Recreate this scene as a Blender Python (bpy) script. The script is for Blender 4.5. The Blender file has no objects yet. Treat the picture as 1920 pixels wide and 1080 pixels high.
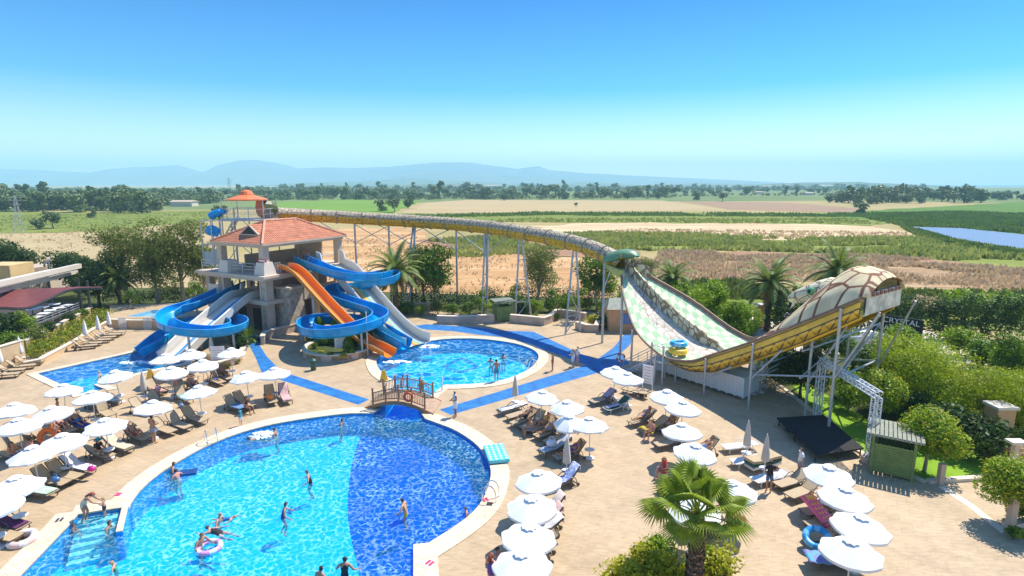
import bpy, bmesh, math, random
from mathutils import Vector, Matrix, noise
from mathutils.geometry import tessellate_polygon
R = math.radians
SC = bpy.context.scene
COL = SC.collection
random.seed(7)

# ------------------------------------------------------------------ camera
FPX, HCAM, YH = 1070.0, 14.5, 345.0
PITCH = math.atan((540 - YH) / FPX)
cam_data = bpy.data.cameras.new('camera')
cam = bpy.data.objects.new('camera', cam_data)
COL.objects.link(cam)
cam.location = (0, 0, HCAM)
cam.rotation_euler = (R(90) - PITCH, 0, 0)
cam_data.sensor_width = 36
cam_data.lens = 36 * FPX / 1920
cam_data.clip_start = 0.1
cam_data.clip_end = 60000
SC.camera = cam

# ------------------------------------------------------------------ light
SUN_EL, SUN_AZ = 57.0, 40.0          # azimuth of the sun measured from +X towards +Y
w = bpy.data.worlds.new('World'); SC.world = w; w.use_nodes = True
nt = w.node_tree; nt.nodes.clear()
sky = nt.nodes.new('ShaderNodeTexSky'); sky.sky_type = 'NISHITA'
sky.sun_disc = False; sky.sun_elevation = R(SUN_EL); sky.sun_rotation = R(90 - SUN_AZ)
sky.altitude = 0; sky.air_density = 1.15; sky.dust_density = 0.15; sky.ozone_density = 2.6
hs = nt.nodes.new('ShaderNodeHueSaturation'); hs.inputs['Saturation'].default_value = 1.05
hs.inputs['Value'].default_value = 1.0; hs.inputs['Hue'].default_value = 0.503
bg = nt.nodes.new('ShaderNodeBackground'); bg.inputs['Strength'].default_value = 0.15
wo = nt.nodes.new('ShaderNodeOutputWorld')
# clear air part way up is a deeper blue than the milky air near the horizon
wtc = nt.nodes.new('ShaderNodeTexCoord'); wsp = nt.nodes.new('ShaderNodeSeparateXYZ'); wrp = nt.nodes.new('ShaderNodeValToRGB')
nt.links.new(wtc.outputs['Generated'], wsp.inputs[0]); nt.links.new(wsp.outputs['Z'], wrp.inputs[0]); e = wrp.color_ramp.elements
e[0].position = 0.0; e[0].color = (1.0, 0.94, 0.92, 1); e[1].position = 0.30; e[1].color = (0.0, 0.28, 0.58, 1)
q = e.new(0.06); q.color = (0.78, 0.82, 0.88, 1); q = e.new(0.15); q.color = (0.09, 0.46, 0.80, 1)
q = e.new(0.55); q.color = (0.38, 0.62, 0.90, 1)  # unseen overhead sky made paler, added to weaken the blue fill light
wmx = nt.nodes.new('ShaderNodeMix'); wmx.data_type = 'RGBA'; wmx.blend_type = 'MULTIPLY'; wmx.inputs['Factor'].default_value = 1.0
nt.links.new(sky.outputs[0], hs.inputs['Color']); nt.links.new(hs.outputs[0], wmx.inputs['A']); nt.links.new(wrp.outputs[0], wmx.inputs['B']); nt.links.new(wmx.outputs['Result'], bg.inputs['Color'])
nt.links.new(bg.outputs[0], wo.inputs['Surface'])
sl = bpy.data.lights.new('sun', 'SUN'); sl.energy = 4.3; sl.angle = R(0.53); sl.color = (1.0, 0.95, 0.86)
so = bpy.data.objects.new('sun', sl); COL.objects.link(so)
sd = Vector((math.cos(R(SUN_AZ)) * math.cos(R(SUN_EL)), math.sin(R(SUN_AZ)) * math.cos(R(SUN_EL)), math.sin(R(SUN_EL))))
so.rotation_euler = sd.to_track_quat('Z', 'Y').to_euler()
SC.view_settings.view_transform = 'Standard'; SC.view_settings.look = 'None'
SC.view_settings.exposure = 0.68; SC.view_settings.gamma = 1.0
SC.render.engine = 'CYCLES'
SC.cycles.use_denoising = True
SC.cycles.max_bounces = 7; SC.cycles.transparent_max_bounces = 14
SC.cycles.volume_bounces = 2; SC.cycles.diffuse_bounces = 3
SC.cycles.caustics_reflective = False; SC.cycles.caustics_refractive = False

# ------------------------------------------------------------------ pixel <-> place (photo pixels, 1920 x 1080)
CP, SP = math.cos(PITCH), math.sin(PITCH)
def ray(px, py):
    u = (px - 960) / FPX; v = (540 - py) / FPX
    return Vector((u, CP + v * SP, -SP + v * CP))
def P(px, py, z=0.0):
    d = ray(px, py); t = (z - HCAM) / d.z
    return Vector((d.x * t, d.y * t, z))
def Q(px, py, Y):
    d = ray(px, py); t = Y / d.y
    return Vector((d.x * t, Y, HCAM + d.z * t))
def zat(foot, top):                    # height of a pixel row above a foot pixel on the ground
    return Q(top[0], top[1], P(*foot).y).z
def project(v):
    z = v.z - HCAM; cz = v.y * CP - z * SP; cy = v.y * SP + z * CP
    return 960 + FPX * v.x / cz, 540 - FPX * cy / cz

# ------------------------------------------------------------------ materials
MATS = {}
def mat(name, col, rough=0.6, var=0.0, vscale=3.0, metal=0.0, spec=0.5, bump=0.0, bscale=20.0, col2=None, thr=None, trans=0.0, sheen=0):
    if name in MATS: return MATS[name]
    m = bpy.data.materials.new(name); m.use_nodes = True; MATS[name] = m
    n = m.node_tree.nodes; l = m.node_tree.links; b = n['Principled BSDF']
    b.inputs['Roughness'].default_value = rough; b.inputs['Metallic'].default_value = metal
    b.inputs['Specular IOR Level'].default_value = spec
    b.inputs['Base Color'].default_value = (*col, 1)
    tc = None
    if var or col2 or bump:
        tc = n.new('ShaderNodeTexCoord')
    if var or col2:
        t = n.new('ShaderNodeTexNoise'); t.inputs['Scale'].default_value = vscale; t.inputs['Detail'].default_value = 5
        t.inputs['Roughness'].default_value = 0.65
        l.new(tc.outputs['Object'], t.inputs['Vector'])
        r = n.new('ShaderNodeValToRGB')
        c2 = col2 if col2 else tuple(max(0, c * (1 - var)) for c in col)
        c1 = col if col2 else tuple(min(1, c * (1 + var)) for c in col)
        a, bb = thr if thr else (0.35, 0.65)
        r.color_ramp.elements[0].position = a; r.color_ramp.elements[0].color = (*c2, 1)
        r.color_ramp.elements[1].position = bb; r.color_ramp.elements[1].color = (*c1, 1)
        l.new(t.outputs[0], r.inputs[0]); l.new(r.outputs[0], b.inputs['Base Color'])
    if bump:
        t2 = n.new('ShaderNodeTexNoise'); t2.inputs['Scale'].default_value = bscale; t2.inputs['Detail'].default_value = 4
        l.new(tc.outputs['Object'], t2.inputs['Vector'])
        bp = n.new('ShaderNodeBump'); bp.inputs['Strength'].default_value = bump; bp.inputs['Distance'].default_value = 0.05
        l.new(t2.outputs[0], bp.inputs['Height']); l.new(bp.outputs[0], b.inputs['Normal'])
    return m
def leafmat(name, c1, c2, rough=0.55, tr=0.35, scale=0.9):
    """foliage: colour varies from clump to clump; a little light passes through"""
    if name in MATS: return MATS[name]
    m = bpy.data.materials.new(name); m.use_nodes = True; MATS[name] = m
    n = m.node_tree.nodes; l = m.node_tree.links; b = n['Principled BSDF']; out = n['Material Output']
    b.inputs['Roughness'].default_value = rough; b.inputs['Specular IOR Level'].default_value = 0.35
    tc = n.new('ShaderNodeTexCoord'); oi = n.new('ShaderNodeObjectInfo')
    ad = n.new('ShaderNodeVectorMath'); ad.operation = 'ADD'
    l.new(tc.outputs['Object'], ad.inputs[0]); l.new(oi.outputs['Location'], ad.inputs[1])
    t = n.new('ShaderNodeTexNoise'); t.inputs['Scale'].default_value = scale; t.inputs['Detail'].default_value = 6; t.inputs['Roughness'].default_value = 0.8
    l.new(ad.outputs[0], t.inputs['Vector'])
    r = n.new('ShaderNodeValToRGB')
    r.color_ramp.elements[0].position = 0.36; r.color_ramp.elements[0].color = (*c1, 1)
    r.color_ramp.elements[1].position = 0.64; r.color_ramp.elements[1].color = (*c2, 1)
    l.new(t.outputs[0], r.inputs[0]); l.new(r.outputs[0], b.inputs['Base Color'])
    ts = n.new('ShaderNodeBsdfTranslucent'); l.new(r.outputs[0], ts.inputs['Color'])
    mx = n.new('ShaderNodeMixShader'); mx.inputs[0].default_value = tr
    l.new(b.outputs[0], mx.inputs[1]); l.new(ts.outputs[0], mx.inputs[2]); l.new(mx.outputs[0], out.inputs['Surface'])
    return m

# ------------------------------------------------------------------ objects
def tag(o, label=None, cat=None, group=None, kind=None):
    if label: o['label'] = label
    if cat: o['category'] = cat
    if group: o['group'] = group
    if kind: o['kind'] = kind
    return o
def empty(name, loc, rz=0.0, label=None, cat=None, group=None):
    o = bpy.data.objects.new(name, None); COL.objects.link(o); o.empty_display_size = 0.2
    o.location = loc; o.rotation_euler = (0, 0, rz)
    return tag(o, label, cat, group)
def kids(o, _c={}):
    return KID.get(o.name, [])
KID = {}
def link(o, parent=None):
    COL.objects.link(o)
    if parent is not None:
        o.parent = parent; KID.setdefault(parent.name, []).append(o)
    return o
def copy_tree(o, parent=None, loc=None, rz=None, label=None, group=None, scale=None):
    c = o.copy(); link(c, parent)
    if loc is not None: c.location = loc
    if rz is not None: c.rotation_euler = (0, 0, rz)
    if scale is not None: c.scale = scale if hasattr(scale, '__len__') else (scale,) * 3
    if label: c['label'] = label
    if group: c['group'] = group
    for ch in list(KID.get(o.name, [])): copy_tree(ch, c)
    return c
def world2local(parent, v):
    return v
class MB:
    """collects shapes into ONE mesh; several materials are allowed"""
    def __init__(s): s.v = []; s.f = []; s.m = []; s.uv = None; s.mats = []
    def mi(s, m):
        if m is None: return 0
        if m not in s.mats: s.mats.append(m)
        return s.mats.index(m)
    def add(s, vs, fs, m=None, M=None):
        k = len(s.v)
        s.v += [tuple(M @ Vector(q)) for q in vs] if M is not None else [tuple(q) for q in vs]
        s.f += [tuple(i + k for i in f) for f in fs]; s.m += [s.mi(m)] * len(fs)
        return s
    def box(s, x0, x1, y0, y1, z0, z1, m=None, M=None):
        vs = [(x0,y0,z0),(x1,y0,z0),(x1,y1,z0),(x0,y1,z0),(x0,y0,z1),(x1,y0,z1),(x1,y1,z1),(x0,y1,z1)]
        return s.add(vs, [(3,2,1,0),(4,5,6,7),(0,1,5,4),(1,2,6,5),(2,3,7,6),(3,0,4,7)], m, M)
    def bar(s, a, b, wdt, hgt=None, m=None, up=(0, 0, 1)):
        a = Vector(a); b = Vector(b); hgt = hgt or wdt; d = (b - a).normalized(); u = Vector(up)
        if abs(d.dot(u)) > 0.98: u = Vector((1, 0, 0))
        x = d.cross(u).normalized() * wdt / 2; y = x.cross(d).normalized() * hgt / 2
        vs = [a - x - y, a + x - y, a + x + y, a - x + y, b - x - y, b + x - y, b + x + y, b - x + y]
        return s.add(vs, [(3,2,1,0),(4,5,6,7),(0,1,5,4),(1,2,6,5),(2,3,7,6),(3,0,4,7)], m)
    def tube(s, pts, r, n=6, m=None, cap=True, closed=False):
        pts = [Vector(p) for p in pts]; L = len(pts)
        rs = r if hasattr(r, '__len__') else [r] * L
        rings = []; prev = None
        for i, p in enumerate(pts):
            if closed: d = pts[(i + 1) % L] - pts[i - 1]
            else: d = pts[min(i + 1, L - 1)] - pts[max(i - 1, 0)]
            d = d.normalized() if d.length > 1e-9 else Vector((0, 0, 1))
            if prev is None:
                u = Vector((0, 0, 1)) if abs(d.z) < 0.9 else Vector((1, 0, 0))
                x = d.cross(u).normalized()
            else:
                x = prev - d * prev.dot(d)
                x = x.normalized() if x.length > 1e-6 else d.orthogonal().normalized()
            prev = x; y = d.cross(x)
            rings.append([p + (x * math.cos(2*math.pi*k/n) + y * math.sin(2*math.pi*k/n)) * rs[i] for k in range(n)])
        vs = [q for rg in rings for q in rg]; fs = []
        for i in range(L if closed else L - 1):
            j = (i + 1) % L
            for k in range(n):
                fs.append((i*n+k, i*n+(k+1) % n, j*n+(k+1) % n, j*n+k))
        if cap and not closed:
            fs.append(tuple(range(n))[::-1]); fs.append(tuple((L-1)*n+k for k in range(n)))
        return s.add(vs, fs, m)
    def lathe(s, prof, n=16, m=None, c=(0, 0, 0), capb=True, capt=True, M=None):
        vs = []; fs = []; c = Vector(c)
        for r, z in prof:
            for k in range(n):
                a = 2 * math.pi * k / n; vs.append(c + Vector((r * math.cos(a), r * math.sin(a), z)))
        for i in range(len(prof) - 1):
            for k in range(n): fs.append((i*n+k, i*n+(k+1) % n, (i+1)*n+(k+1) % n, (i+1)*n+k))
        if capb: fs.append(tuple(range(n))[::-1])
        if capt: fs.append(tuple((len(prof)-1)*n+k for k in range(n)))
        return s.add(vs, fs, m, M)
    def prism(s, poly, z0, z1, m=None, bottom=True):
        n = len(poly); A = sum(poly[i][0]*poly[(i+1) % n][1]-poly[(i+1) % n][0]*poly[i][1] for i in range(n))
        if A < 0: poly = poly[::-1]
        vs = [(p[0], p[1], z0) for p in poly] + [(p[0], p[1], z1) for p in poly]
        fs = [(i, (i+1) % n, n+(i+1) % n, n+i) for i in range(n)] + [tuple(range(n, 2*n))]
        if bottom: fs.append(tuple(range(n))[::-1])
        return s.add(vs, fs, m)
    def grid(s, rows, m=None, close=False):
        h = len(rows); wd = len(rows[0]); vs = [q for r in rows for q in r]; fs = []
        for i in range(h - 1):
            for k in range(wd if close else wd - 1):
                fs.append((i*wd+k, i*wd+(k+1) % wd, (i+1)*wd+(k+1) % wd, (i+1)*wd+k))
        return s.add(vs, fs, m)
    def sphere(s, c, r, n=10, h=7, m=None, jitter=0, seed=0):
        rr = r if hasattr(r, '__len__') else (r, r, r); c = Vector(c); rows = []; rnd = random.Random(seed)
        for i in range(h + 1):
            t = math.pi * i / h; row = []
            for k in range(n):
                a = 2 * math.pi * k / n; j = 1 + (rnd.uniform(-jitter, jitter) if jitter else 0)
                row.append(c + Vector((rr[0]*math.sin(t)*math.cos(a)*j, rr[1]*math.sin(t)*math.sin(a)*j, -rr[2]*math.cos(t)*j)))
            rows.append(row)
        return s.grid(rows, m, close=True)
    def build(s, name, m=None, parent=None, smooth=False, loc=None, rz=None, autosmooth=None):
        me = bpy.data.meshes.new(name); me.from_pydata(s.v, [], s.f)
        if s.mats:
            for q in s.mats: me.materials.append(q)
            me.polygons.foreach_set('material_index', s.m)
        elif m is not None: me.materials.append(m)
        if smooth: me.polygons.foreach_set('use_smooth', [True] * len(me.polygons))
        me.update()
        if autosmooth is not None and smooth:
            try: me.set_sharp_from_angle(angle=R(autosmooth))
            except Exception: pass
        o = bpy.data.objects.new(name, me)
        link(o, parent)
        if loc is not None: o.location = loc
        if rz is not None: o.rotation_euler = (0, 0, rz)
        return o
def solid_sheet(rows, th):
    """a curved sheet given thickness: returns (verts, faces)"""
    h = len(rows); wd = len(rows[0]); N = []
    for i in range(h):
        for k in range(wd):
            a = rows[min(i+1, h-1)][k] - rows[max(i-1, 0)][k]; b = rows[i][min(k+1, wd-1)] - rows[i][max(k-1, 0)]
            nn = a.cross(b); N.append(nn.normalized() if nn.length > 1e-9 else Vector((0, 0, 1)))
    top = [q for r in rows for q in r]; bot = [q - n * th for q, n in zip(top, N)]; n0 = h * wd; fs = []
    for i in range(h - 1):
        for k in range(wd - 1):
            a = i*wd+k; fs.append((a, a+wd, a+wd+1, a+1)); fs.append((n0+a, n0+a+1, n0+a+wd+1, n0+a+wd))
    for i in range(h - 1):
        a = i*wd; fs.append((a, n0+a, n0+a+wd, a+wd)); a = i*wd+wd-1; fs.append((a, a+wd, n0+a+wd, n0+a))
    for k in range(wd - 1):
        fs.append((k, k+1, n0+k+1, n0+k)); a = (h-1)*wd+k; fs.append((a, n0+a, n0+a+1, a+1))
    return top + bot, fs
def smoothpath(pts, per=6):
    """Catmull-Rom through the points"""
    pts = [Vector(p) for p in pts]; out = []
    for i in range(len(pts) - 1):
        p0 = pts[max(i-1, 0)]; p1 = pts[i]; p2 = pts[i+1]; p3 = pts[min(i+2, len(pts)-1)]
        for k in range(per):
            t = k / per
            out.append(0.5 * ((2*p1) + (p2-p0)*t + (2*p0-5*p1+4*p2-p3)*t*t + (3*p1-p0-3*p2+p3)*t*t*t))
    out.append(pts[-1]); return out
def sheet(name, outer, holes, z, m, kind='structure', parent=None):
    """flat sheet with holes (lists of (x, y))"""
    polys = [[Vector((p[0], p[1], 0)) for p in outer]] + [[Vector((p[0], p[1], 0)) for p in h] for h in holes]
    tris = tessellate_polygon(polys); vs = [(p.x, p.y, z) for q in polys for p in q]
    fs = []
    for t in tris:
        a, b, c = (Vector(vs[i]) for i in t)
        fs.append(t if (b - a).cross(c - a).z > 0 else tuple(reversed(t)))
    o = MB().add(vs, fs).build(name, m, parent)
    if kind: o['kind'] = kind
    return o
def offset_poly(poly, d):
    """outward (d > 0) offset of a closed polygon of (x, y)"""
    n = len(poly); A = sum(poly[i][0]*poly[(i+1) % n][1]-poly[(i+1) % n][0]*poly[i][1] for i in range(n)); sg = 1 if A > 0 else -1
    out = []
    for i in range(n):
        p0 = Vector(poly[i-1][:2]); p1 = Vector(poly[i][:2]); p2 = Vector(poly[(i+1) % n][:2])
        a = (p1-p0).normalized(); b = (p2-p1).normalized()
        na = Vector((a.y, -a.x)) * sg; nb = Vector((b.y, -b.x)) * sg; m_ = na + nb
        m_ = m_ / max(0.35, m_.length_squared / 2) if m_.length > 1e-6 else na
        out.append((p1.x + m_.x * d, p1.y + m_.y * d))
    return out
def resample(pts, step):
    out = []
    n = len(pts)
    for i in range(n):
        a = Vector(pts[i][:2]); b = Vector(pts[(i+1) % n][:2]); k = max(1, int((b-a).length / step))
        for j in range(k): out.append(tuple(a.lerp(b, j / k)))
    return out
def hull_local(o): return o
# ================================================================== SETTING
def xy(L, z=0): return [tuple(P(a, b, z)[:2]) for a, b in L]
def sm(L, per=5, closed=False):
    v = [Vector((*P(a, b)[:2], 0)) for a, b in L]
    return [(q.x, q.y) for q in smoothpath(v, per)]
# ---- pool outlines
main_arc = sm([(775,1037),(812,1014),(850,990),(885,963),(908,932),(920,893),(916,868),(901,843),(880,824),(850,806),(822,795),(797,786)], 4)
chan_r = xy([(786,770),(806,745),(831,724)])
small_arc = sm([(836,722),(862,722),(924,717),(968,705),(999,687),(1010,669),(999,656),(968,645),(924,638),(881,635),(837,636),(805,640),(775,646),(742,656),(716,664),(706,676),(709,689),(720,703),(742,716)], 3)
chan_l = xy([(736,728),(722,750),(712,768)])
left_arc = sm([(700,776),(660,776),(625,779),(560,788),(500,799),(440,816),(380,841),(330,869),(290,896),(262,922),(245,946)], 4)
bay = xy([(229,952),(146,966),(130,985),(39,1080),(-70,1200)])
main_pool = main_arc + chan_r + small_arc + chan_l + left_arc + bay + xy([(775,1200)])
left_pool = xy([(70,701),(250,661),(288,650),(330,652),(352,664),(346,681),(262,699),(176,722),(196,730),(151,739)])
deck_out = xy([(1192,588),(1250,612),(1330,650),(1420,690),(1462,722),(1530,775),(1600,842),(1735,904),(1884,892),(2300,872),(2600,1500),(-900,1500),(-900,760),
               (-60,672),(90,622),(175,596),(200,594),(206,573),(400,566),(700,572),(880,590),(1000,590),(1100,584)])
ground_hole = offset_poly(deck_out, -0.4)

m_deck = bpy.data.materials.new('deck_stone'); m_deck.use_nodes = True
def deck_nodes(m, c1, c2, cm, size=0.85, ang=29.0, mort=0.010):
    n = m.node_tree.nodes; l = m.node_tree.links; b = n['Principled BSDF']; b.inputs['Roughness'].default_value = 0.62
    b.inputs['Specular IOR Level'].default_value = 0.3
    tc = n.new('ShaderNodeTexCoord'); mp = n.new('ShaderNodeMapping'); mp.inputs['Rotation'].default_value = (0, 0, R(ang))
    l.new(tc.outputs['Object'], mp.inputs['Vector'])
    br = n.new('ShaderNodeTexBrick'); br.offset = 0.5; br.inputs['Scale'].default_value = 1.0
    br.inputs['Brick Width'].default_value = size * 1.0; br.inputs['Row Height'].default_value = size * 0.72
    br.inputs['Mortar Size'].default_value = mort; br.inputs['Mortar Smooth'].default_value = 0.3
    br.inputs['Color1'].default_value = (*c1, 1); br.inputs['Color2'].default_value = (*c2, 1); br.inputs['Mortar'].default_value = (*cm, 1)
    l.new(mp.outputs[0], br.inputs['Vector'])
    t = n.new('ShaderNodeTexNoise'); t.inputs['Scale'].default_value = 0.55; t.inputs['Detail'].default_value = 8; t.inputs['Roughness'].default_value = 0.75
    mp2 = n.new('ShaderNodeMapping'); mp2.inputs['Scale'].default_value = (1, 5, 1); mp2.inputs['Rotation'].default_value = (0, 0, R(ang))
    t2 = n.new('ShaderNodeTexNoise'); t2.inputs['Scale'].default_value = 2.0; t2.inputs['Detail'].default_value = 6
    l.new(tc.outputs['Object'], t.inputs['Vector']); l.new(tc.outputs['Object'], mp2.inputs['Vector']); l.new(mp2.outputs[0], t2.inputs['Vector'])
    ad = n.new('ShaderNodeMath'); ad.operation = 'ADD'; l.new(t.outputs[0], ad.inputs[0]); l.new(t2.outputs[0], ad.inputs[1])
    mr = n.new('ShaderNodeMapRange'); mr.inputs['From Min'].default_value = 0.7; mr.inputs['From Max'].default_value = 1.3
    mr.inputs['To Min'].default_value = 0.76; mr.inputs['To Max'].default_value = 1.14
    l.new(ad.outputs[0], mr.inputs['Value'])
    mu = n.new('ShaderNodeVectorMath'); mu.operation = 'SCALE'; l.new(br.outputs['Color'], mu.inputs[0]); l.new(mr.outputs[0], mu.inputs['Scale'])
    # worn and damp stains with ragged edges
    ts = n.new('ShaderNodeTexNoise'); ts.inputs['Scale'].default_value = 0.28; ts.inputs['Detail'].default_value = 10; ts.inputs['Roughness'].default_value = 0.7
    l.new(tc.outputs['Object'], ts.inputs['Vector']); sr = n.new('ShaderNodeMapRange'); sr.inputs['From Min'].default_value = 0.52; sr.inputs['From Max'].default_value = 0.68
    sr.inputs['To Min'].default_value = 1.0; sr.inputs['To Max'].default_value = 0.80; l.new(ts.outputs[0], sr.inputs['Value'])
    mu2 = n.new('ShaderNodeVectorMath'); mu2.operation = 'SCALE'; l.new(mu.outputs[0], mu2.inputs[0]); l.new(sr.outputs[0], mu2.inputs['Scale']); l.new(mu2.outputs[0], b.inputs['Base Color'])
deck_nodes(m_deck, (0.555,0.405,0.245), (0.51,0.37,0.218), (0.42,0.305,0.19))
m_cop = bpy.data.materials.new('coping_stone'); m_cop.use_nodes = True
deck_nodes(m_cop, (0.80,0.66,0.48), (0.74,0.60,0.42), (0.58,0.46,0.33), 0.5, 29, 0.012)
m_blue_path = mat('blue_path_tiles', (0.015,0.16,0.43), 0.6, 0.30, 1.6)
deck = sheet('pool_deck', deck_out, [main_pool, left_pool], 0.0, m_deck)

# ---- copings: a low slab ring round each pool
def coping(name, line, wid, h=0.05, side=None, closed=False):
    """stone edging along an open run of the pool edge, outside of it"""
    pl = [Vector((*q, 0)) for q in line]; n = len(pl); vs = []; fs = []; poly = POOLP
    for k in range(n):
        a = pl[k-1] if (k or closed) else pl[k]; c = pl[(k+1) % n] if (k < n-1 or closed) else pl[k]
        t0 = (pl[k]-a).normalized() if (pl[k]-a).length > 1e-6 else (c-pl[k]).normalized(); t1 = (c-pl[k]).normalized() if (c-pl[k]).length > 1e-6 else t0
        nn = Vector((t0.y+t1.y, -t0.x-t1.x, 0)); nn = nn.normalized() / max(.5, math.cos(t0.angle(t1)/2)) * side
        q = pl[k] + nn*wid; p = pl[k]
        vs += [(p.x, p.y, -0.08), (p.x, p.y, h), (q.x, q.y, h), (q.x, q.y, -0.005)]
    for k in range(n if closed else n-1):
        j = (k + 1) % n
        for q in range(3): fs.append((k*4+q, k*4+q+1, j*4+q+1, j*4+q))
    b = MB(); b.add(vs, fs); o = b.build(name, m_cop); o['kind'] = 'structure'; return o
POOLP = None
def ext(a, b, d):
    a = Vector(a); b = Vector(b); e = b + (b - a).normalized() * d; return (e.x, e.y)
coping('pool_coping', [tuple(P(775,1200)[:2]), ext(P(775,1200)[:2], main_arc[0], .5)], .95, .056, side=1)
coping('pool_coping', main_arc, .95, .050, side=1)
coping('pool_coping', [main_arc[-1]] + chan_r + small_arc[:1], .55, .054, side=1)
coping('pool_coping', small_arc, .85, .050, side=1)
coping('pool_coping', [small_arc[-1]] + chan_l + left_arc[:1], .55, .054, side=1)
coping('pool_coping', left_arc + [ext(left_arc[-2], left_arc[-1], .25)], .95, .050, side=1)
coping('pool_coping', [left_arc[-1], bay[0], ext(bay[0], bay[1], .3)], .85, .056, side=1)
coping('pool_coping', [ext(bay[2], bay[1], .3)] + [bay[1], bay[2]] + bay[3:], .95, .046, side=1)
coping('pool_coping', left_pool, 0.55, .05, side=-1, closed=True)

# ---- basins
def tilemat(name, c1, c2, patches=None, psc=0.35, line=(0.0,0.1,0.35)):
    m = bpy.data.materials.new(name); m.use_nodes = True
    n = m.node_tree.nodes; l = m.node_tree.links; b = n['Principled BSDF']; b.inputs['Roughness'].default_value = 0.35
    tc = n.new('ShaderNodeTexCoord')
    br = n.new('ShaderNodeTexBrick'); br.offset = 0.0; br.inputs['Scale'].default_value = 1.0
    br.inputs['Brick Width'].default_value = 0.12; br.inputs['Row Height'].default_value = 0.12; br.inputs['Mortar Size'].default_value = 0.006
    br.inputs['Color1'].default_value = (*c1, 1); br.inputs['Color2'].default_value = (*c2, 1)
    br.inputs['Mortar'].default_value = (*[min(1, q * 1.15) for q in c1], 1)
    l.new(tc.outputs['Object'], br.inputs['Vector']); l.new(br.outputs['Color'], b.inputs['Base Color'])
    if patches:
        t = n.new('ShaderNodeTexNoise'); t.inputs['Scale'].default_value = psc; t.inputs['Detail'].default_value = 2
        l.new(tc.outputs['Object'], t.inputs['Vector'])
        r = n.new('ShaderNodeMapRange'); r.inputs['From Min'].default_value = 0.60; r.inputs['From Max'].default_value = 0.63; l.new(t.outputs[0], r.inputs['Value'])
        mx = n.new('ShaderNodeMix'); mx.data_type = 'RGBA'; l.new(r.outputs[0], mx.inputs['Factor']); l.new(br.outputs['Color'], mx.inputs['A'])
        mx.inputs['B'].default_value = (*patches, 1); l.new(mx.outputs['Result'], b.inputs['Base Color'])
    return m
m_tile_l = tilemat('light_blue_tiles', (0.01,0.64,1.0), (0.0,0.56,0.95))
m_tile_d = tilemat('deep_blue_tiles', (0.0,0.055,0.58), (0.0,0.035,0.42))
m_tile_s = tilemat('slide_pool_tiles', (0.01,0.58,0.92), (0.005,0.50,0.86))
m_tile_w = tilemat('pool_wall_tiles', (0.01,0.32,0.78), (0.0,0.26,0.70))
m_step = mat('pool_step_tiles', (0.30,0.80,0.78), 0.4)
DEP = -1.28
def walls(name, poly, zt, zb, m):
    n = len(poly); b = MB()
    for k in range(n):
        a = poly[k]; c = poly[(k+1) % n]
        b.add([(a[0],a[1],zb),(c[0],c[1],zb),(c[0],c[1],zt),(a[0],a[1],zt)], [(0,1,2,3)], m)
    return tag(b.build(name, m), kind='structure')
walls('pool_wall', main_pool, -0.01, DEP, m_tile_w); walls('pool_wall', left_pool, -0.01, DEP, m_tile_w)
# floors: the light floor everywhere, the deep blue tiled half of the round pool and its channel just above it
sheet('pool_floor', offset_poly(main_pool, 0.05), [], DEP, m_tile_l)
sheet('pool_floor', offset_poly(left_pool, 0.05), [], DEP, m_tile_s)
dz = DEP + 0.006
edge = [P(a, b, DEP) for a, b in [(716,780),(694,800),(674,824),(661,866),(654,913),(652,960),(658,1007),(669,1055),(676,1090),(690,1200)]]
edge = [(q.x, q.y) for q in smoothpath([Vector((q.x, q.y, 0)) for q in edge], 4)]
deepp = edge + [main_pool[-1]] + main_arc + xy([(786,770),(806,745),(826,731)]) + xy([(738,728),(722,750),(712,768)])
sheet('deep_tile_floor', deepp, [], dz, m_tile_d)
# dark swimming patterns laid in the tiles of the slide pools
m_motif = tilemat('dark_motif_tiles', (0.0,0.20,0.55), (0.0,0.16,0.48))
def blobp(cx, cy, rx, ry, seed):
    rnd = random.Random(seed); c = P(cx, cy, DEP); out = []
    a1 = P(cx + rx, cy, DEP) - c; b1 = P(cx, cy - ry, DEP) - c
    for k in range(22):
        a = 2*math.pi*k/22; q = 1 + 0.28*math.sin(a*2+seed) + 0.14*math.sin(5*a+seed) + rnd.uniform(-.1, .1)
        v = c + a1*math.cos(a)*q + b1*math.sin(a)*q; out.append((v.x, v.y))
    return out
mo = MB()
def addflat(b, poly, z):
    tr = tessellate_polygon([[Vector((*p, 0)) for p in poly]])
    for t in tr:
        q = [Vector((*poly[i], z)) for i in t]
        if (q[1]-q[0]).cross(q[2]-q[0]).z < 0: q.reverse()
        b.add(q, [(0,1,2)])
for i, (a, b_, c, d) in enumerate([(728,683,13,4),(757,702,14,4),(796,702,14,4),(872,652,12,4),(918,663,12,4),(952,663,13,4),(948,680,13,4),(990,679,13,4),(848,710,14,3.5),(868,646,10,3)]):
    addflat(mo, blobp(a, b_, c, d, i), dz)
for (a, b_, c, d) in [(96,700,16,3),(138,700,18,3),(190,683,16,3),(232,690,14,3),(215,700,12,2.5),(146,727,14,3),(120,712,12,3)]:
    addflat(mo, blobp(a, b_, c, d, a), dz)
dl = [(832,688),(866,671),(896,688),(864,699)]
for k in range(4):
    a = P(*dl[k], DEP); c = P(*dl[(k+1) % 4], DEP); nn = (c-a).cross(Vector((0,0,1))).normalized()*0.22
    addflat(mo, [((a+nn).x,(a+nn).y),((c+nn).x,(c+nn).y),((c-nn).x,(c-nn).y),((a-nn).x,(a-nn).y)], dz)
tag(mo.build('pool_floor_motifs', m_motif), kind='structure')
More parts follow.
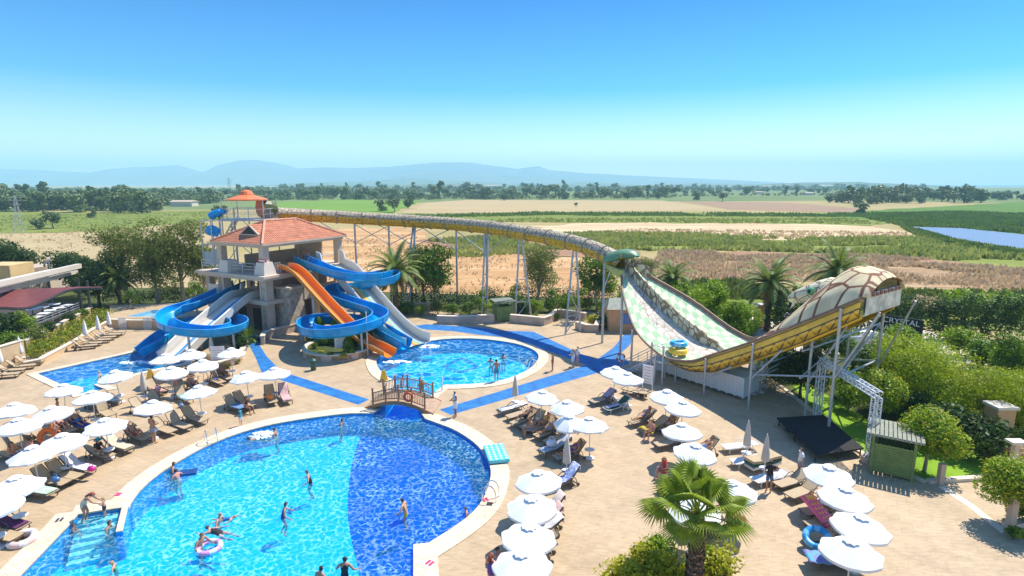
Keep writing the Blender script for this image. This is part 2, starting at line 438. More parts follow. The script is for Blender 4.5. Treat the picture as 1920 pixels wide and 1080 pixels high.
# steps of the shallow bay
b = MB()
s0 = [P(146,968), P(229,954)]; dirn = (P(118,1040) - P(146,968)); dirn.z = 0; dirn.normalize()
ex = (s0[1] - s0[0])
for k in range(6):
    a = s0[0] + dirn * (0.05 + 0.34*k); c = s0[1] + dirn * (0.05 + 0.34*k) * 0.9
    a2 = s0[0] + dirn * (0.05 + 0.34*(k+1)); c2 = s0[1] + dirn * (0.05 + 0.34*(k+1)) * 0.9
    a = a - ex*0.02*k; a2 = a2 - ex*0.02*(k+1)
    zt = -0.2 - 0.17*k
    b.prism([(a.x,a.y),(c.x,c.y),(c2.x,c2.y),(a2.x,a2.y)], DEP+0.02, zt, m_step)
tag(b.build('pool_steps'), kind='structure')
# pier that closes the bay
pr = [P(229,952), P(241,950), P(230,997), P(217,999)]
b = MB(); b.prism([(q.x,q.y) for q in pr], DEP+0.01, 0.0, m_tile_w); b.prism([(q.x,q.y) for q in pr], 0.003, 0.055, m_cop)
tag(b.build('bay_divider_wall'), 'short curved stone-capped wall between the shallow step bay and the round pool', 'wall')

# ---- water
def watermat(name, tint, deep, scale, amp):
    m = bpy.data.materials.new(name); m.use_nodes = True; n = m.node_tree.nodes; l = m.node_tree.links; n.clear()
    out = n.new('ShaderNodeOutputMaterial'); tc = n.new('ShaderNodeTexCoord')
    no = n.new('ShaderNodeTexNoise'); no.inputs['Scale'].default_value = 1.3; no.inputs['Detail'].default_value = 3
    l.new(tc.outputs['Object'], no.inputs['Vector'])
    sc_ = n.new('ShaderNodeVectorMath'); sc_.operation = 'SCALE'; sc_.inputs['Scale'].default_value = 0.8; l.new(no.outputs['Color'], sc_.inputs[0])
    ad = n.new('ShaderNodeVectorMath'); ad.operation = 'ADD'; l.new(tc.outputs['Object'], ad.inputs[0]); l.new(sc_.outputs[0], ad.inputs[1])
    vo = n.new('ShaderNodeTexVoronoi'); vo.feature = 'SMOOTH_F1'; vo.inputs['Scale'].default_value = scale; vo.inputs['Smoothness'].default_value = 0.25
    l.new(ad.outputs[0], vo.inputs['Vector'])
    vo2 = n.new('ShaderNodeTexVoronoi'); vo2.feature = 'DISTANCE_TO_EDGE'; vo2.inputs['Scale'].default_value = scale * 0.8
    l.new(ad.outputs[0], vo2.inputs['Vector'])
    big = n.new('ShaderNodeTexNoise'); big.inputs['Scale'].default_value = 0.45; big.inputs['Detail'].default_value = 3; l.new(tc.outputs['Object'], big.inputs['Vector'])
    # caustic light painted into the water's transmittance: thin bright crests between darker cells
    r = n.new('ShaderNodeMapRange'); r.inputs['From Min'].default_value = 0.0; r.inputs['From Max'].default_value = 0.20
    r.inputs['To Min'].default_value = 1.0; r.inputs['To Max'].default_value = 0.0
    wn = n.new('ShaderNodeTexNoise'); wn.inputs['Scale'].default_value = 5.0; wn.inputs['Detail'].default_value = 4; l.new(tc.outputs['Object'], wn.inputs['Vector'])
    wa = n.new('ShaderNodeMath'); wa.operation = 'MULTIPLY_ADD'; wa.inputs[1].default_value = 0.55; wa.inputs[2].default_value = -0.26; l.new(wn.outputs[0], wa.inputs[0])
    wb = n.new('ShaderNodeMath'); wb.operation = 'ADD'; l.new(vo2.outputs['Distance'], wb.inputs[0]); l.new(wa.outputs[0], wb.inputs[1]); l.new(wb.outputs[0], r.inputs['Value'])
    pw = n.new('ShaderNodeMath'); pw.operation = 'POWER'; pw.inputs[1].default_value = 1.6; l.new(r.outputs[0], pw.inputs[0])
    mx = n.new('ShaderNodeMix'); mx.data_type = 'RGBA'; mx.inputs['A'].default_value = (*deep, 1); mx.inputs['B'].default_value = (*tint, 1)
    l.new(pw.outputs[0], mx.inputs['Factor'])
    tr = n.new('ShaderNodeBsdfTransparent'); l.new(mx.outputs['Result'], tr.inputs['Color'])
    gl = n.new('ShaderNodeBsdfGlossy'); gl.inputs['Roughness'].default_value = 0.06; gl.inputs['Color'].default_value = (1,1,1,1)
    bp = n.new('ShaderNodeBump'); bp.inputs['Strength'].default_value = 0.55; bp.inputs['Distance'].default_value = amp
    hn = n.new('ShaderNodeTexNoise'); hn.inputs['Scale'].default_value = scale * 1.8; hn.inputs['Detail'].default_value = 3; l.new(ad.outputs[0], hn.inputs['Vector'])
    l.new(hn.outputs[0], bp.inputs['Height']); l.new(bp.outputs[0], gl.inputs['Normal'])
    fr = n.new('ShaderNodeFresnel'); fr.inputs['IOR'].default_value = 1.33; l.new(bp.outputs[0], fr.inputs['Normal'])
    ms = n.new('ShaderNodeMixShader'); l.new(fr.outputs[0], ms.inputs[0]); l.new(tr.outputs[0], ms.inputs[1]); l.new(gl.outputs[0], ms.inputs[2])
    # even blue scatter of the water itself, plus whitish sparkle painted along the crests
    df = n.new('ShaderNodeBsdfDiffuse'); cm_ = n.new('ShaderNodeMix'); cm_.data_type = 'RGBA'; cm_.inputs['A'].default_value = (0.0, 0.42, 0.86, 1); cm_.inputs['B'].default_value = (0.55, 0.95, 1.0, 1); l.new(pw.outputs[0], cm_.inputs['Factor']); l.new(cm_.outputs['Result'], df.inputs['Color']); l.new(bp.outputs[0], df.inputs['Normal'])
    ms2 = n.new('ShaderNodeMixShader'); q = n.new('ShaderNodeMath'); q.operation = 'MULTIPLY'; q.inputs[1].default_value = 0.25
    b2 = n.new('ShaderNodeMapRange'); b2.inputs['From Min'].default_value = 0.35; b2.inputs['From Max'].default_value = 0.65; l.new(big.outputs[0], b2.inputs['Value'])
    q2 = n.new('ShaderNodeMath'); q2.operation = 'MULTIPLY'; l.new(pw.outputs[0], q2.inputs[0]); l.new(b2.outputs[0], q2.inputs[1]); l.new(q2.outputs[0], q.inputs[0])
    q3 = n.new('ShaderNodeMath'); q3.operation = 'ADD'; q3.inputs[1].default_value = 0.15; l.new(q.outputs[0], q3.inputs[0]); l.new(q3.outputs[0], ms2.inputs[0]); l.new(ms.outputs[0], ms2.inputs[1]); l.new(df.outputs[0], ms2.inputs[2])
    l.new(ms2.outputs[0], out.inputs['Surface']); return m
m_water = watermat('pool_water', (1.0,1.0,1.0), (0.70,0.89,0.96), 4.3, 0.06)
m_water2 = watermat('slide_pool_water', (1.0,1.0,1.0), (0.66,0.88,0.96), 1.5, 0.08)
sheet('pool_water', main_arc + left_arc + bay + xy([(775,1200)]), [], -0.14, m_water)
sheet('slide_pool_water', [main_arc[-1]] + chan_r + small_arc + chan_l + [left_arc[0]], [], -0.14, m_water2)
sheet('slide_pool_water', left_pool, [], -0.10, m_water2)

# ---- blue painted walkways
def strip(name, pts, wid, z, m):
    pts = [P(*p) for p in pts] if len(pts[0]) == 2 else [Vector(p) for p in pts]
    L = []; Rr = []
    for i, p in enumerate(pts):
        d = (pts[min(i+1, len(pts)-1)] - pts[max(i-1, 0)]); d.z = 0; d.normalize(); nn = Vector((-d.y, d.x, 0)) * wid / 2
        L.append((p+nn).to_2d()); Rr.append((p-nn).to_2d())
    return L, Rr
def polyw(name, L, z, m):
    return sheet(name, xy(L), [], z, m)
polyw('blue_walkway', [(470,625),(497,628),(487,648),(500,668),(521,690),(545,702),(692,749),(672,759),(512,708),(490,697),(478,668),(463,640)], 0.004, m_blue_path)
polyw('blue_walkway', [(824,768),(845,778),(1180,682),(1166,664)], 0.004, m_blue_path)
polyw('blue_walkway', [(768,612),(800,608),(900,614),(940,620),(1000,622),(1090,664),(1180,695),(1180,712),(1150,702),(1000,648),(960,634),(900,628),(850,621),(800,618)], 0.008, m_blue_path)
polyw('blue_walkway', [(1118,675),(1150,652),(1170,628),(1190,628),(1180,648),(1140,684)], 0.012, m_blue_path)

# ---- ground, fields
def fieldmat(name, c1, c2, scale=0.05, fine=1.2, c3=None, stretch=(1,1,1), lo=0.38, hi=0.62):
    m = bpy.data.materials.new(name); m.use_nodes = True; n = m.node_tree.nodes; l = m.node_tree.links; b = n['Principled BSDF']
    b.inputs['Roughness'].default_value = 0.95; b.inputs['Specular IOR Level'].default_value = 0.1
    tc = n.new('ShaderNodeTexCoord'); mp = n.new('ShaderNodeMapping'); mp.inputs['Scale'].default_value = stretch; l.new(tc.outputs['Object'], mp.inputs['Vector'])
    t = n.new('ShaderNodeTexNoise'); t.inputs['Scale'].default_value = scale; t.inputs['Detail'].default_value = 9; t.inputs['Roughness'].default_value = 0.7
    t2 = n.new('ShaderNodeTexNoise'); t2.inputs['Scale'].default_value = fine; t2.inputs['Detail'].default_value = 5; t2.inputs['Roughness'].default_value = 0.8
    l.new(mp.outputs[0], t.inputs['Vector']); l.new(mp.outputs[0], t2.inputs['Vector'])
    mx = n.new('ShaderNodeMix'); mx.data_type = 'FLOAT'; mx.inputs['Factor'].default_value = 0.4; l.new(t.outputs[0], mx.inputs['A']); l.new(t2.outputs[0], mx.inputs['B'])
    r = n.new('ShaderNodeValToRGB'); e = r.color_ramp.elements
    e[0].position = lo; e[0].color = (*c1, 1); e[1].position = hi; e[1].color = (*c2, 1)
    if c3: q = e.new(hi + 0.12); q.color = (*c3, 1)
    l.new(mx.outputs['Result'], r.inputs[0]); l.new(r.outputs[0], b.inputs['Base Color']); return m
TAN = (0.52,0.36,0.19); TAN2 = (0.40,0.27,0.14)
fm = dict(
    base=fieldmat('dry_ground', (0.30,0.26,0.09), (0.47,0.35,0.17), 0.02, 0.5, (0.58,0.44,0.25), (1,2.5,1)),
    far=fieldmat('far_plain', (0.10,0.16,0.05), (0.24,0.27,0.10), 0.006, 0.05, (0.36,0.30,0.16), (1,4,1)),
    bright=fieldmat('green_crop', (0.13,0.24,0.03), (0.20,0.31,0.05), 0.01, 0.4, None, (1,4,1)),
    tan=fieldmat('stubble_field', (0.40,0.30,0.15), (0.50,0.38,0.20), 0.012, 0.5, None, (1,5,1)),
    brown=fieldmat('ploughed_field', (0.30,0.19,0.12), (0.38,0.25,0.15), 0.012, 0.5, None, (1,6,1)),
    green=fieldmat('rough_grass', (0.13,0.17,0.03), (0.26,0.28,0.06), 0.05, 0.5, (0.44,0.37,0.15), (1,3,1)),
    pale=fieldmat('pale_sand', (0.46,0.30,0.17), (0.66,0.52,0.30), 0.03, 0.5, (0.80,0.70,0.48), (1,4,1), 0.40, 0.56),
    reed=fieldmat('reed_band', (0.17,0.20,0.04), (0.29,0.32,0.07), 0.06, 1.6, (0.44,0.40,0.15), (1,2,1)),
    weed=fieldmat('dry_weeds', (0.26,0.14,0.08), (0.42,0.25,0.14), 0.04, 0.8, (0.58,0.42,0.25), (1,3,1)),
    sand=fieldmat('pink_sand', (0.28,0.17,0.09), (0.50,0.33,0.18), 0.05, 1.4, (0.76,0.60,0.38), (1,2.5,1), 0.42, 0.55),
    orange=fieldmat('orange_earth', (0.36,0.21,0.09), (0.56,0.32,0.14), 0.05, 1.2, (0.74,0.55,0.32), (1,2.5,1), 0.40, 0.52),
    marsh=fieldmat('marsh_green', (0.07,0.15,0.02), (0.15,0.24,0.04), 0.03, 0.6, None, (1,3,1)),
    soil=fieldmat('planting_soil', (0.05,0.07,0.02), (0.12,0.13,0.04), 0.2, 2.0),
    lawn=fieldmat('lawn_grass', (0.15,0.28,0.02), (0.26,0.42,0.04), 0.5, 6.0),
    lot=fieldmat('pale_yard', (0.50,0.42,0.32), (0.70,0.62,0.50), 0.2, 2.0))
RG = 9000
go = [(RG*math.cos(2*math.pi*k/48), RG*math.sin(2*math.pi*k/48)) for k in range(48)]
sheet('ground', go, [ground_hole], -0.06, fm['base'])
fz = [-0.052]
def field(name, L, m, rough=0.0, step=None, seed=0):
    poly = xy(L)
    if rough:
        rs = resample(poly, step or rough*1.5); rnd = random.Random(seed+3)
        poly = [(a + rough*noise.noise(Vector((a*.9/step if step else a*.3, b*.3, seed))), b + rough*1.2*noise.noise(Vector((a*.2, b*.3, seed+9)))) for a, b in rs]
    fz[0] += 0.002
    return sheet(name, poly, [], fz[0] if min(q[1] for q in poly) < 110 else fz[0] + 0.03*len(FLD)/6, m)
FLD = [1]
def F(name, L, k, rough=0.0, step=None):
    FLD.append(1); return field(name, L, fm[k], rough, step, len(FLD))
F('far_plain', [(-500,400),(-700,352),(2700,351.5),(2500,390),(1600,376),(760,380),(500,392)], 'far', 10, 40)
F('bright_green_field', [(488,394),(470,381),(640,374),(790,377),(735,402),(600,402)], 'bright', 4, 20)
F('stubble_field', [(742,404),(800,380),(880,374.5),(1240,376),(1360,393),(1000,398)], 'tan', 5, 15)
F('ploughed_field', [(1268,377),(1480,380),(1612,391),(1600,399),(1372,393)], 'brown', 2, 15)
F('grass_band', [(700,408),(760,400),(1000,398),(1600,399.5),(1660,404),(1660,425),(1300,420),(1000,416),(760,415)], 'green', 8, 8)
F('left_meadow', [(-300,440),(-300,392),(200,398),(400,394),(430,410),(330,420),(200,432),(100,436)], 'green', 4, 10)
F('left_stubble', [(-300,512),(-300,442),(60,438),(200,432),(330,420),(410,440),(420,560),(100,530)], 'tan', 3, 6)
F('pale_sand_field', [(980,424),(1180,418),(1500,420),(1600,422),(1700,434),(1745,448),(1500,452),(1200,449),(1030,444)], 'pale', 8, 7)
F('reed_band', [(800,452),(900,447),(1100,438),(1290,440),(1500,449),(1740,446),(1830,461),(1930,474),(2200,500),(2200,540),(1930,508),(1760,486),(1600,476),(1400,470),(1200,470),(1000,468),(880,462)], 'reed', 7, 5)
F('marsh_reeds', [(1500,404),(1660,393),(1920,378),(2300,372),(2300,470),(1920,441),(1800,428),(1700,424),(1640,412)], 'marsh', 5, 8)
F('dry_weed_band', [(1230,488),(1240,470),(1600,477),(1780,488),(1930,508),(2200,545),(2200,590),(1930,520),(1700,500),(1450,492)], 'weed', 5, 5)
F('pink_sand_ground', [(1180,486),(1450,493),(1700,502),(1930,523),(2100,560),(1900,545),(1700,532),(1500,528),(1200,520)], 'sand', 5, 5)
F('orange_earth', [(560,470),(640,428),(760,425),(880,470),(1020,480),(1110,480),(1150,520),(1130,590),(560,600)], 'orange', 7, 5)
F('tan_earth', [(900,440),(1180,452),(1200,474),(1120,484),(1000,478),(880,468),(780,452)], 'weed', 5, 5)
F('green_scrub', [(1240,600),(1300,530),(1500,536),(1700,540),(1930,548),(2200,575),(2300,640),(1900,620),(1600,600)], 'green', 2, 4)
F('planting_bed', [(170,580),(200,540),(420,538),(760,548),(1000,556),(1190,560),(1260,620),(1300,660),(1192,600),(1000,594),(700,580),(420,572)], 'soil')
F('planting_bed', [(1190,588),(1240,560),(1400,590),(1560,640),(1700,700),(2000,760),(2300,840),(2300,900),(1884,898),(1735,908),(1600,850),(1462,730),(1420,700)], 'soil')
F('pale_yard', [(1330,600),(1480,588),(1640,600),(1930,660),(2200,700),(2200,735),(1930,690),(1700,672),(1500,660)], 'lot')
F('lawn', [(1470,700),(1560,745),(1650,800),(1760,830),(1890,860),(2300,860),(2300,890),(1884,896),(1735,908),(1600,846),(1530,779)], 'lawn')
F('left_garden', [(-400,700),(-400,520),(60,510),(200,560),(178,596),(90,625),(-60,675)], 'soil')
# lake and sea
m_lake = mat('lake_water', (0.15,0.21,0.30), 0.35, bump=0.5, bscale=0.8, spec=.25)
sheet('lake', xy([(1698,427),(1800,429.5),(1920,442),(2200,466),(2200,505),(1920,473),(1850,463),(1780,450),(1742,438)]), [], 0.35, m_lake)
m_sea = mat('sea_water', (0.06,0.22,0.42), 0.2)
sheet('sea', [tuple(P(1700,350.2)[:2]), (8600,1500), (8600,9000), (3300,8300)], [], 1.2, m_sea)

# ---- mountains
def ridge(name, D, prof, m, depth, seed, base=-5, rough=0.05):
    pts = [Q(a, b, D) for a, b in prof]; dense = []
    for i in range(len(pts)-1):
        k = max(2, int((pts[i+1]-pts[i]).length / (D*0.006)))
        for j in range(k): dense.append(pts[i].lerp(pts[i+1], j/k))
    dense.append(pts[-1]); rows = []
    for r_, (t, hh) in enumerate([(-1,0),(-.75,.30),(-.5,.55),(-.25,.80),(0,1),(.4,.6),(1,0)]):
        row = []
        for i, p in enumerate(dense):
            nz = noise.fractal(Vector((p.x/D*14, t*2.2, seed)), 1.0, 2.0, 5)
            h = max(2, p.z) * (hh + (nz*0.28 if 0 < hh < 1 else 0) + (nz*rough if hh == 1 else 0))
            row.append(Vector((p.x, D + t*depth + nz*depth*0.1, base + h)))
        rows.append(row)
    o = MB().grid(rows, m).build(name, m, smooth=True); o['kind'] = 'structure'
m_mt = fieldmat('mountain_rock', (0.13,0.15,0.13), (0.24,0.24,0.20), 0.004, 0.02)
m_hill = fieldmat('hill_scrub', (0.07,0.12,0.06), (0.22,0.22,0.14), 0.01, 0.06)
ridge('mountain_range', 7000, [(-500,322),(-200,318),(0,316),(60,317),(120,321),(180,324),(240,313),(290,311),(335,309),(370,318),(385,324),(410,308),(450,300),(480,299),(520,306),(560,315),(600,313),(660,314),(720,312),(790,306),(830,303),(880,304),(940,312),(970,316),(1010,311),(1030,318),(1100,324),(1220,330),(1400,338),(1500,344)], m_mt, 900, 3)
ridge('foothill_range', 4300, [(-500,340),(0,350),(60,347),(90,345),(120,351),(160,348),(200,352),(330,352),(420,350),(480,347),(560,342),(640,339),(700,338),(760,334),(850,337),(920,340),(1000,345),(1100,340),(1200,346),(1300,342),(1420,345)], m_hill, 500, 8)
ridge('blue_hill_range', 5600, [(720,340),(748,325),(800,322),(880,326),(980,330),(1080,336),(1180,340),(1300,338),(1500,343)], m_mt, 500, 11)
ridge('low_wooded_hills', 2500, [(-500,358),(400,356),(520,348),(600,345),(700,346),(760,344),(860,342),(1000,346),(1200,346),(1300,345),(1400,345),(1500,340),(1600,339),(1700,343),(1760,346),(1800,349)], m_hill, 260, 21)
# ---- haze
hz = MB().box(-9300, 9300, -600, 9400, -8, 345).build('haze'); hz['kind'] = 'stuff'
mh = bpy.data.materials.new('haze_air'); mh.use_nodes = True; n = mh.node_tree.nodes; n.clear()
pv = n.new('ShaderNodeVolumePrincipled'); pv.inputs['Density'].default_value = 0.00024; pv.inputs['Color'].default_value = (0.48,0.84,1.0,1)
pv.inputs['Anisotropy'].default_value = 0.0
oo = n.new('ShaderNodeOutputMaterial'); mh.node_tree.links.new(pv.outputs[0], oo.inputs['Volume']); hz.data.materials.append(mh)
# ================================================================== LARGE STRUCTURES
m_white = mat('white_paint', (0.70,0.61,0.50), 0.5, 0.06, 0.8)
m_rend = mat('pale_render', (0.52,0.40,0.30), 0.8, 0.10, 0.7, bump=0.2, bscale=6)
m_trim = mat('pale_trim', (0.62,0.49,0.37), 0.7, 0.06, 0.9)
m_stone = mat('rough_stone', (0.50,0.40,0.30), 0.9, 0.35, 2.2, bump=0.9, bscale=3.5)
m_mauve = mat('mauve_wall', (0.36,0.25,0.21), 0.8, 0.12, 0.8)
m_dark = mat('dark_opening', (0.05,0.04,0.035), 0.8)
m_steel = mat('galvanised_steel', (0.46,0.48,0.50), 0.42, 0.15, 2.0, metal=0.35)
m_steelw = mat('white_steel', (0.72,0.73,0.75), 0.4, metal=0.1)
m_red = mat('red_plastic', (0.62,0.06,0.03), 0.4)
m_glass = mat('pale_glass_panel', (0.35,0.45,0.50), 0.1)
def tilemat_roof(name, c1, c2, ang, sc=(1,1,1)):
    m = bpy.data.materials.new(name); m.use_nodes = True; n = m.node_tree.nodes; l = m.node_tree.links; b = n['Principled BSDF']; b.inputs['Roughness'].default_value = 0.75
    tc = n.new('ShaderNodeTexCoord'); mp = n.new('ShaderNodeMapping'); mp.inputs['Rotation'].default_value = (0,0,ang); l.new(tc.outputs['Object'], mp.inputs['Vector'])
    br = n.new('ShaderNodeTexBrick'); br.offset = 0.5; br.inputs['Brick Width'].default_value = 0.26; br.inputs['Row Height'].default_value = 0.36; br.inputs['Scale'].default_value = 1
    br.inputs['Mortar Size'].default_value = 0.03; br.inputs['Color1'].default_value = (*c1,1); br.inputs['Color2'].default_value = (*c2,1); br.inputs['Mortar'].default_value = (*[q*0.5 for q in c1],1)
    l.new(mp.outputs[0], br.inputs['Vector'])
    wv = n.new('ShaderNodeTexWave'); wv.inputs['Scale'].default_value = 1.25; wv.wave_profile = 'SIN'; l.new(mp.outputs[0], wv.inputs['Vector'])
    bp = n.new('ShaderNodeBump'); bp.inputs['Distance'].default_value = 0.12; bp.inputs['Strength'].default_value = 0.9; l.new(wv.outputs[0], bp.inputs['Height'])
    no = n.new('ShaderNodeTexNoise'); no.inputs['Scale'].default_value = 1.2; no.inputs['Detail'].default_value = 6; l.new(tc.outputs['Object'], no.inputs['Vector'])
    mr = n.new('ShaderNodeMapRange'); mr.inputs['From Min'].default_value = 0.3; mr.inputs['From Max'].default_value = 0.7; mr.inputs['To Min'].default_value = 0.75; mr.inputs['To Max'].default_value = 1.2; l.new(no.outputs[0], mr.inputs['Value'])
    mu = n.new('ShaderNodeVectorMath'); mu.operation = 'SCALE'; l.new(br.outputs['Color'], mu.inputs[0]); l.new(mr.outputs[0], mu.inputs['Scale'])
    l.new(mu.outputs[0], b.inputs['Base Color']); l.new(bp.outputs[0], b.inputs['Normal']); return m
# tower frame: origin at the eave corner nearest the camera, +x along the left face, +y along the right face
TO = Vector((-23.5, 53.5, 0)); TANG = math.atan2(0.447, -0.894)       # local x axis direction
# local axes: x -> (-.894,.447), y -> (.447,.894): a mirrored frame, so shapes are written in (u, v) and mapped here
UV_M = Matrix(((-0.894, 0.447, 0, TO.x), (0.447, 0.894, 0, TO.y), (0, 0, 1, 0), (0, 0, 0, 1)))
class TB(MB):
    def tbox(s, u0, u1, v0, v1, z0, z1, m=None):
        k = len(s.f); s.box(u0, u1, v0, v1, z0, z1, m, UV_M)
        for i in range(k, len(s.f)): s.f[i] = tuple(reversed(s.f[i]))
        return s
def uvp(u, v, z): return UV_M @ Vector((u, v, z))
def part(b, name, m, parent, **k):
    """build a mesh given in world coordinates as a child of an Empty placed (unrotated) at its base"""
    o = b.build(name, m, parent, **k)
    for v in o.data.vertices: v.co -= parent.location
    return o
base = uvp(3.7, 5.6, 0)
tower = empty('slide_tower', base, 0, 'two storey pale slide tower with open upper deck and hipped orange tile roof', 'building')
L_, W_ = 11.3, 7.4
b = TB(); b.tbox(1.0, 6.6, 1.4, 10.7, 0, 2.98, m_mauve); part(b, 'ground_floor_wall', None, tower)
for (u0,u1,v0,v1) in [(2.6,3.7,1.36,1.42),(4.7,5.8,1.36,1.42)]:
    b = TB(); b.tbox(u0,u1,v0,v1,0,2.2,m_dark); part(b, 'door', None, tower)
for (v0,v1) in [(2.2,3.2),(5.6,8.3)]:
    b = TB(); b.tbox(0.96,1.02,v0,v1,0,2.5,m_dark if v0 < 3 else mat('brown_shutter',(0.16,0.09,0.07),0.6,0.2,2)); part(b, 'door', None, tower)
b = TB(); b.tbox(-0.05, 8.2, -0.05, 11.2, 3.0, 3.4, m_trim); part(b, 'lower_floor_slab', None, tower)
b = TB(); b.tbox(-0.35, 9.3, -0.35, 11.5, 5.42, 5.66, m_trim); b.tbox(-0.5, 9.45, -0.5, 11.65, 5.66, 5.9, m_trim); part(b, 'upper_floor_slab', None, tower)
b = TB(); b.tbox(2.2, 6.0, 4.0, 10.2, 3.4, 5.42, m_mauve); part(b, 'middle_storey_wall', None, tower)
cols = [(0.7,0.7),(6.7,0.7),(0.7,10.6),(6.7,10.6),(0.7,6.6)]
for u,v in cols:
    b = TB(); b.tbox(u-0.36,u+0.36,v-0.36,v+0.36,0,5.42,m_stone if (u<1 and v<1) else m_rend)
    b.tbox(u-0.44,u-0.28,v-0.44,v+0.44,0,5.41,m_trim); b.tbox(u+0.28,u+0.44,v-0.44,v+0.44,0,5.41,m_trim)
    if (u,v) != (0.7,6.6): b.tbox(u-0.33,u+0.33,v-0.33,v+0.33,5.9,8.62,m_trim)
    part(b, 'column', None, tower)
for u,v in [(8.9,0.7),(8.9,5.5)]:
    b = TB(); b.tbox(u-0.3,u+0.3,v-0.3,v+0.3,0,5.42,m_rend); part(b, 'column', None, tower)
for (u,v) in [(0.7,0.7),(5.6,0.5)]:       # tapered white piers round the column feet
    b = MB(); vs=[]
    for (z,h) in ((5.9,.72),(7.1,.52)):
        vs += [uvp(u-h,v-h,z),uvp(u+h,v-h,z),uvp(u+h,v+h,z),uvp(u-h,v+h,z)]
    b.add(vs,[(0,1,2,3),(7,6,5,4),(4,5,1,0),(5,6,2,1),(6,7,3,2),(7,4,0,3)],m_white); part(b,'tapered_pier',None,tower)
b = TB(); vs=[]
for z,h in ((0,1.15),(4.3,0.8)):
    vs += [uvp(-1.0-h*.1+.2,2.9-h,z),uvp(1.0,2.9-h,z),uvp(1.0,2.9+h,z),uvp(-1.0-h*.1+.2,2.9+h,z)]
b.add(vs,[(0,1,2,3),(7,6,5,4),(4,5,1,0),(5,6,2,1),(6,7,3,2),(7,4,0,3)],m_stone); b.tbox(-1.05,1.05,1.95,3.85,4.3,4.5,m_trim)
part(b,'stone_pier',None,tower)
b = TB(); b.tbox(-0.95,0.0,3.85,9.6,3.02,3.44,m_trim); b.tbox(-0.95,-0.8,3.85,9.6,3.44,4.3,m_rend); part(b,'balcony_parapet',None,tower)
b = TB(); b.tbox(7.1,8.6,0.2,0.34,3.4,4.5,m_white); part(b,'balcony_parapet',None,tower)
b = TB(); b.tbox(3.0,6.9,10.4,10.6,5.9,8.6,m_rend); b.tbox(6.9,7.05,3.5,10.6,5.9,7.2,m_rend); part(b,'upper_back_wall',None,tower)
for (p,q) in [((1.4,0.15),(4.9,0.15)),((6.3,0.15),(9.2,0.15)),((0.1,1.4),(0.1,2.0)),((0.1,5.6),(0.1,7.0))]:
    b = MB()
    for z in (6.35,6.65,6.95): b.bar(uvp(p[0],p[1],z),uvp(q[0],q[1],z),0.045,m=m_steel)
    k = max(2,int((Vector(p)-Vector(q)).length/1.2))
    for i in range(k+1):
        t=i/k; b.bar(uvp(p[0]+(q[0]-p[0])*t,p[1]+(q[1]-p[1])*t,5.9),uvp(p[0]+(q[0]-p[0])*t,p[1]+(q[1]-p[1])*t,7.0),0.05,m=m_steel)
    part(b,'railing',None,tower)
b = TB(); b.tbox(-0.04,1.1,0.28,0.33,7.15,7.45,m_red); b.tbox(0.1,0.9,0.262,0.276,7.22,7.38,mat('sign_white',(0.8,0.8,0.8),0.5)); part(b,'notice_board',None,tower)
# eave beam, roof
b = TB(); b.tbox(0.25,7.15,0.25,0.95,8.5,8.88,m_trim); b.tbox(0.25,7.15,10.35,11.05,8.5,8.88,m_trim); b.tbox(0.25,0.95,0.95,10.35,8.5,8.88,m_trim); b.tbox(6.45,7.15,0.95,10.35,8.5,8.88,m_trim); b.tbox(0.96,6.44,0.96,10.34,8.72,8.84,m_rend)
part(b,'eave_beam',None,tower)
roof_c1=(0.64,0.21,0.10); roof_c2=(0.74,0.28,0.14)
mra=tilemat_roof('roof_tiles_left',roof_c1,roof_c2,math.atan2(0.447,0.894)); mrb=tilemat_roof('roof_tiles_right',roof_c1,roof_c2,math.atan2(0.447,0.894)-R(90))
zr=10.8; ez=8.9; c=[uvp(0,0,ez),uvp(W_,0,ez),uvp(W_,L_,ez),uvp(0,L_,ez)]; r0=uvp(3.7,3.6,zr); r1=uvp(3.7,7.7,zr)
b=MB(); b.add([c[0],c[1],r0],[(1,0,2)],mra); b.add([c[2],c[3],r1],[(1,0,2)],mra); b.add([c[3],c[0],r0,r1],[(1,0,3,2)][:0] or [(0,3,2,1)][:0] or [(3,2,1,0)],mrb); b.add([c[1],c[2],r1,r0],[(3,2,1,0)],mrb)
lo=[q-Vector((0,0,0.16)) for q in c]; b.add(c+lo,[(0,1,5,4),(1,2,6,5),(2,3,7,6),(3,0,4,7),(4,5,6,7)],m_trim)
roof=part(b,'roof',None,tower)
b=MB()
for p,q in ((c[0],r0),(c[1],r0),(c[2],r1),(c[3],r1),(r0,r1)):
    k=int((q-p).length/0.4); b.tube([p.lerp(q,i/k)+Vector((0,0,0.04+0.03*(i%2))) for i in range(k+1)],0.11,6,mat('ridge_tiles',(0.70,0.34,0.22),0.7,0.15,3))
o=part(b,'ridge_cap',None,tower); 
# dormer gable on the left slope
b=MB(); zs=lambda v: ez+(zr-ez)*v/3.6
g0=[uvp(1.9,1.3,zs(1.3)+.02),uvp(4.5,1.3,zs(1.3)+.02),uvp(3.2,1.3,zs(1.3)+0.95)]; bk=uvp(3.2,1.3+0.95*3.6/1.9+.15,zs(1.3)+0.95)
b.add([g0[0]+Vector((0,0,.05)),g0[2]+Vector((0,0,.08)),bk,uvp(1.9,1.5,zs(1.5))],[(0,1,2,3)],mra); b.add([g0[1]+Vector((0,0,.05)),g0[2]+Vector((0,0,.08)),bk,uvp(4.5,1.5,zs(1.5))],[(3,2,1,0)],mra)
b.add([g0[0],g0[1],g0[2]],[(0,1,2)],m_dark); b.bar(g0[0],g0[2],.12,m=m_trim); b.bar(g0[1],g0[2],.12,m=m_trim); b.bar(g0[0],g0[1],.1,m=m_trim)
part(b,'dormer_gable',None,tower)

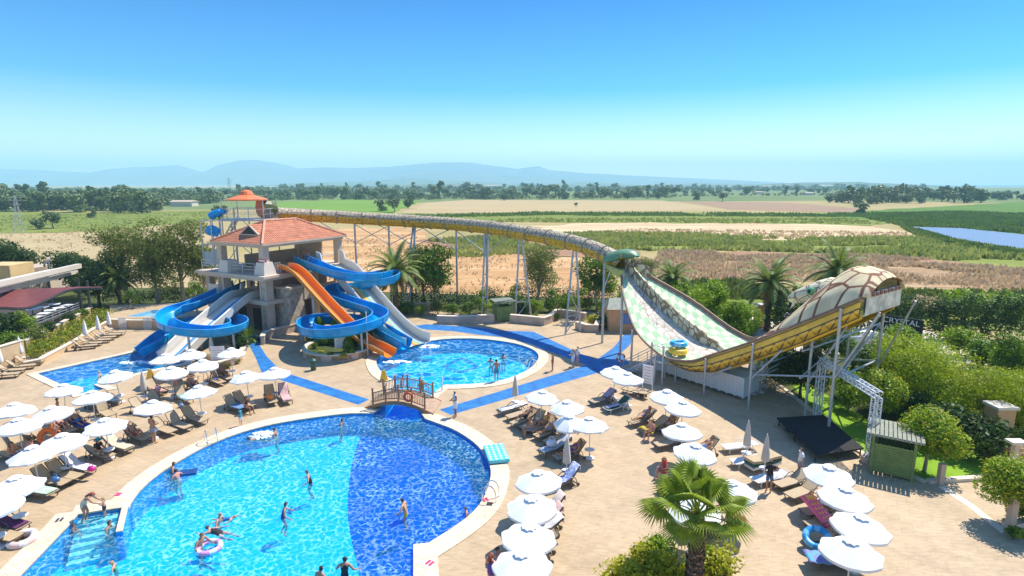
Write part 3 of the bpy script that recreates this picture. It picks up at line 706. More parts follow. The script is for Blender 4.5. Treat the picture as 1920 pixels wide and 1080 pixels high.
# ---- steel lookout behind the tower
lk0 = Vector((-30.2, 62.6, 0))
look = empty('steel_stair_tower', lk0, 0, 'tall galvanised stair tower with mesh railings and round orange canopy behind the tiled roof', 'tower')
b=MB(); x0,x1,y0,y1=-31.4,-26.6,61.5,65.0; zt=10.75
for x in (x0,-29.8,-28.2,x1):
    for y in (y0,y1): b.tube([(x,y,0),(x,y,zt)],0.07,6,m_steel)
for x,y in ((x0+.4,y0),(x1,y0),(x0+.4,y1),(x1,y1)): b.tube([(x,y,zt),(x,y,12.9)],0.06,6,m_steel)
for k in range(3):
    z=2.5+k*3; b.bar((x0,y0,z),(x1,y0,z),.08,m=m_steel); b.bar((x0,y0,z),(-29.4,y0,z+2.6),.06,m=m_steel); b.bar((x1,y0,z),(-29.4,y0,z+2.6),.06,m=m_steel)
part(b,'frame',None,look)
b=MB(); b.box(x0-.1,x1+.1,y0-.1,y1+.1,zt-.18,zt,m_steel); part(b,'platform',None,look)
def railing(b, pts, z, h=1.1, dz_=0.0, mesh=True):
    for i in range(len(pts)-1):
        p=Vector((*pts[i],z)); q=Vector((*pts[i+1],z+dz_)); up=Vector((0,0,h))
        b.bar(p+up,q+up,.06,m=m_steel); b.bar(p+up*.5,q+up*.5,.03,m=m_steel)
        k=max(1,int((q-p).length/1.3))
        for j in range(k+1): r_=p.lerp(q,j/k); b.bar(r_,r_+up,.05,m=m_steel)
        k=int((q-p).length/.16)
        if mesh:
            for j in range(k): r_=p.lerp(q,j/k); b.bar(r_+up*.08,r_+up*.95,.012,m=m_steel)
b=MB(); railing(b,[(x0,y0),(x1,y0),(x1,y1),(x0,y1),(x0,y0)],zt); part(b,'railing',None,look)
b=MB(); cc=Vector(((x0+x1)/2+.1,(y0+y1)/2-.3,0)); m_oc=mat('orange_canopy',(0.80,0.20,0.06),0.5,0.08,1)
b.lathe([(2.1,12.75),(2.1,12.88),(0.7,13.35),(0.7,13.42),(0.55,13.7),(0.25,13.85),(0.02,13.9)],12,m_oc,cc); part(b,'canopy',None,look)
b=MB()
for k in range(16):
    t=k/15; b.box(-32.3+t*2.6,-32.0+t*2.6,60.6,61.6,6.2+t*4.3,6.25+t*4.3,m_steel)
b.bar((-32.3,60.6,6.2),(-29.6,60.6,10.5),.12,m=m_steel); b.bar((-32.3,61.6,6.2),(-29.6,61.6,10.5),.12,m=m_steel); part(b,'stair_flight',None,look)
b=MB()
for x in (-32.6,-31.5,-30.5):
    for y in (59.9,62.3): b.tube([(x,y,5.9),(x,y,10.7)],.06,6,m_steel)
for z in (8.2,10.7):
    b.bar((-32.6,59.9,z),(-30.5,59.9,z),.08,m=m_steel); b.bar((-32.6,62.3,z),(-30.5,62.3,z),.08,m=m_steel); b.bar((-32.6,59.9,z),(-32.6,62.3,z),.08,m=m_steel)
b.box(-32.5,-30.6,59.9,59.93,6.1,7.5,m_glass); part(b,'side_cage',None,look)
b=MB(); m_bt=mat('blue_tarp',(0.0,0.30,0.72),0.5)
b.sphere((-31.6,60.4,9.6),(.75,.3,.5),9,7,m_bt,.4,3); o=b.build('blue_tarp'); tag(o,'crumpled blue tarp tied in the steel cage left of the tiled roof','tarp')
b=MB(); b.tube(smoothpath([(-32.3,61.3,11.0),(-31.7,61.3,11.35),(-31.1,61.3,11.55),(-30.6,61.3,11.6)],4),[.15]+[.4]*4+[.38]*4+[.2]*4,8,m_bt); tag(b.build('blue_tarp',smooth=True),'blue tarp bundle hanging off the upper railing of the stair tower','tarp')
# orange and green start box of the long tube
b=MB(); b.tube([(-27.9,63.9,11.9),(-27.3,64.5,11.8),(-26.9,65.0,11.6)],[.95,.95,.78],12,mat('tube_dark_green',(0.08,0.10,0.02),0.5)); b.tube([(-28.02,63.78,11.9),(-27.88,63.92,11.9)],[1.02,1.02],12,mat('tube_orange_rim',(0.7,0.15,0.03),0.5))
part(b,'launch_tunnel',None,look)

# ---- slides
m_blue=mat('blue_fibreglass',(0.0,0.30,0.62),0.28,0.22,0.9); m_bluel=mat('blue_fibreglass_rim',(0.10,0.42,0.80),0.25)
m_orange=mat('orange_fibreglass',(0.86,0.25,0.01),0.25,0.06,0.8); m_orl=mat('orange_rim',(0.95,0.62,0.25),0.3)
m_cream=mat('cream_fibreglass',(0.72,0.66,0.58),0.3,0.06,0.8); m_creamrim=mat('cream_rim',(0.88,0.86,0.82),0.3)
def frames(path):
    out=[]
    for i,p in enumerate(path):
        d=(path[min(i+1,len(path)-1)]-path[max(i-1,0)]).normalized(); side=d.cross(Vector((0,0,1)))
        side=side.normalized() if side.length>1e-5 else Vector((1,0,0)); out.append((p,d,side,side.cross(d).normalized()))
    return out
def online(A,B_,px,py):
    """point of the vertical plane through A and B seen at a pixel"""
    d=ray(px,py); t_n=(B_-A); nn=Vector((t_n.y,-t_n.x,0)); k=nn.dot(A-Vector((0,0,HCAM)))/nn.dot(d); return Vector((0,0,HCAM))+d*k
def flume(parent,path,r,h,mm,mr,bank=None,profile=None,name='flume',th=0.05,rimr=0.045):
    rows=[]; rl=[]; rr_=[]
    prof=profile or ([(-r*1.08,h+r*.0)]+[(-r*math.cos(a),r*.62-r*.62*math.sin(a)) for a in [math.pi*k/10 for k in range(11)]]+[(r*1.08,h)])
    if not profile: prof=[(-r*1.06,h)]+prof[1:-1]+[(r*1.06,h)]
    for i,(p,d,s,u) in enumerate(frames(path)):
        bk=bank[i] if bank else 0
        row=[p+s*x+u*(y+x*bk*0.5) for x,y in prof]; rows.append(row); rl.append(row[0]); rr_.append(row[-1])
    vs,fs=solid_sheet(rows,-th)
    fb=MB(); fb.add(vs,fs,mm)
    for q in (rl,rr_):
        b=MB(); b.tube(q,rimr,5,mr); part(b,name+'_rim',None,parent)
    # flanges between the moulded sections, on the outside
    b=fb; step=max(4,int(2.4/max(.05,(path[1]-path[0]).length)))
    for i in range(step,len(rows)-1,step):
        p,d,s,u=frames(path)[i]; pts=[q+(q-(p+u*h*.6)).normalized()*(th+.02) for q in rows[i]]
        b.tube(pts,.035,4,mm)
    part(b,name,None,parent,smooth=True,autosmooth=50)
    return rows
def posts(idx,path,parent,r,m):
    for i in idx:
        b=MB(); p=path[i]; b.tube([(p.x,p.y,0),(p.x,p.y,p.z-.06)],r,8,m); part(b,'support_post',None,parent)
# right blue body flume
PB=[(563,494,6.3),(590,507,6.0),(628,521,5.4),(668,528,5.0),(703,527,4.75),(728,522,4.6),(738,526,4.45),(725,534,4.2),(690,541,3.95),(650,546,3.7),(627,551,3.5),(622,560,3.25),(640,571,3.0),(672,582,2.8),(702,592,2.6),(714,602,2.45),(702,614,2.3),(662,627,2.1),(612,634,1.9),(580,630,1.75),(573,618,1.65),(590,609,1.55),(632,607,1.4),(675,612,1.2),(708,624,.95),(734,640,.6),(760,655,.15)]
pth=smoothpath([P(*q) for q in PB],6)
sb=empty('blue_body_slide',P(640,650),0,'blue open body slide that loops twice above the round planter','water slide')
flume(sb,pth,.64,.88,m_blue,m_bluel)
posts((24,52,80,100,122,140),pth,sb,.1,m_steel)
# left blue body flume
PL=[(450,540,3.6),(425,551,3.4),(395,566,3.05),(360,581,2.75),(330,590,2.55),(312,602,2.4),(314,617,2.3),(342,628,2.15),(390,632,2.0),(430,627,1.9),(450,618,1.8),(441,609,1.7),(402,606,1.5),(352,616,1.2),(316,634,.9),(291,652,.6),(268,668,.1)]
pth=smoothpath([P(*q) for q in PL],8)
sl_=empty('blue_body_slide',P(380,650),0,'blue open body slide curling left of the tower into the angular pool','water slide')
flume(sl_,pth,.66,.80,m_blue,m_bluel)
posts((22,40,58,74,96,110),pth,sl_,.1,m_steel)
# orange straight slide
A=uvp(0,2.7,0); Bq=P(728,672); A.z=0
PO=[(529,503),(545,508),(562,520),(585,545),(612,575),(640,604),(668,632),(690,650),(710,664),(731,672)]
pp=[online(A,Bq,*q) for q in PO]; pp[0].z=6.05; pp[-1].z=.15; pp[-2].z=.4
pth=smoothpath(pp,6)
sor=empty('orange_slide',P(690,660),0,'straight orange slide running from the upper deck down to the round slide pool','water slide')
flume(sor,pth,.62,.62,m_orange,m_orl)
posts((18,30,42),pth,sor,.09,m_steel)
# wide white multi-lane slide: flat lanes with coloured seams between high side walls
def lanes(root,A,B_,pix,wid,wallh,cols,z0,z1,name):
    pp=[online(A,B_,*q) for q in pix]; pp[0].z=z0; pp[-1].z=z1; pth=smoothpath(pp,6); fr=frames(pth)
    n=len(cols)
    for k,(f0,f1,mm) in enumerate(cols):
        b=MB(); rows=[[p+s*(f0*wid)+u*.01,p+s*((f0+f1)/2*wid)-u*(.05 if mm is m_cream else 0),p+s*(f1*wid)+u*.01] for p,d,s,u in fr]
        vs,fs=solid_sheet(rows,-.05); b.add(vs,fs,mm); part(b,'lane' if mm is m_cream or k%2==0 else 'lane',None,root,smooth=True)
    for sg in (-1,1):
        b=MB(); rows=[]
        for i,(p,d,s,u) in enumerate(fr):
            hh=wallh*(1.0 if i>3 else 1.9); a=p+s*(sg*.5*wid); up=Vector((0,0,1)) if i<6 else u
            rows.append([a,a+up*hh,a+s*(sg*.16)+up*hh,a+s*(sg*.12)-u*.12])
        b.grid(rows,m_cream,close=True); b.add(rows[0],[(0,1,2,3)],m_cream); b.add(rows[-1],[(3,2,1,0)],m_cream)
        part(b,'side_wall',None,root); b=MB(); b.tube([ (r[1]+r[2])/2 for r in rows],.06,5,m_creamrim); part(b,'side_wall_rim',None,root)
    return pth
m_y=mat('yellow_lane',(0.80,0.50,0.12),0.3,.1,1); m_t=mat('teal_lane',(0.35,0.62,0.50),0.3,.1,1); m_o2=mat('orange_lane',(0.72,0.28,0.08),0.3,.1,1)
A=uvp(0,8.2,0); Bq=P(786,650)
sw=empty('white_lane_slide',P(740,650),0,'wide white slide with orange yellow and green lanes right of the looping blue slide','water slide')
pthw=lanes(sw,A,Bq,[(617,503),(632,504),(645,511),(668,538),(692,566),(716,594),(740,619),(758,633),(772,641),(784,645)],2.5,.8,[(-.5,-.2,m_cream),(-.2,-.05,m_t),(-.05,.1,m_y),(.1,.2,m_o2),(.2,.5,m_cream)],6.0,.2,'w')
b=MB(); p=pthw[3]; b.bar(uvp(.2,7.4,7.0),uvp(.2,9.3,7.0),.07,m=m_steelw); part(b,'grab_bar',None,sw)
posts((20,32,44),pthw,sw,.12,m_rend)
A=uvp(3.4,0,0); Bq=P(322,676); m_bl=mat('blue_lane',(0.02,0.30,0.62),0.3)
sw2=empty('white_lane_slide',P(340,665),0,'white twin lane slide with blue seam dropping from the first floor into the angular pool','water slide')
pthw=lanes(sw2,A,Bq,[(478,556),(465,556),(450,560),(428,577),(405,597),(382,617),(360,637),(345,652),(332,664),(320,672)],2.1,.6,[(-.5,-.06,m_cream),(-.06,.06,m_bl),(.06,.5,m_cream)],3.45,.15,'w')
posts((20,32),pthw,sw2,.12,m_rend)
m_foam=mat('white_foam',(0.95,0.97,1.0),0.5)
def foam(px,py,rx,ry,n,label,seed):
    rnd=random.Random(seed); b=MB(); c=P(px,py,-.12)
    for k in range(n):
        a=rnd.uniform(0,6.28); q=rnd.random()**.6; b.sphere((c.x+math.cos(a)*rx*q,c.y+math.sin(a)*ry*q,-.12+rnd.uniform(0,.16)*(1-q)),(rnd.uniform(.06,.22),rnd.uniform(.06,.22),rnd.uniform(.02,.07)),6,4,m_foam,.25,k)
    tag(b.build('splash_foam',smooth=True),label,'foam'); bpy.context.view_layer
foam(802,650,1.2,.5,70,'white foam where the wide white slide meets the round pool',1)
foam(745,679,1.2,.35,60,'streak of white foam running out below the orange slide mouth',2)
foam(258,680,1.6,.35,50,'thin foam at the mouth of the left blue slide',3)
foam(492,816,.7,.5,60,'white splash kicked up by a swimmer at the back of the large pool',4)

# ---- long tube slide
def scalemat(name,c,line,sc,wdt,rough=.4,rnd=1.0,c2=None,stretch=(1,1,1)):
    m=bpy.data.materials.new(name); m.use_nodes=True; n=m.node_tree.nodes; l=m.node_tree.links; b=n['Principled BSDF']; b.inputs['Roughness'].default_value=rough
    tc=n.new('ShaderNodeTexCoord'); mp=n.new('ShaderNodeMapping'); mp.inputs['Scale'].default_value=stretch; l.new(tc.outputs['Object'],mp.inputs['Vector'])
    vo=n.new('ShaderNodeTexVoronoi'); vo.feature='DISTANCE_TO_EDGE'; vo.inputs['Scale'].default_value=sc; vo.inputs['Randomness'].default_value=rnd; l.new(mp.outputs[0],vo.inputs['Vector'])
    r=n.new('ShaderNodeMapRange'); r.inputs['From Min'].default_value=wdt*.6; r.inputs['From Max'].default_value=wdt; l.new(vo.outputs['Distance'],r.inputs['Value'])
    v2=n.new('ShaderNodeTexNoise'); v2.inputs['Scale'].default_value=sc*.7; v2.inputs['Detail'].default_value=5; l.new(mp.outputs[0],v2.inputs['Vector'])
    mx0=n.new('ShaderNodeMix'); mx0.data_type='RGBA'; mx0.inputs['A'].default_value=(*c,1); mx0.inputs['B'].default_value=(*(c2 or tuple(q*.75 for q in c)),1); l.new(v2.outputs[0],mx0.inputs['Factor'])
    mx=n.new('ShaderNodeMix'); mx.data_type='RGBA'; mx.inputs['A'].default_value=(*line,1); l.new(r.outputs[0],mx.inputs['Factor']); l.new(mx0.outputs['Result'],mx.inputs['B']); l.new(mx.outputs['Result'],b.inputs['Base Color']); return m
m_tt=scalemat('tube_upper_scales',(0.60,0.50,0.34),(0.20,0.14,0.08),2.3,.09,.6,.4); m_tb=scalemat('tube_lower_scales',(0.78,0.46,0.03),(0.26,0.16,0.03),2.4,.07,.5,.5)
TP=[(494,399,65),(520,401,66),(600,405,68),(680,409.5,69),(760,414,69),(840,419.5,67.5),(912,426,64.5),(960,433,62),(1000,440,60),(1050,449,57),(1095,461,54),(1130,474,51.5),(1152,486,50),(1166,498,49.2)]
pth=smoothpath([Q(*q) for q in TP],5)
tube=empty('tube_slide',Q(912,588,63.3)*1.0 if False else Vector((-3,63.3,0)),0,'very long covered snake-skin tube slide on tall posts crossing behind the pools','water slide')
TR=.74; frs=frames(pth)
for nm,mm,a0,a1 in (('upper_shell',m_tt,8,172),('lower_shell',m_tb,172,368)):
    b=MB(); rows=[[p+(s*math.cos(R(a0+(a1-a0)*k/10))+u*math.sin(R(a0+(a1-a0)*k/10)))*TR for k in range(11)] for p,d,s,u in frs]
    b.grid(rows,mm); part(b,nm,None,tube,smooth=True)
dk=mat('tube_joint',(0.30,0.25,0.18),.5)
L=0; last=pth[0]; nxt=1.5
for i in range(1,len(pth)):
    L+=(pth[i]-pth[i-1]).length
    if L>nxt:
        nxt+=2.9; p,d,s,u=frs[i]; b=MB(); b.tube([p+(s*math.cos(2*math.pi*k/14)+u*math.sin(2*math.pi*k/14))*(TR+.05) for k in range(14)],.06,5,dk,closed=True); part(b,'joint_ring',None,tube)
b=MB()
for (px_) in (664,722,780,850,912):
    i=min(range(len(pth)),key=lambda k:abs(project(pth[k])[0]-px_)); p=pth[i]; b=MB()
    b.tube([(p.x,p.y,0),(p.x,p.y,p.z-TR)],.12,8,m_steel); q=pth[min(i+4,len(pth)-1)]; b.tube([(p.x,p.y,p.z-3.0),(q.x,q.y,q.z-TR)],.05,6,m_steel); q=pth[max(i-4,0)]; b.tube([(p.x,p.y,p.z-3.0),(q.x,q.y,q.z-TR)],.05,6,m_steel); part(b,'support_post',None,tube)
for (px_,f1,f2) in ((980,(966,600),(996,596)),(1076,(1060,628),(1088,622)),(780,(756,590),(766,588)),(912,(903,592),(913,590))):
    i=min(range(len(pth)),key=lambda k:abs(project(pth[k])[0]-px_)); p=pth[i]; b=MB(); g1=P(*f1); g2=P(*f2)
    t1=Vector((p.x-.15,p.y,p.z-TR)); t2=Vector((p.x+.15,p.y,p.z-TR)); b.tube([g1,t1],.1,8,m_steel); b.tube([g2,t2],.1,8,m_steel)
    for t in (.22,.5,.75): b.tube([g1.lerp(t1,t),g2.lerp(t2,t)],.05,6,m_steel)
    b.tube([g1.lerp(t1,.02),g2.lerp(t2,.22)],.04,6,m_steel); b.tube([g2.lerp(t2,.25),g1.lerp(t1,.5)],.04,6,m_steel); part(b,'support_frame',None,tube)
for f,px_ in (((1129,643),1129),((1163,662),1160)):
    i=min(range(len(pth)),key=lambda k:abs(project(pth[k])[0]-px_)); p=pth[i]; g=P(*f); b=MB(); b.tube([g,(g.x,g.y,p.z-.5)],.11,8,m_steel); b.tube([(g.x,g.y,p.z*.6),(p.x+.9,p.y-.6,p.z-TR)],.06,6,m_steel); part(b,'support_post',None,tube)
# small green snake head over the tube mouth
m_sg=scalemat('green_snake_skin',(0.07,0.20,0.05),(0.16,0.24,0.12),2.5,.08,.4,1,(0.18,0.36,0.20)); m_thr=mat('pale_green_throat',(0.40,0.42,0.12),.5,.15,1)
hd=pth[-1]
b=MB(); dirx=(pth[-1]-pth[-4]).normalized(); sd_=dirx.cross(Vector((0,0,1))).normalized(); up_=sd_.cross(dirx)
rows=[]
for i,(t,wd,hh,lift) in enumerate([(-1.6,.8,.8,.05),(-.9,1.05,.95,.1),(-.2,1.2,.95,.3),(.4,1.15,.8,.55),(1.0,.95,.6,.75),(1.5,.6,.38,.8),(1.8,.15,.1,.78)]):
    c=hd+Vector((dirx.x,dirx.y,0)).normalized()*t+Vector((0,0,lift+.15)); rows.append([c+sd_*(wd*math.cos(a))+Vector((0,0,1))*(hh*math.sin(a)) for a in [math.pi*k/12 for k in range(13)]])
b.grid(rows,m_sg); rows2=[[c-Vector((0,0,.02)) for c in (r[0],r[0].lerp(r[-1],.33),r[0].lerp(r[-1],.66),r[-1])] for r in rows]; b.grid(rows2,m_sg); part(b,'upper_jaw',None,tube,smooth=True)
b=MB(); rows=[]
for i,(t,wd,dp) in enumerate([(-1.2,.85,.7),(-.3,1.0,.95),(.5,1.05,1.0),(1.1,.9,.95)]):
    c=hd+Vector((dirx.x,dirx.y,0)).normalized()*t+Vector((0,0,.15-.12*i)); rows.append([c+sd_*(wd*math.cos(a))+Vector((0,0,1))*(-dp*math.sin(a)) for a in [math.pi*k/12 for k in range(13)]])
vs,fs=solid_sheet(rows,.06); b.add(vs,fs,m_thr); part(b,'lower_jaw',None,tube,smooth=True)
b=MB()
for sg in (-1,1): b.sphere(hd+Vector((dirx.x,dirx.y,0)).normalized()*.75+sd_*(sg*.82)+Vector((0,0,.95)),.2,8,6,mat('orange_eye',(0.8,0.25,0.05),.3))
part(b,'eye',None,tube)

# ---- big half pipe with the cobra hood
C0=Vector((15.9,41,0)); AX=Vector((.6,-.8,0)); NX=Vector((.8,.6,0))
ST=[(-10.2,.5,.6,7.35,7.35),(-9.6,1.0,.9,6.9,7.0),(-8,2.5,1.6,5.6,6.2),(-5,4.3,2.7,3.45,4.7),(-2.5,4.6,3.2,2.25,3.3),(-1.2,4.4,3.2,2.05,2.8),(0,3.9,3.1,2.2,2.55),(1,3.5,3.0,2.75,2.85),(4,3.4,3.0,4.4,4.4),(7.5,3.4,2.8,6.55,6.55),(10.1,3.2,1.7,8.25,8.25)]
def hp(t,f):
    """f from -1 (near edge) to 1 (far edge) on the ride surface's edge plane"""
    for i in range(len(ST)-1):
        if t<=ST[i+1][0] or i==len(ST)-2:
            a,b_=ST[i],ST[i+1]; k=(t-a[0])/(b_[0]-a[0]); break
    g=lambda j:a[j]+(b_[j]-a[j])*k
    nw,fw,zn,zf=g(1),g(2),g(3),g(4); w_=(f+1)/2; off=-nw+(nw+fw)*w_; return C0+AX*t+NX*off+Vector((0,0,zn+(zf-zn)*w_))
# smooth the stations
def smst():
    pts=[Vector((s[0],s[1],s[2])) for s in ST]; p2=[Vector((s[0],s[3],s[4])) for s in ST]; a=smoothpath(pts,4); b_=smoothpath(p2,4); return [(x.x,x.y,x.z,y.y,y.z) for x,y in zip(a,b_)]
ST=smst()
def uvmat(kind):
    m=bpy.data.materials.new('ride_'+kind); m.use_nodes=True; n=m.node_tree.nodes; l=m.node_tree.links; b=n['Principled BSDF']; b.inputs['Roughness'].default_value=.75; b.inputs['Specular IOR Level'].default_value=.25
    uv=n.new('ShaderNodeUVMap')
    if kind=='checker':
        sp=n.new('ShaderNodeSeparateXYZ'); l.new(uv.outputs[0],sp.inputs[0])
        # zigzag rows of green and cream lozenges
        m1=n.new('ShaderNodeMath'); m1.operation='PINGPONG'; m1.inputs[1].default_value=.5; l.new(sp.outputs[0],m1.inputs[0])
        m2=n.new('ShaderNodeMath'); m2.operation='MULTIPLY_ADD'; m2.inputs[1].default_value=.5; l.new(m1.outputs[0],m2.inputs[0]); l.new(sp.outputs[1],m2.inputs[2])
        cb=n.new('ShaderNodeCombineXYZ'); l.new(sp.outputs[0],cb.inputs[0]); l.new(m2.outputs[0],cb.inputs[1])
        ck=n.new('ShaderNodeTexChecker'); ck.inputs['Scale'].default_value=1.0; l.new(cb.outputs[0],ck.inputs['Vector'])
        ck.inputs['Color1'].default_value=(0.38,0.55,0.33,1); ck.inputs['Color2'].default_value=(0.70,0.67,0.48,1)
        no=n.new('ShaderNodeTexNoise'); no.inputs['Scale'].default_value=1.2; no.inputs['Detail'].default_value=6; l.new(uv.outputs[0],no.inputs['Vector'])
        mr=n.new('ShaderNodeMapRange'); mr.inputs['To Min'].default_value=.75; mr.inputs['To Max'].default_value=1.25; l.new(no.outputs[0],mr.inputs['Value'])
        mu=n.new('ShaderNodeVectorMath'); mu.operation='SCALE'; l.new(ck.outputs['Color'],mu.inputs[0]); l.new(mr.outputs[0],mu.inputs['Scale']); l.new(mu.outputs[0],b.inputs['Base Color'])
    else:
        vo=n.new('ShaderNodeTexVoronoi'); vo.feature='DISTANCE_TO_EDGE'; vo.inputs['Scale'].default_value=1.0; vo.inputs['Randomness'].default_value=.6; l.new(uv.outputs[0],vo.inputs['Vector'])
        wdt={'lane':.05,'wall':.10,'hood':.085}[kind]; r=n.new('ShaderNodeMapRange'); r.inputs['From Min'].default_value=wdt*.5; r.inputs['From Max'].default_value=wdt; l.new(vo.outputs['Distance'],r.inputs['Value'])
        base_={'lane':(0.74,0.66,0.55),'wall':(0.74,0.68,0.48),'hood':(0.90,0.72,0.42)}[kind]; line={'lane':(0.36,0.28,0.20),'wall':(0.26,0.18,0.11),'hood':(0.22,0.09,0.05)}[kind]
        no=n.new('ShaderNodeTexNoise'); no.inputs['Scale'].default_value=.8; no.inputs['Detail'].default_value=7; l.new(uv.outputs[0],no.inputs['Vector'])
        rr=n.new('ShaderNodeValToRGB'); rr.color_ramp.elements[0].position=.42; rr.color_ramp.elements[0].color=(*[q*.72 for q in base_],1); rr.color_ramp.elements[1].position=.6; rr.color_ramp.elements[1].color=(*base_,1); l.new(no.outputs[0],rr.inputs[0])
        mx=n.new('ShaderNodeMix'); mx.data_type='RGBA'; mx.inputs['A'].default_value=(*line,1); l.new(r.outputs[0],mx.inputs['Factor']); l.new(rr.outputs[0],mx.inputs['B']); l.new(mx.outputs['Result'],b.inputs['Base Color'])
    return m
def uvgrid(rows,uvs,m,name,parent,th=.08,smooth=True):
    vs,fs=solid_sheet(rows,th); h=len(rows); wd=len(rows[0]); UVL=[q for r in uvs for q in r]; UVL=UVL+UVL
    b=MB(); b.add(vs,fs,m); o=part(b,name,None,parent,smooth=smooth,autosmooth=40); ul=o.data.uv_layers.new(name='UVMap')
    for lp in o.data.loops: ul.data[lp.index].uv=UVL[lp.vertex_index]
    return o
mck=uvmat('checker'); mln=uvmat('lane'); mwl=uvmat('wall'); mhd=uvmat('hood')
ride=empty('half_pipe_slide',C0,0,'giant green and cream checked half pipe slide ending in a cream cobra hood','water slide')
def at(t,f,dz_=0.0):
    p=hp(t,f)
    if t>-1: sag=.0+.95*min(1,(t+1)/3)
    else: sag=.12
    p.z-=sag*(1-f*f)**.8; p.z+=dz_; return p
ts=[-10.2+.35*k for k in range(60)]; ts=[t for t in ts if t<=10.1]+[10.1]
def seg(f0,f1,m,name,t0=-10.2,t1=10.1,sc=1.2,nf=8):
    rows=[];uvs=[]
    for t in ts:
        if t<t0-1e-6 or t>t1+1e-6: continue
        r=[];u_=[]
        for k in range(nf+1):
            f=f0+(f1-f0)*k/nf; p=at(t,f); r.append(p); e=hp(t,-1); u_.append(((p-e).length/sc,t/sc))
        rows.append(r); uvs.append(u_)
    return uvgrid(rows,uvs,m,name,ride)
seg(-1,-.42,mck,'checked_surface',-10.2,1.0,.62)
seg(-.42,.12,mln,'centre_lane',-10.2,1.0,.55)
seg(.16,1,mck,'checked_surface',-9.3,1.0,.62)
seg(-1,1,mck,'checked_surface',1.0,10.1,.62,14)
# dividing wall with cobbled sides
rows=[];uvs=[]
for t in [q for q in ts if q<=0.2]:
    h=.95*min(1,max(.25,(0.8-t)/3.0)); p=at(t,.14); r=[p-NX*.16,p-NX*.10+Vector((0,0,h)),p+NX*.10+Vector((0,0,h)),p+NX*.16]; rows.append(r); uvs.append([(0,t*2.0),(1.2,t*2.0),(1.5,t*2.0),(2.7,t*2.0)])
uvgrid(rows,uvs,mwl,'dividing_wall',ride,.04,False)
rows=[];uvs=[]
for t in [q for q in ts if -10.2<=q<=-8.3]:
    p=at(t,1.0); rows.append([p,p+Vector((0,0,.9))+NX*.25]); uvs.append([(0,t*2),(1.2,t*2)])
uvgrid(rows,uvs,mwl,'flared_wall',ride,.06,False)
mbr=mat('brown_rim',(0.24,0.13,0.09),.5,.2,2)
b=MB(); b.tube([at(t,-1)+Vector((0,0,.04)) for t in ts],.09,6,mbr); part(b,'edge_rim',None,ride)
rows=[]
for t in [q for q in ts if q>=-8.8]:
    p=at(t,1.0); rows.append([p-Vector((0,0,.15)),p+Vector((0,0,.32)),p+NX*.12+Vector((0,0,.32)),p+NX*.12-Vector((0,0,.15))])
b=MB(); b.grid(rows,mbr,close=True); part(b,'edge_rim',None,ride)
# yellow side skirts with dark truss ribs
m_yel=mat('yellow_side_panel',(0.86,0.52,0.05),.4,.18,.8); m_rib=mat('dark_rib',(0.16,0.10,0.05),.6)
for f in (-1,1):
    rows=[]; tl=[q for q in ts if q>=-1.6]
    dd=lambda t: 1.35*min(1,max(.12,(t+1.9)/3.2))*(1-.15*max(0,(t-7)/3.5))
    for t in tl:
        p=hp(t,f); o_=NX*(f*.10); rows.append([p-Vector((0,0,.02)),p+o_-Vector((0,0,.3)),p+o_*1.6-Vector((0,0,dd(t)*.6)),p+o_*.4-Vector((0,0,dd(t)))-NX*(f*.35)])
    vs,fs=solid_sheet(rows,.05*(-f)); b=MB(); b.add(vs,fs,m_yel); part(b,'side_panel',None,ride,smooth=True,autosmooth=40)
    b=MB(); outw=NX*(f*.17)
    for j,fr_ in ((0,.1),(1,.45),(2,.9)):
        b.tube([hp(t,f)+outw*(1.15 if j<2 else .6)-Vector((0,0,dd(t)*fr_)) for t in tl],.035,4,m_rib)
    for i in range(0,len(tl)-2,2):
        a0=hp(tl[i],f)+outw*1.1-Vector((0,0,dd(tl[i])*.45)); a1=hp(tl[i+1],f)+outw*.7-Vector((0,0,dd(tl[i+1])*.9)); a2=hp(tl[i+2],f)+outw*1.1-Vector((0,0,dd(tl[i+2])*.45))
        b.tube([a0,a1,a2],.045,4,m_rib)
    part(b,'side_ribs',None,ride)
# supports
for (t,f) in ((0.9,-1),(4.2,-1),(7.2,-.55),(9.2,-1),(0.9,1),(4.2,1),(7.2,.95),(9.4,.9),(-8.2,-.9),(-5.2,-1),(-2.6,-1)):
    p=hp(t,f); p=p+NX*(.22*(1 if f>0 else -1)); b=MB(); zz=p.z-(0.1 if abs(f)>.95 else 1.2); b.tube([(p.x,p.y,0),(p.x,p.y,zz)],.085,8,m_steel)
    if t>0: q=hp(t+1.9,f)+NX*(.2*(1 if f>0 else -1)); b.tube([(p.x,p.y,zz*.45),(q.x,q.y,q.z-1.25)],.06,6,m_steel)
    part(b,'support_post',None,ride)
for t in (4.2,7.2,9.3):
    b=MB(); p=hp(t,-.98); q=hp(t,.95)
    for z in (p.z-1.8,p.z*.45): b.tube([(p.x,p.y,z),(q.x,q.y,z)],.06,6,m_steel)
    b.tube([(p.x,p.y,p.z*.45),(q.x,q.y,p.z-1.8)],.05,6,m_steel); part(b,'support_bracing',None,ride)
for z_ in (.45,): 
    for f in (-.98,.95):
        b=MB(); p=hp(4.2,f); q=hp(9.3,f); b.tube([(p.x,p.y,p.z*.5),(q.x,q.y,q.z*.45)],.06,6,m_steel); part(b,'support_bracing',None,ride)
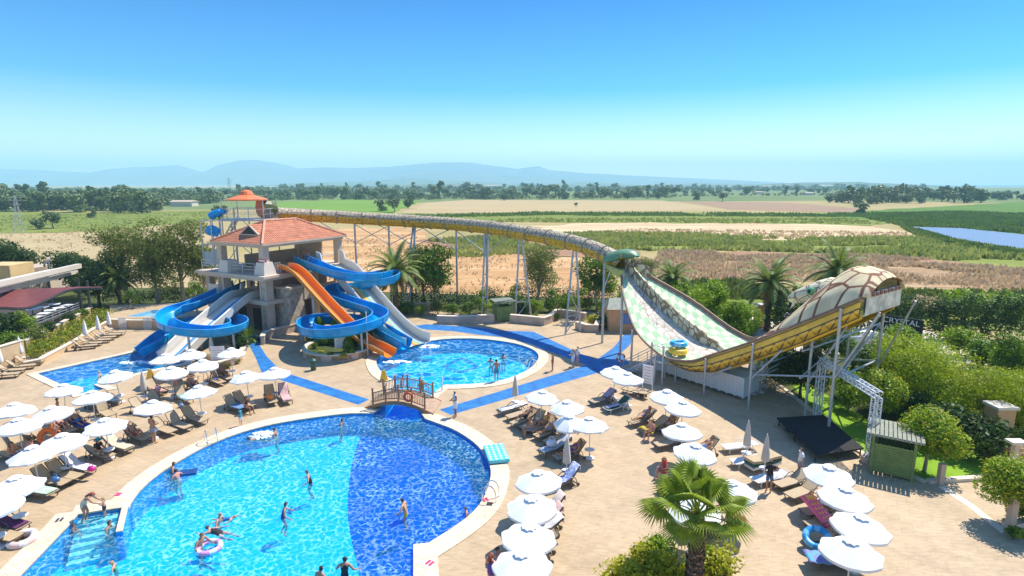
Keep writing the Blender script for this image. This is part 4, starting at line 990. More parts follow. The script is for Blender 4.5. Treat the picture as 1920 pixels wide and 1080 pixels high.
# cobra hood
rows=[];uvs=[]; hts=[4.2+.3*k for k in range(22)]
for t in hts:
    k=(t-4.2)/6.3; hgt=.2+2.2*math.sin(min(1,k*1.12)*math.pi*.62)**1.2*(1 if k<.62 else 1-.66*((k-.62)/.38)**1.6); wm=min(1.0,.10+1.05*(k/.55)**1.4) if k<.55 else 1.0
    r=[];u_=[]
    for j in range(19):
        ww=wm*j/18; f=-1+2*ww; p=hp(min(t,10.1),f)+AX*max(0,t-10.1); bul=1+.0
        p.z=hp(min(t,10.1),-1).z+.12+hgt*math.sin(math.pi*min(1,ww))**.62; p+=NX*(-.35*math.sin(math.pi*ww)*0); r.append(p); u_.append((ww*7.5/1.15,t/1.15))
    rows.append(r);uvs.append(u_)
uvgrid(rows,uvs,mhd,'cobra_hood',ride,.08)
hc=hp(6.6,-.05); hc.z+=1.75
b=MB(); rows=[]; hx=(-AX*.9-NX*.25).normalized(); hs_=hx.cross(Vector((0,0,1))).normalized()
for (t,wd,hh,dzz) in [(-1.4,.9,.85,.15),(-.5,1.0,.9,.15),(.2,.85,.74,.02),(.9,.66,.56,-.2),(1.5,.5,.4,-.45),(1.8,.26,.2,-.58),(1.9,.02,.02,-.62)]:
    c=hc+hx*t+Vector((0,0,dzz)); rows.append([c+hs_*(wd*math.cos(a))+Vector((0,0,1))*(hh*math.sin(a)) for a in [2*math.pi*k/16 for k in range(16)]])
b.grid(rows,scalemat('cobra_head_skin',(0.80,0.70,0.48),(0.22,0.10,0.05),1.7,.05,.6,1,(0.62,0.58,0.36)),close=True); part(b,'cobra_head',None,ride,smooth=True)
b=MB()
for sg in (-1,1): b.sphere(hc+hx*.45+hs_*(sg*.76)+Vector((0,0,.16)),(.26,.26,.26),10,7,mat('green_eye',(0.10,0.35,0.15),.2)); b.sphere(hc+hx*.50+hs_*(sg*.98)+Vector((0,0,.17)),(.1,.1,.14),8,6,mat('black_pupil',(0.01,0.01,0.01),.2))
part(b,'eye',None,ride)
b=MB()
for sg in (-1,1): b.tube([hc+hx*1.45+hs_*(sg*.3)+Vector((0,0,-.75)),hc+hx*1.6+hs_*(sg*.32)+Vector((0,0,-1.2))],[.07,.01],6,mat('ivory',(0.85,0.82,0.7),.4))
part(b,'fang',None,ride)
# glittering end panel with dark red border
p0=hp(10.1,-1)+AX*.12; p1=hp(10.1,1)+AX*.12; b=MB(); m_pan=mat('pale_panel',(0.55,0.60,0.66),.25,.35,1.5,metal=.3)
b.add([p0-Vector((0,0,.95)),p1-Vector((0,0,.95)),p1+Vector((0,0,.3)),p0+Vector((0,0,.3))],[(0,1,2,3)],m_pan); bk=[q+AX*.1 for q in (p0-Vector((0,0,.95)),p1-Vector((0,0,.95)),p1+Vector((0,0,.3)),p0+Vector((0,0,.3)))]
b.add(bk,[(3,2,1,0)],m_pan); 
mrd=mat('dark_red_letters',(0.30,0.06,0.05),.5)
for k in range(9):
    a=p0.lerp(p1,.04+k*.105); c_=p0.lerp(p1,.04+k*.105+.07)
    for s_ in (-.03,.13): b.add([a+AX*s_+Vector((0,0,.05)),c_+AX*s_+Vector((0,0,.05)),c_+AX*s_+Vector((0,0,.28 if k%2 else .2)),a+AX*s_+Vector((0,0,.3))],[(0,1,2,3)],mrd)
part(b,'end_panel',None,ride)
# ================================================================== LOUNGERS, PARASOLS, PEOPLE
ORD=['first','second','third','fourth','fifth','sixth','seventh','eighth','ninth','tenth','eleventh']
m_tex=mat('tan_mesh_fabric',(0.46,0.34,0.20),.7,.08,6); m_tfr=mat('brown_plastic_frame',(0.10,0.07,0.05),.4)
m_wpl=mat('white_plastic',(0.74,0.73,0.70),.4); m_grc=mat('dark_green_cushion',(0.02,0.10,0.07),.8,.2,5); m_pole=mat('white_pole',(0.75,0.73,0.70),.4)
def lounger_proto(name,back,seatm,frm,hoops=True):
    root=empty(name,(0,0,0)); a=R(back); L1,L2=.95,.27
    def slab(x0,z0,x1,z1,w_,th,m,nm,par):
        b=MB(); d=Vector((x1-x0,0,z1-z0)); k=5; rows=[]
        n_=Vector((-d.z,0,d.x)).normalized()
        for i in range(k+1):
            p=Vector((x0,0,z0))+d*i/k; ww=w_*(1-.10*(i==k)) ; rows.append([p+Vector((0,-ww/2,0))+n_*.0,p+Vector((0,-ww/4,0))-n_*.015,p-n_*.02,p+Vector((0,ww/4,0))-n_*.015,p+Vector((0,ww/2,0))])
        vs,fs=solid_sheet(rows,th); b.add(vs,fs,m); return b.build(nm,None,par)
    slab(-L1,.33,L2,.36,.58,.03,seatm,'seat',root)
    bl=.78; ex_,ez_=L2+bl*math.cos(a),.36+bl*math.sin(a); bk=slab(L2+.02,.365,ex_,ez_,.58,.03,seatm,'backrest',root)
    b=MB()
    for s in (-1,1):
        y=s*.31; b.tube([(-L1-.02,y,.31),(-L1*.5,y,.30),(L2,y,.34),(ex_*.6+L2*.4,y,ez_*.6+.36*.4),(ex_+.02,y*.9,ez_+.01)],.022,5,frm)
    b.tube([(-L1-.02,-.31,.31),(-L1-.04,0,.31),(-L1-.02,.31,.31)],.022,5,frm); b.tube([(ex_+.02,-.28,ez_+.01),(ex_+.04,0,ez_+.02),(ex_+.02,.28,ez_+.01)],.022,5,frm); b.build('frame',None,root)
    for x in (-.72,.35):
        for s in (-1,1):
            b=MB(); b.tube([(x,s*.30,.31),(x-.10,s*.31,.12),(x-.02,s*.31,.015)],[.028,.024,.03],5,frm); b.build('leg',None,root)
    if hoops:
        for s in (-1,1):
            b=MB(); b.tube(smoothpath([(.62,s*.33,.12),(.55,s*.35,.42),(.36,s*.36,.56),(.10,s*.36,.50),(-.12,s*.34,.33)],3),.022,5,frm); b.build('armrest',None,root)
        for s in (-1,1):
            b=MB(); b.tube([(.70,s*.29,.09),(.70,s*.34,.09)],.09,10,frm); b.build('wheel',None,root)
        b=MB(); b.bar((.35,0,.3),(.70,0,.1),.5,.03,frm); b.build('wheel_strut',None,root)
    return root
LP={}
LP['up']=lounger_proto('sun_lounger',48,m_tex,m_tfr); LP['mid']=lounger_proto('sun_lounger',32,m_tex,m_tfr); LP['flat']=lounger_proto('sun_lounger',6,m_tex,m_tfr)
LP['tall']=lounger_proto('sun_lounger',62,m_tex,m_tfr); LP['white']=lounger_proto('sun_lounger',3,m_wpl,m_wpl,True); LP['green']=lounger_proto('sun_lounger',34,m_grc,m_wpl)
USED={}
def place(proto,loc,rz,label,group=None,cat=None):
    """the first placing moves the prototype itself, later ones copy it with its parts"""
    if proto.name not in USED:
        USED[proto.name]=1; o=proto; o.location=loc; o.rotation_euler=(0,0,rz)
        o['label']=label
        if group: o['group']=group
        if cat: o['category']=cat
        return o
    o=copy_tree(proto,None,loc,rz,label,group)
    if cat: o['category']=cat
    return o
LG=[]
for k in LP: LP[k]['category']='sun lounger'
def lounger(hd_,ft,kind,label,group,z=0.0):
    h=P(*hd_); f=P(*ft); c=(h+f)/2; c.z=z; rz=math.atan2(h.y-f.y,h.x-f.x); o=place(LP[kind],c,rz,label,group,'sun lounger'); LG.append((c,rz)); return c,rz
def lrow(items,phrase,group,start=0,total=None):
    out=[]
    for i,it in enumerate(items):
        h,f,k=it[:3]; ex=it[3] if len(it)>3 else ('empty tan lounger' if k not in('white','green') else k+' lounger')
        out.append(lounger(h,f,k,f'{ex}, {ORD[i]} {phrase}',group))
    return out
rA=lrow([((141,657),(176,653),'up'),((153,650),(187,648),'up'),((166,645),(205,642),'up'),((177,640),(213,637),'up'),((189,634),(222,632),'up'),((199,629),(231,628),'up')],'from left beside the long planted bed','loungers beside the long planted bed')
rB=lrow([((-14,711),(32,707),'up'),((-2,703),(42,699),'up'),((18,696),(60,691),'up'),((34,688),(76,684),'up')],'from left below the beige wall','loungers under the beige wall')
rC=lrow([((252,772),(284,778),'up','pale empty lounger'),((281,756),(315,767),'up','tan lounger seen from behind'),((277,733),(308,743),'up','tan lounger with pink bag'),((291,725),(324,736),'up','tan lounger with cream towel'),((334,745),(356,759),'up','tan lounger turned away'),((338,706),(369,717),'mid'),((349,727),(380,736),'mid','occupied tan lounger')],'from left, right of the angular pool','loungers right of the angular pool')
rD=lrow([((391,714),(420,726),'up','tan lounger of a child'),((406,706),(438,719),'up','tan lounger of a man')],'of the pair near the blue walkway','pair of loungers by the blue walkway')
rE=lrow([((424,765),(461,776),'up','tan lounger with blue towel'),((443,758),(474,769),'up','tan lounger shared by a seated woman'),((503,745),(514,764),'tall','tan lounger facing the pool with orange bag'),((529,743),(541,762),'tall','tan lounger facing the pool with striped towel')],'from left behind the large pool','loungers behind the large pool')
rF=lrow([((160,851),(217,868),'mid','wide empty tan lounger'),((197,838),(251,853),'mid','tan lounger with beige towel'),((231,820),(283,834),'up','tan lounger of the man in red trunks'),((288,806),(327,819),'mid','tan lounger behind the standing man'),((316,798),(357,811),'up'),((344,787),(386,798),'up')],'from left along the left pool edge','front row of loungers along the pool')
rG=lrow([((-20,1010),(22,1018),'mid'),((-14,988),(44,999),'mid','tan lounger with purple towel'),((38,926),(106,936),'mid','tan lounger with white and green towel'),((62,907),(133,917),'up','tan lounger with blue and red clothes'),((88,894),(158,906),'up','large tan lounger with orange towel corner'),((118,878),(180,893),'mid','lounger under white towel')],'from left in lower left row','lower left front row of loungers')
rH=lrow([((-6,852),(30,864),'up'),((22,836),(64,847),'up'),((63,824),(104,834),'up','tan lounger with orange swim ring'),((20,816),(66,822),'mid'),((100,806),(140,818),'up','occupied tan lounger'),((130,797),(168,811),'up','tan lounger with blue towel'),((117,786),(160,790),'flat'),((164,762),(200,770),'mid'),((190,752),(222,761),'mid'),((184,772),(214,790),'tall','pale lounger seen from the front')],'under the crowded left parasols','crowded loungers under the left parasols')
rI=lrow([((982,768),(934,780),'flat','flat lounger with white towel'),((1000,777),(950,791),'flat'),((1003,788),(962,803),'mid','tan lounger of a sunbather'),((1018,795),(980,811),'up','tan lounger of a seated man'),((1036,800),(992,817),'mid','tan lounger of a woman in yellow'),((1052,810),(1003,828),'mid','tan lounger of a man in patterned shorts'),((1074,820),(1018,841),'up','tan lounger with white bag'),((1066,842),(1012,858),'mid','tan lounger with grey towel'),((1097,855),(1040,868),'up','tan lounger of a woman in purple'),((1086,903),(1022,922),'up','tan lounger draped with blue floral towel')],'from back, right of large pool','row of loungers right of the large pool')
rJ=lrow([((1054,962),(990,976),'up','lounger with pale pink towel'),((1050,984),(984,998),'up','lounger with pink striped towel'),((1044,1000),(978,1014),'mid','lounger with white towel'),((1036,1030),(968,1044),'mid'),((1032,1048),(962,1062),'mid','lounger with blue bag')],'from back under near centre parasols','loungers under the near centre parasols')
rK=lrow([((1154,749),(1104,763),'mid','beige lounger with hooded towel'),((1184,762),(1128,777),'green','dark green padded lounger'),((1228,788),(1178,802),'mid','tan lounger of a woman in bikini'),((1250,803),(1200,816),'mid','tan lounger with yellow towel'),((1270,800),(1232,812),'up','tan lounger of a resting child'),((1282,834),(1231,843),'flat'),((1343,850),(1290,858),'up','tan lounger of a man facing the pool')],'from back, right of centre','loungers under the right of centre parasols')
rL=lrow([((1416,842),(1356,848),'white','white slatted lounger'),((1432,868),(1374,876),'white','white slatted lounger'),((1476,898),(1408,912),'white','white slatted lounger'),((1514,905),(1452,921),'mid'),((1533,922),(1474,942),'mid')],'from back by the low stage','loungers near the low stage')
rM=lrow([((1570,962),(1508,972),'mid'),((1580,986),(1518,996),'mid','tan lounger under pink air mat'),((1582,1008),(1518,1020),'mid','tan lounger under blue ring'),((1590,1050),(1534,1058),'mid')],'from back under near right parasols','loungers under the near right parasols')
rN=lrow([((1300,918),(1238,928),'mid'),((1322,955),(1258,966),'mid'),((1340,1000),(1282,1010),'mid','dark framed lounger of a resting person')],'from back beside the fan palm','loungers beside the fan palm')
# the tipped over lounger
c=(P(1168,727)+P(1214,757))/2; o=place(LP['flat'],(c.x,c.y,0.0),math.atan2(-1,1),'empty beige lounger lying flat behind the dark green one','loungers under the right of centre parasols','sun lounger')

# ---- parasols
m_canv=mat('white_canvas',(0.82,0.81,0.79),.9,.05,1.5,spec=.1); m_canvb=mat('beige_canvas',(0.60,0.54,0.46),.9,.06,2,spec=.1)
def parasol_proto(scal=0.0,droop=0.0,sd=0):
    root=empty('parasol',(0,0,0)); rnd=random.Random(sd); N=32; ru=1.04
    prof=[(.20,2.20),(.42,2.10),(.72,1.95),(1.0,1.80),(1.0,1.70)]
    rows=[]
    for i,(r,z) in enumerate(prof):
        row=[]
        for k in range(N):
            a=2*math.pi*k/N; m8=abs(((k%4)/4)-.5)*2    # 1 on a rib, 0 between ribs
            rad=r*ru*(1-(1-math.cos(math.pi/8))*(1-m8)) if i>1 else r*ru
            zz=z-.055*(1-m8)*(i/3 if i<4 else 1)-(scal*.06*(1-m8) if i==4 else 0)*-1
            if scal and i>=3: rad*=1-scal*.07*(1-m8)
            if droop and i>=1: rad*=1-droop*(.42 if (k//4)%3==0 else .12)*i/4; zz-=droop*(.42 if (k//4)%3==0 else .12)*i/4*.9
            row.append(Vector((rad*math.cos(a),rad*math.sin(a),zz)))
        rows.append(row)
    b=MB(); b.grid(rows,m_canv,close=True); cn=b.build('canopy',None,root,smooth=True); cn.data.set_sharp_from_angle(angle=R(25))
    b=MB(); rows=[]
    for i,(r,z) in enumerate([(.005,2.34),(.16,2.29),(.30,2.215)]): rows.append([Vector((r*(1 if k%2==0 else .86 if i==2 else 1)*math.cos(2*math.pi*k/16),r*(1 if k%2==0 else .86 if i==2 else 1)*math.sin(2*math.pi*k/16),z-(.0 if k%2==0 else -.03*(i==2)))) for k in range(16)])
    b.grid(rows,m_canv,close=True); b.build('vent_cap',None,root)
    b=MB(); b.tube([(0,0,.02),(0,0,2.33)],.024,8,m_pole); b.build('pole',None,root)
    for k in range(8):
        a=2*math.pi*k/8; b=MB(); b.tube([(.03*math.cos(a),.03*math.sin(a),2.19),(ru*.98*math.cos(a),ru*.98*math.sin(a),1.775)],.011,4,m_pole); b.build('rib',None,root)
    b=MB(); b.lathe([(.27,0),(.27,.06),(.20,.09),(.05,.11),(.04,.3)],16,m_wpl); b.build('base',None,root)
    b=MB(); b.lathe([(.26,.47),(.28,.49),(.28,.51),(.26,.52)],16,m_wpl); b.build('tray_table',None,root)
    return root
UP=[parasol_proto(0,0,1),parasol_proto(1,0,2),parasol_proto(.5,1.0,3)]
for u in UP: u['category']='parasol'
def parasol(px,py,v,label,group,rz=None,tilt=0):
    c=P(px,py,1.78); rnd=random.Random(int(px*7+py)); o=place(UP[v],(c.x,c.y,0),rnd.uniform(0,.785) if rz is None else rz,label,group,'parasol')
    o.rotation_euler=(R(rnd.uniform(-4,4)),R(rnd.uniform(-4,4)),o.rotation_euler.z)
    if tilt: o.rotation_euler=(R(tilt),R(tilt*.6),o.rotation_euler.z)
    return o
gl='open parasols on the left terrace'; gr='open parasols right of the pool'
for a in [(433,665,1,'farthest white parasol, close to the small planter signboard left of the blue walkway'),(358,668,0,'white parasol overlapping the pool end below the left slides'),(308,677,0,'white parasol right over the tip of the angular pool'),
 (378,687,0,'white parasol behind the couple on two loungers'),(320,700,0,'white parasol with loungers and a yellow wet floor sign beside it'),(221,707,0,'white parasol over the lower edge of the angular pool'),
 (375,738,1,'white parasol standing alone in front of the lounger cluster'),(465,709,1,'left one of two touching parasols by the blue walkway'),(516,703,0,'right one of two touching parasols, partly over the blue walkway'),
 (281,768,1,'white parasol above the bare backed standing man'),(174,749,0,'white parasol just below the point of the angular pool'),(117,736,1,'small looking white parasol left of the point of the angular pool'),
 (198,800,1,'white parasol above the hatted reader'),(103,776,0,'white parasol with a head showing behind it'),(22,773,0,'white parasol cut by the left edge, upper of the crowd'),
 (35,802,0,'white parasol above the woman in blue trousers'),(118,830,0,'white parasol in front of the orange swim ring'),(66,855,1,'white parasol overlapping its neighbour lower left'),
 (28,915,1,'low white parasol with visible round tray table'),(-14,950,0,'white parasol mostly outside the left edge')]:
    parasol(*a,group=gl)
for a in [(1012,747,1,'smaller white parasol behind the white towel lounger'),(1066,767,1,'white parasol above the drooping one'),(1107,801,1,'scalloped white parasol with its round base visible'),
 (1015,905,0,'farthest of the four big white parasols beside the pool'),(1000,952,0,'second of the four big white parasols beside the pool'),(988,1012,0,'third of the four big white parasols beside the pool'),(982,1064,0,'nearest of the four big white parasols beside the pool'),
 (1151,700,0,'white parasol nearest the red life ring'),(1179,713,0,'white parasol in front of the white notice board'),(1249,745,0,'creased white parasol in front of the stacked white loungers'),(1278,768,0,'white parasol above the seated couple'),
 (1280,813,0,'white parasol right of the couple in the sun'),(1297,850,0,'white parasol right above the fan palm'),(1376,925,0,'white parasol half hidden right of the fan palm'),(1305,960,0,'white parasol hidden behind the fan palm crown'),
 (1552,891,0,'farthest of the four parasols in the near right row'),(1581,935,0,'second of the four parasols in the near right row'),(1607,989,0,'third of the four parasols in the near right row'),(1596,1038,0,'nearest of the four parasols in the near right row')]:
    parasol(*a,group=gr)
parasol(1067,795,2,'half folded drooping white parasol between two open ones',gr)
# closed parasols
def closed_proto(m,hgt=2.35,stand=True):
    root=empty('closed_parasol',(0,0,0)); b=MB(); rows=[]
    for i,(r,z) in enumerate([(.20,.95),(.21,1.0),(.18,1.4),(.12,1.9),(.07,2.15),(.01,2.32)]):
        rows.append([Vector((r*(1 if k%2==0 else .72)*math.cos(2*math.pi*k/16),r*(1 if k%2==0 else .72)*math.sin(2*math.pi*k/16),z)) for k in range(16)])
    b.grid(rows,m,close=True); b.build('folded_canopy',None,root,smooth=True)
    b=MB(); b.tube([(0,0,.02),(0,0,2.36)],.022,8,m_pole); b.build('pole',None,root)
    b=MB(); b.lathe([(.27,0),(.27,.06),(.20,.09),(.05,.11),(.04,.3)],16,m_wpl); b.build('base',None,root)
    b=MB(); b.lathe([(.24,.50),(.26,.52),(.26,.54),(.24,.55)],16,m_wpl); b.build('tray_table',None,root); return root
CB=closed_proto(m_canvb); CW=closed_proto(m_canv)
for u in (CB,CW): u['category']='parasol'
for px,py,pr,lb in [(966,767,CB,'closed beige parasol beside the white towel lounger'),(1062,901,CB,'closed beige parasol by the blue floral towel'),(1398,866,CB,'closed beige parasol through the back white lounger'),(1432,896,CB,'closed beige parasol behind the woman in black top'),(273,757,CB,'closed beige parasol left of the yellow sign'),(399,678,CB,'closed beige parasol in front of the left planter'),
 (163,646,CW,'closed white parasol, left of three by the planted bed'),(187,636,CW,'closed white parasol, middle of three by the planted bed'),(207,626,CW,'closed white parasol, right of three by the planted bed'),(42,682,CW,'closed white parasol against the beige wall'),(4,700,CW,'closed white parasol cut by the left edge')]:
    place(pr,P(px,py),0,lb,'closed parasols','parasol')
for i,(px,py) in enumerate([(1411,738),(1426,735),(1419,727),(1433,726),(1404,728)]):
    place(CW,P(px,py),i,f'{ORD[i]} of the closed white parasols stored right of the stacked loungers','parasols stored beside the stacked loungers','parasol')

# ---- people
SKIN={}
def skinm(k):
    c={'fair':(0.62,0.34,0.23),'tan':(0.48,0.24,0.14),'brown':(0.30,0.14,0.08),'pink':(0.66,0.30,0.22)}[k]
    return mat('skin_'+k,c,.5,.06,4,spec=.35)
HAIRC={'dark':(0.02,0.015,0.01),'brown':(0.09,0.045,0.02),'blond':(0.40,0.26,0.11),'red':(0.28,0.06,0.03),'grey':(0.3,0.28,0.26)}
CLC={'red':(0.62,0.03,0.03),'blue':(0.03,0.16,0.42),'teal':(0.02,0.28,0.38),'white':(0.75,0.74,0.72),'black':(0.02,0.02,0.025),'grey':(0.28,0.30,0.36),'yellow':(0.75,0.50,0.05),'purple':(0.14,0.05,0.30),'pink':(0.75,0.15,0.35),'cream':(0.65,0.55,0.40),'orange':(0.8,0.25,0.03),'denim':(0.08,0.15,0.30),'green':(0.05,0.35,0.20)}
def J(**k): return k
# joints: x forward, y to the person's left, z up; standing height 1.72
BASE=dict(pel=(0,0,.93),spn=(.0,0,1.10),cst=(.0,0,1.29),nck=(0,0,1.46),hdb=(.015,0,1.55),hdt=(.02,0,1.66),
 shL=(0,.17,1.40),elL=(-.02,.23,1.13),wrL=(.05,.25,.88),haL=(.08,.25,.80),shR=(0,-.17,1.40),elR=(-.02,-.23,1.13),wrR=(.05,-.25,.88),haR=(.08,-.25,.80),
 hiL=(0,.09,.88),knL=(.02,.10,.49),anL=(-.01,.10,.085),toL=(.15,.12,.03),hiR=(0,-.09,.88),knR=(.02,-.10,.49),anR=(-.01,-.10,.085),toR=(.15,-.12,.03))
POSE={'stand':{},
 'walk':J(knL=(.16,.10,.50),anL=(.10,.10,.10),toL=(.26,.11,.06),knR=(-.02,-.10,.50),anR=(-.26,-.10,.14),toR=(-.14,-.11,.04),elL=(-.12,.22,1.14),wrL=(-.04,.24,.92),haL=(.0,.24,.85),elR=(.1,-.22,1.14),wrR=(.24,-.22,.98),haR=(.31,-.21,.95)),
 'hold':J(elL=(.02,.24,1.13),wrL=(.24,.12,1.12),haL=(.30,.08,1.14),elR=(.02,-.24,1.13),wrR=(.24,-.12,1.08),haR=(.30,-.08,1.10)),
 'bend':J(spn=(.08,0,1.08),cst=(.24,0,1.20),nck=(.37,0,1.28),hdb=(.45,0,1.32),hdt=(.54,0,1.38),shL=(.32,.17,1.26),elL=(.50,.20,1.03),wrL=(.72,.14,.92),haL=(.79,.12,.90),shR=(.32,-.17,1.26),elR=(.50,-.20,1.03),wrR=(.72,-.14,.92),haR=(.79,-.12,.90),knL=(.14,.11,.50),knR=(.10,-.11,.48),anR=(-.08,-.11,.085),toR=(.08,-.12,.03)),
 'sit':J(pel=(0,0,.46),spn=(.0,0,.63),cst=(.03,0,.82),nck=(.05,0,.99),hdb=(.08,0,1.08),hdt=(.10,0,1.19),shL=(.05,.17,.93),elL=(.08,.23,.67),wrL=(.30,.15,.62),haL=(.37,.12,.63),shR=(.05,-.17,.93),elR=(.08,-.23,.67),wrR=(.30,-.15,.62),haR=(.37,-.12,.63),hiL=(.05,.09,.44),knL=(.45,.14,.47),anL=(.45,.14,.085),toL=(.60,.15,.03),hiR=(.05,-.09,.44),knR=(.45,-.14,.47),anR=(.43,-.14,.085),toR=(.58,-.15,.03)),
 'recline':J(pel=(-.14,0,.47),spn=(-.28,0,.58),cst=(-.42,0,.72),nck=(-.54,0,.86),hdb=(-.58,0,.94),hdt=(-.61,0,1.05),shL=(-.48,.17,.80),elL=(-.30,.28,.62),wrL=(-.06,.24,.55),haL=(.01,.22,.55),shR=(-.48,-.17,.80),elR=(-.30,-.28,.62),wrR=(-.06,-.24,.55),haR=(.01,-.22,.55),hiL=(-.06,.09,.45),knL=(.32,.11,.56),anL=(.70,.11,.42),toL=(.76,.13,.54),hiR=(-.06,-.09,.45),knR=(.34,-.11,.46),anR=(.74,-.11,.41),toR=(.80,-.13,.53)),
 'knees':J(pel=(-.14,0,.47),spn=(-.28,0,.58),cst=(-.42,0,.72),nck=(-.54,0,.86),hdb=(-.58,0,.94),hdt=(-.61,0,1.05),shL=(-.48,.17,.80),elL=(-.34,.32,.72),wrL=(-.50,.22,.92),haL=(-.55,.16,.97),shR=(-.48,-.17,.80),elR=(-.30,-.28,.62),wrR=(-.06,-.24,.55),haR=(.01,-.22,.55),hiL=(-.06,.09,.45),knL=(.20,.10,.74),anL=(.42,.10,.42),toL=(.55,.11,.39),hiR=(-.06,-.09,.45),knR=(.26,-.12,.70),anR=(.50,-.12,.42),toR=(.63,-.12,.39)),
 'swim':J(spn=(.05,0,1.09),cst=(.10,0,1.27),nck=(.13,0,1.44),hdb=(.17,0,1.52),hdt=(.19,0,1.63),shL=(.11,.17,1.37),elL=(.14,.34,1.14),wrL=(.34,.36,1.02),haL=(.42,.34,1.00),shR=(.11,-.17,1.37),elR=(.10,-.34,1.14),wrR=(.30,-.42,1.02),haR=(.37,-.46,1.00),knL=(.10,.12,.5),anL=(-.12,.12,.15),knR=(.16,-.12,.52)),
 'float':J(pel=(0,0,.0),spn=(.16,0,.02),cst=(.36,0,.04),nck=(.53,0,.08),hdb=(.62,0,.12),hdt=(.73,0,.15),shL=(.46,.17,.03),elL=(.66,.34,-.02),wrL=(.88,.30,.0),haL=(.95,.28,.0),shR=(.46,-.17,.03),elR=(.30,-.38,-.03),wrR=(.10,-.50,.0),haR=(.04,-.54,.0),hiL=(-.05,.09,-.02),knL=(-.44,.14,-.08),anL=(-.82,.16,.0),toL=(-.95,.16,.0),hiR=(-.05,-.09,-.02),knR=(-.42,-.16,-.02),anR=(-.80,-.22,-.10),toR=(-.93,-.24,-.08))}
CH=[('pel','spn'),('spn','cst'),('cst','nck'),('nck','hdb'),('hdb','hdt'),('cst','shL'),('shL','elL'),('elL','wrL'),('wrL','haL'),('cst','shR'),('shR','elR'),('elR','wrR'),('wrR','haR'),('pel','hiL'),('hiL','knL'),('knL','anL'),('anL','toL'),('pel','hiR'),('hiR','knR'),('knR','anR'),('anR','toR')]
RAD=dict(pel=.125,spn=.118,cst=.135,nck=.052,hdb=.082,hdt=.080,sh=.068,el=.043,wr=.028,ha=.030,hi=.098,kn=.056,an=.038,to=.032)
DEPS=None
EYE=None
def person(loc,yaw,pose,skin,hair,top,bottom,label,h=1.72,group=None,longhair=False,hat=None,fat=1.0,z=0.0):
    global EYE
    s=h/1.72; jt=dict(BASE); jt.update(POSE[pose]); rnd=random.Random(hash(label)&0xffff if False else sum(map(ord,label)))
    jt={k:Vector(v)+Vector((rnd.uniform(-.012,.012),rnd.uniform(-.012,.012),0)) if k[:2] in('el','wr','kn') else Vector(v) for k,v in jt.items()}
    names=list(jt); idx={n_:i for i,n_ in enumerate(names)}; vs=[jt[n_] for n_ in names]; ed=[(idx[a],idx[b]) for a,b in CH]
    rad=[RAD.get(n_,RAD.get(n_[:2]))*(fat if n_ in('pel','spn','cst') else 1) for n_ in names]; roots=[idx['pel']]
    child=h<1.35
    if child:
        for n_ in ('hdb','hdt'): rad[idx[n_]]*=1.28
    for sd_n in ('L','R'):
        wr,ha=jt['wr'+sd_n],jt['ha'+sd_n]; d=(ha-wr).normalized(); sdv=d.cross(Vector((0,0,1))); sdv=sdv.normalized() if sdv.length>.1 else Vector((1,0,0)); up=sdv.cross(d)
        for k,(o_,ln) in enumerate([(-.026,.062),(-.009,.074),(.009,.070),(.026,.056)]):
            a=ha+sdv*o_; b_=a+d*ln*.55-up*.008; c_=a+d*ln-up*.028; n0=len(vs); vs+=[a,b_,c_]; ed+=[(n0,n0+1),(n0+1,n0+2)]; rad+=[.010,.009,.007]; roots.append(n0)
        a=wr.lerp(ha,.45)+sdv*.02; n0=len(vs); vs+=[a,a+sdv*.035+d*.02,a+sdv*.05+d*.05]; ed+=[(n0,n0+1),(n0+1,n0+2)]; rad+=[.012,.010,.008]; roots.append(n0)
    n0=len(vs); hc_=jt['hdb'].lerp(jt['hdt'],.35); upd=(jt['hdt']-jt['hdb']).normalized(); fw=Vector((1,0,0)) if abs(upd.x)<.7 else Vector((0,0,1)) if upd.x<0 else Vector((0,0,-1)); fw=(fw-upd*fw.dot(upd)).normalized(); sv=fw.cross(upd)
    nose=hc_+fw*(.078 if not child else .095); vs+=[nose,nose+fw*.02-upd*.02]; ed+=[(n0,n0+1)]; rad+=[.013,.014]; roots.append(n0)
    for sg in (-1,1):
        n0=len(vs); e=hc_+sv*(sg*(.078 if not child else .098))-fw*.01; vs+=[e-upd*.015,e+upd*.02]; ed+=[(n0,n0+1)]; rad+=[.012,.015]; roots.append(n0)
    me=bpy.data.meshes.new('sk'); me.from_pydata([tuple(v) for v in vs],ed,[]); ob=bpy.data.objects.new('sk',me); COL.objects.link(ob)
    md=ob.modifiers.new('s','SKIN'); md.use_smooth_shade=True; md.branch_smoothing=.6; sm_=ob.modifiers.new('u','SUBSURF'); sm_.levels=1
    if not me.skin_vertices: 
        me.skin_vertices.new() if hasattr(me.skin_vertices,'new') else None
    sk=me.skin_vertices[0].data
    for i,r in enumerate(rad): sk[i].radius=(r,r); sk[i].use_root=(i in roots)
    dg=bpy.context.evaluated_depsgraph_get(); body=bpy.data.meshes.new_from_object(ob.evaluated_get(dg)); bpy.data.objects.remove(ob); bpy.data.meshes.remove(me)
    body.materials.clear(); body.materials.append(skinm(skin))
    for v in body.vertices: v.co*=s
    body.name='body'
    root=bpy.data.objects.new('person',body); link(root); root.location=(loc[0],loc[1],z); root.rotation_euler=(0,0,yaw); tag(root,label,'person',group)
    # clothes: skin faces near the right bones, pushed outwards
    segs=[(a,b,jt[a]*s,jt[b]*s) for a,b in CH]
    def near(c):
        best=None
        for a,b,p,q in segs:
            d=q-p; t=max(0,min(1,(c-p).dot(d)/max(1e-9,d.length_squared))); dd=(c-(p+d*t)).length-(RAD.get(a,RAD.get(a[:2]))*(1-t)+RAD.get(b,RAD.get(b[:2]))*t)*s
            if best is None or dd<best[0]: best=(dd,a[:3],b[:3],t)
        return best[1],best[2],best[3]
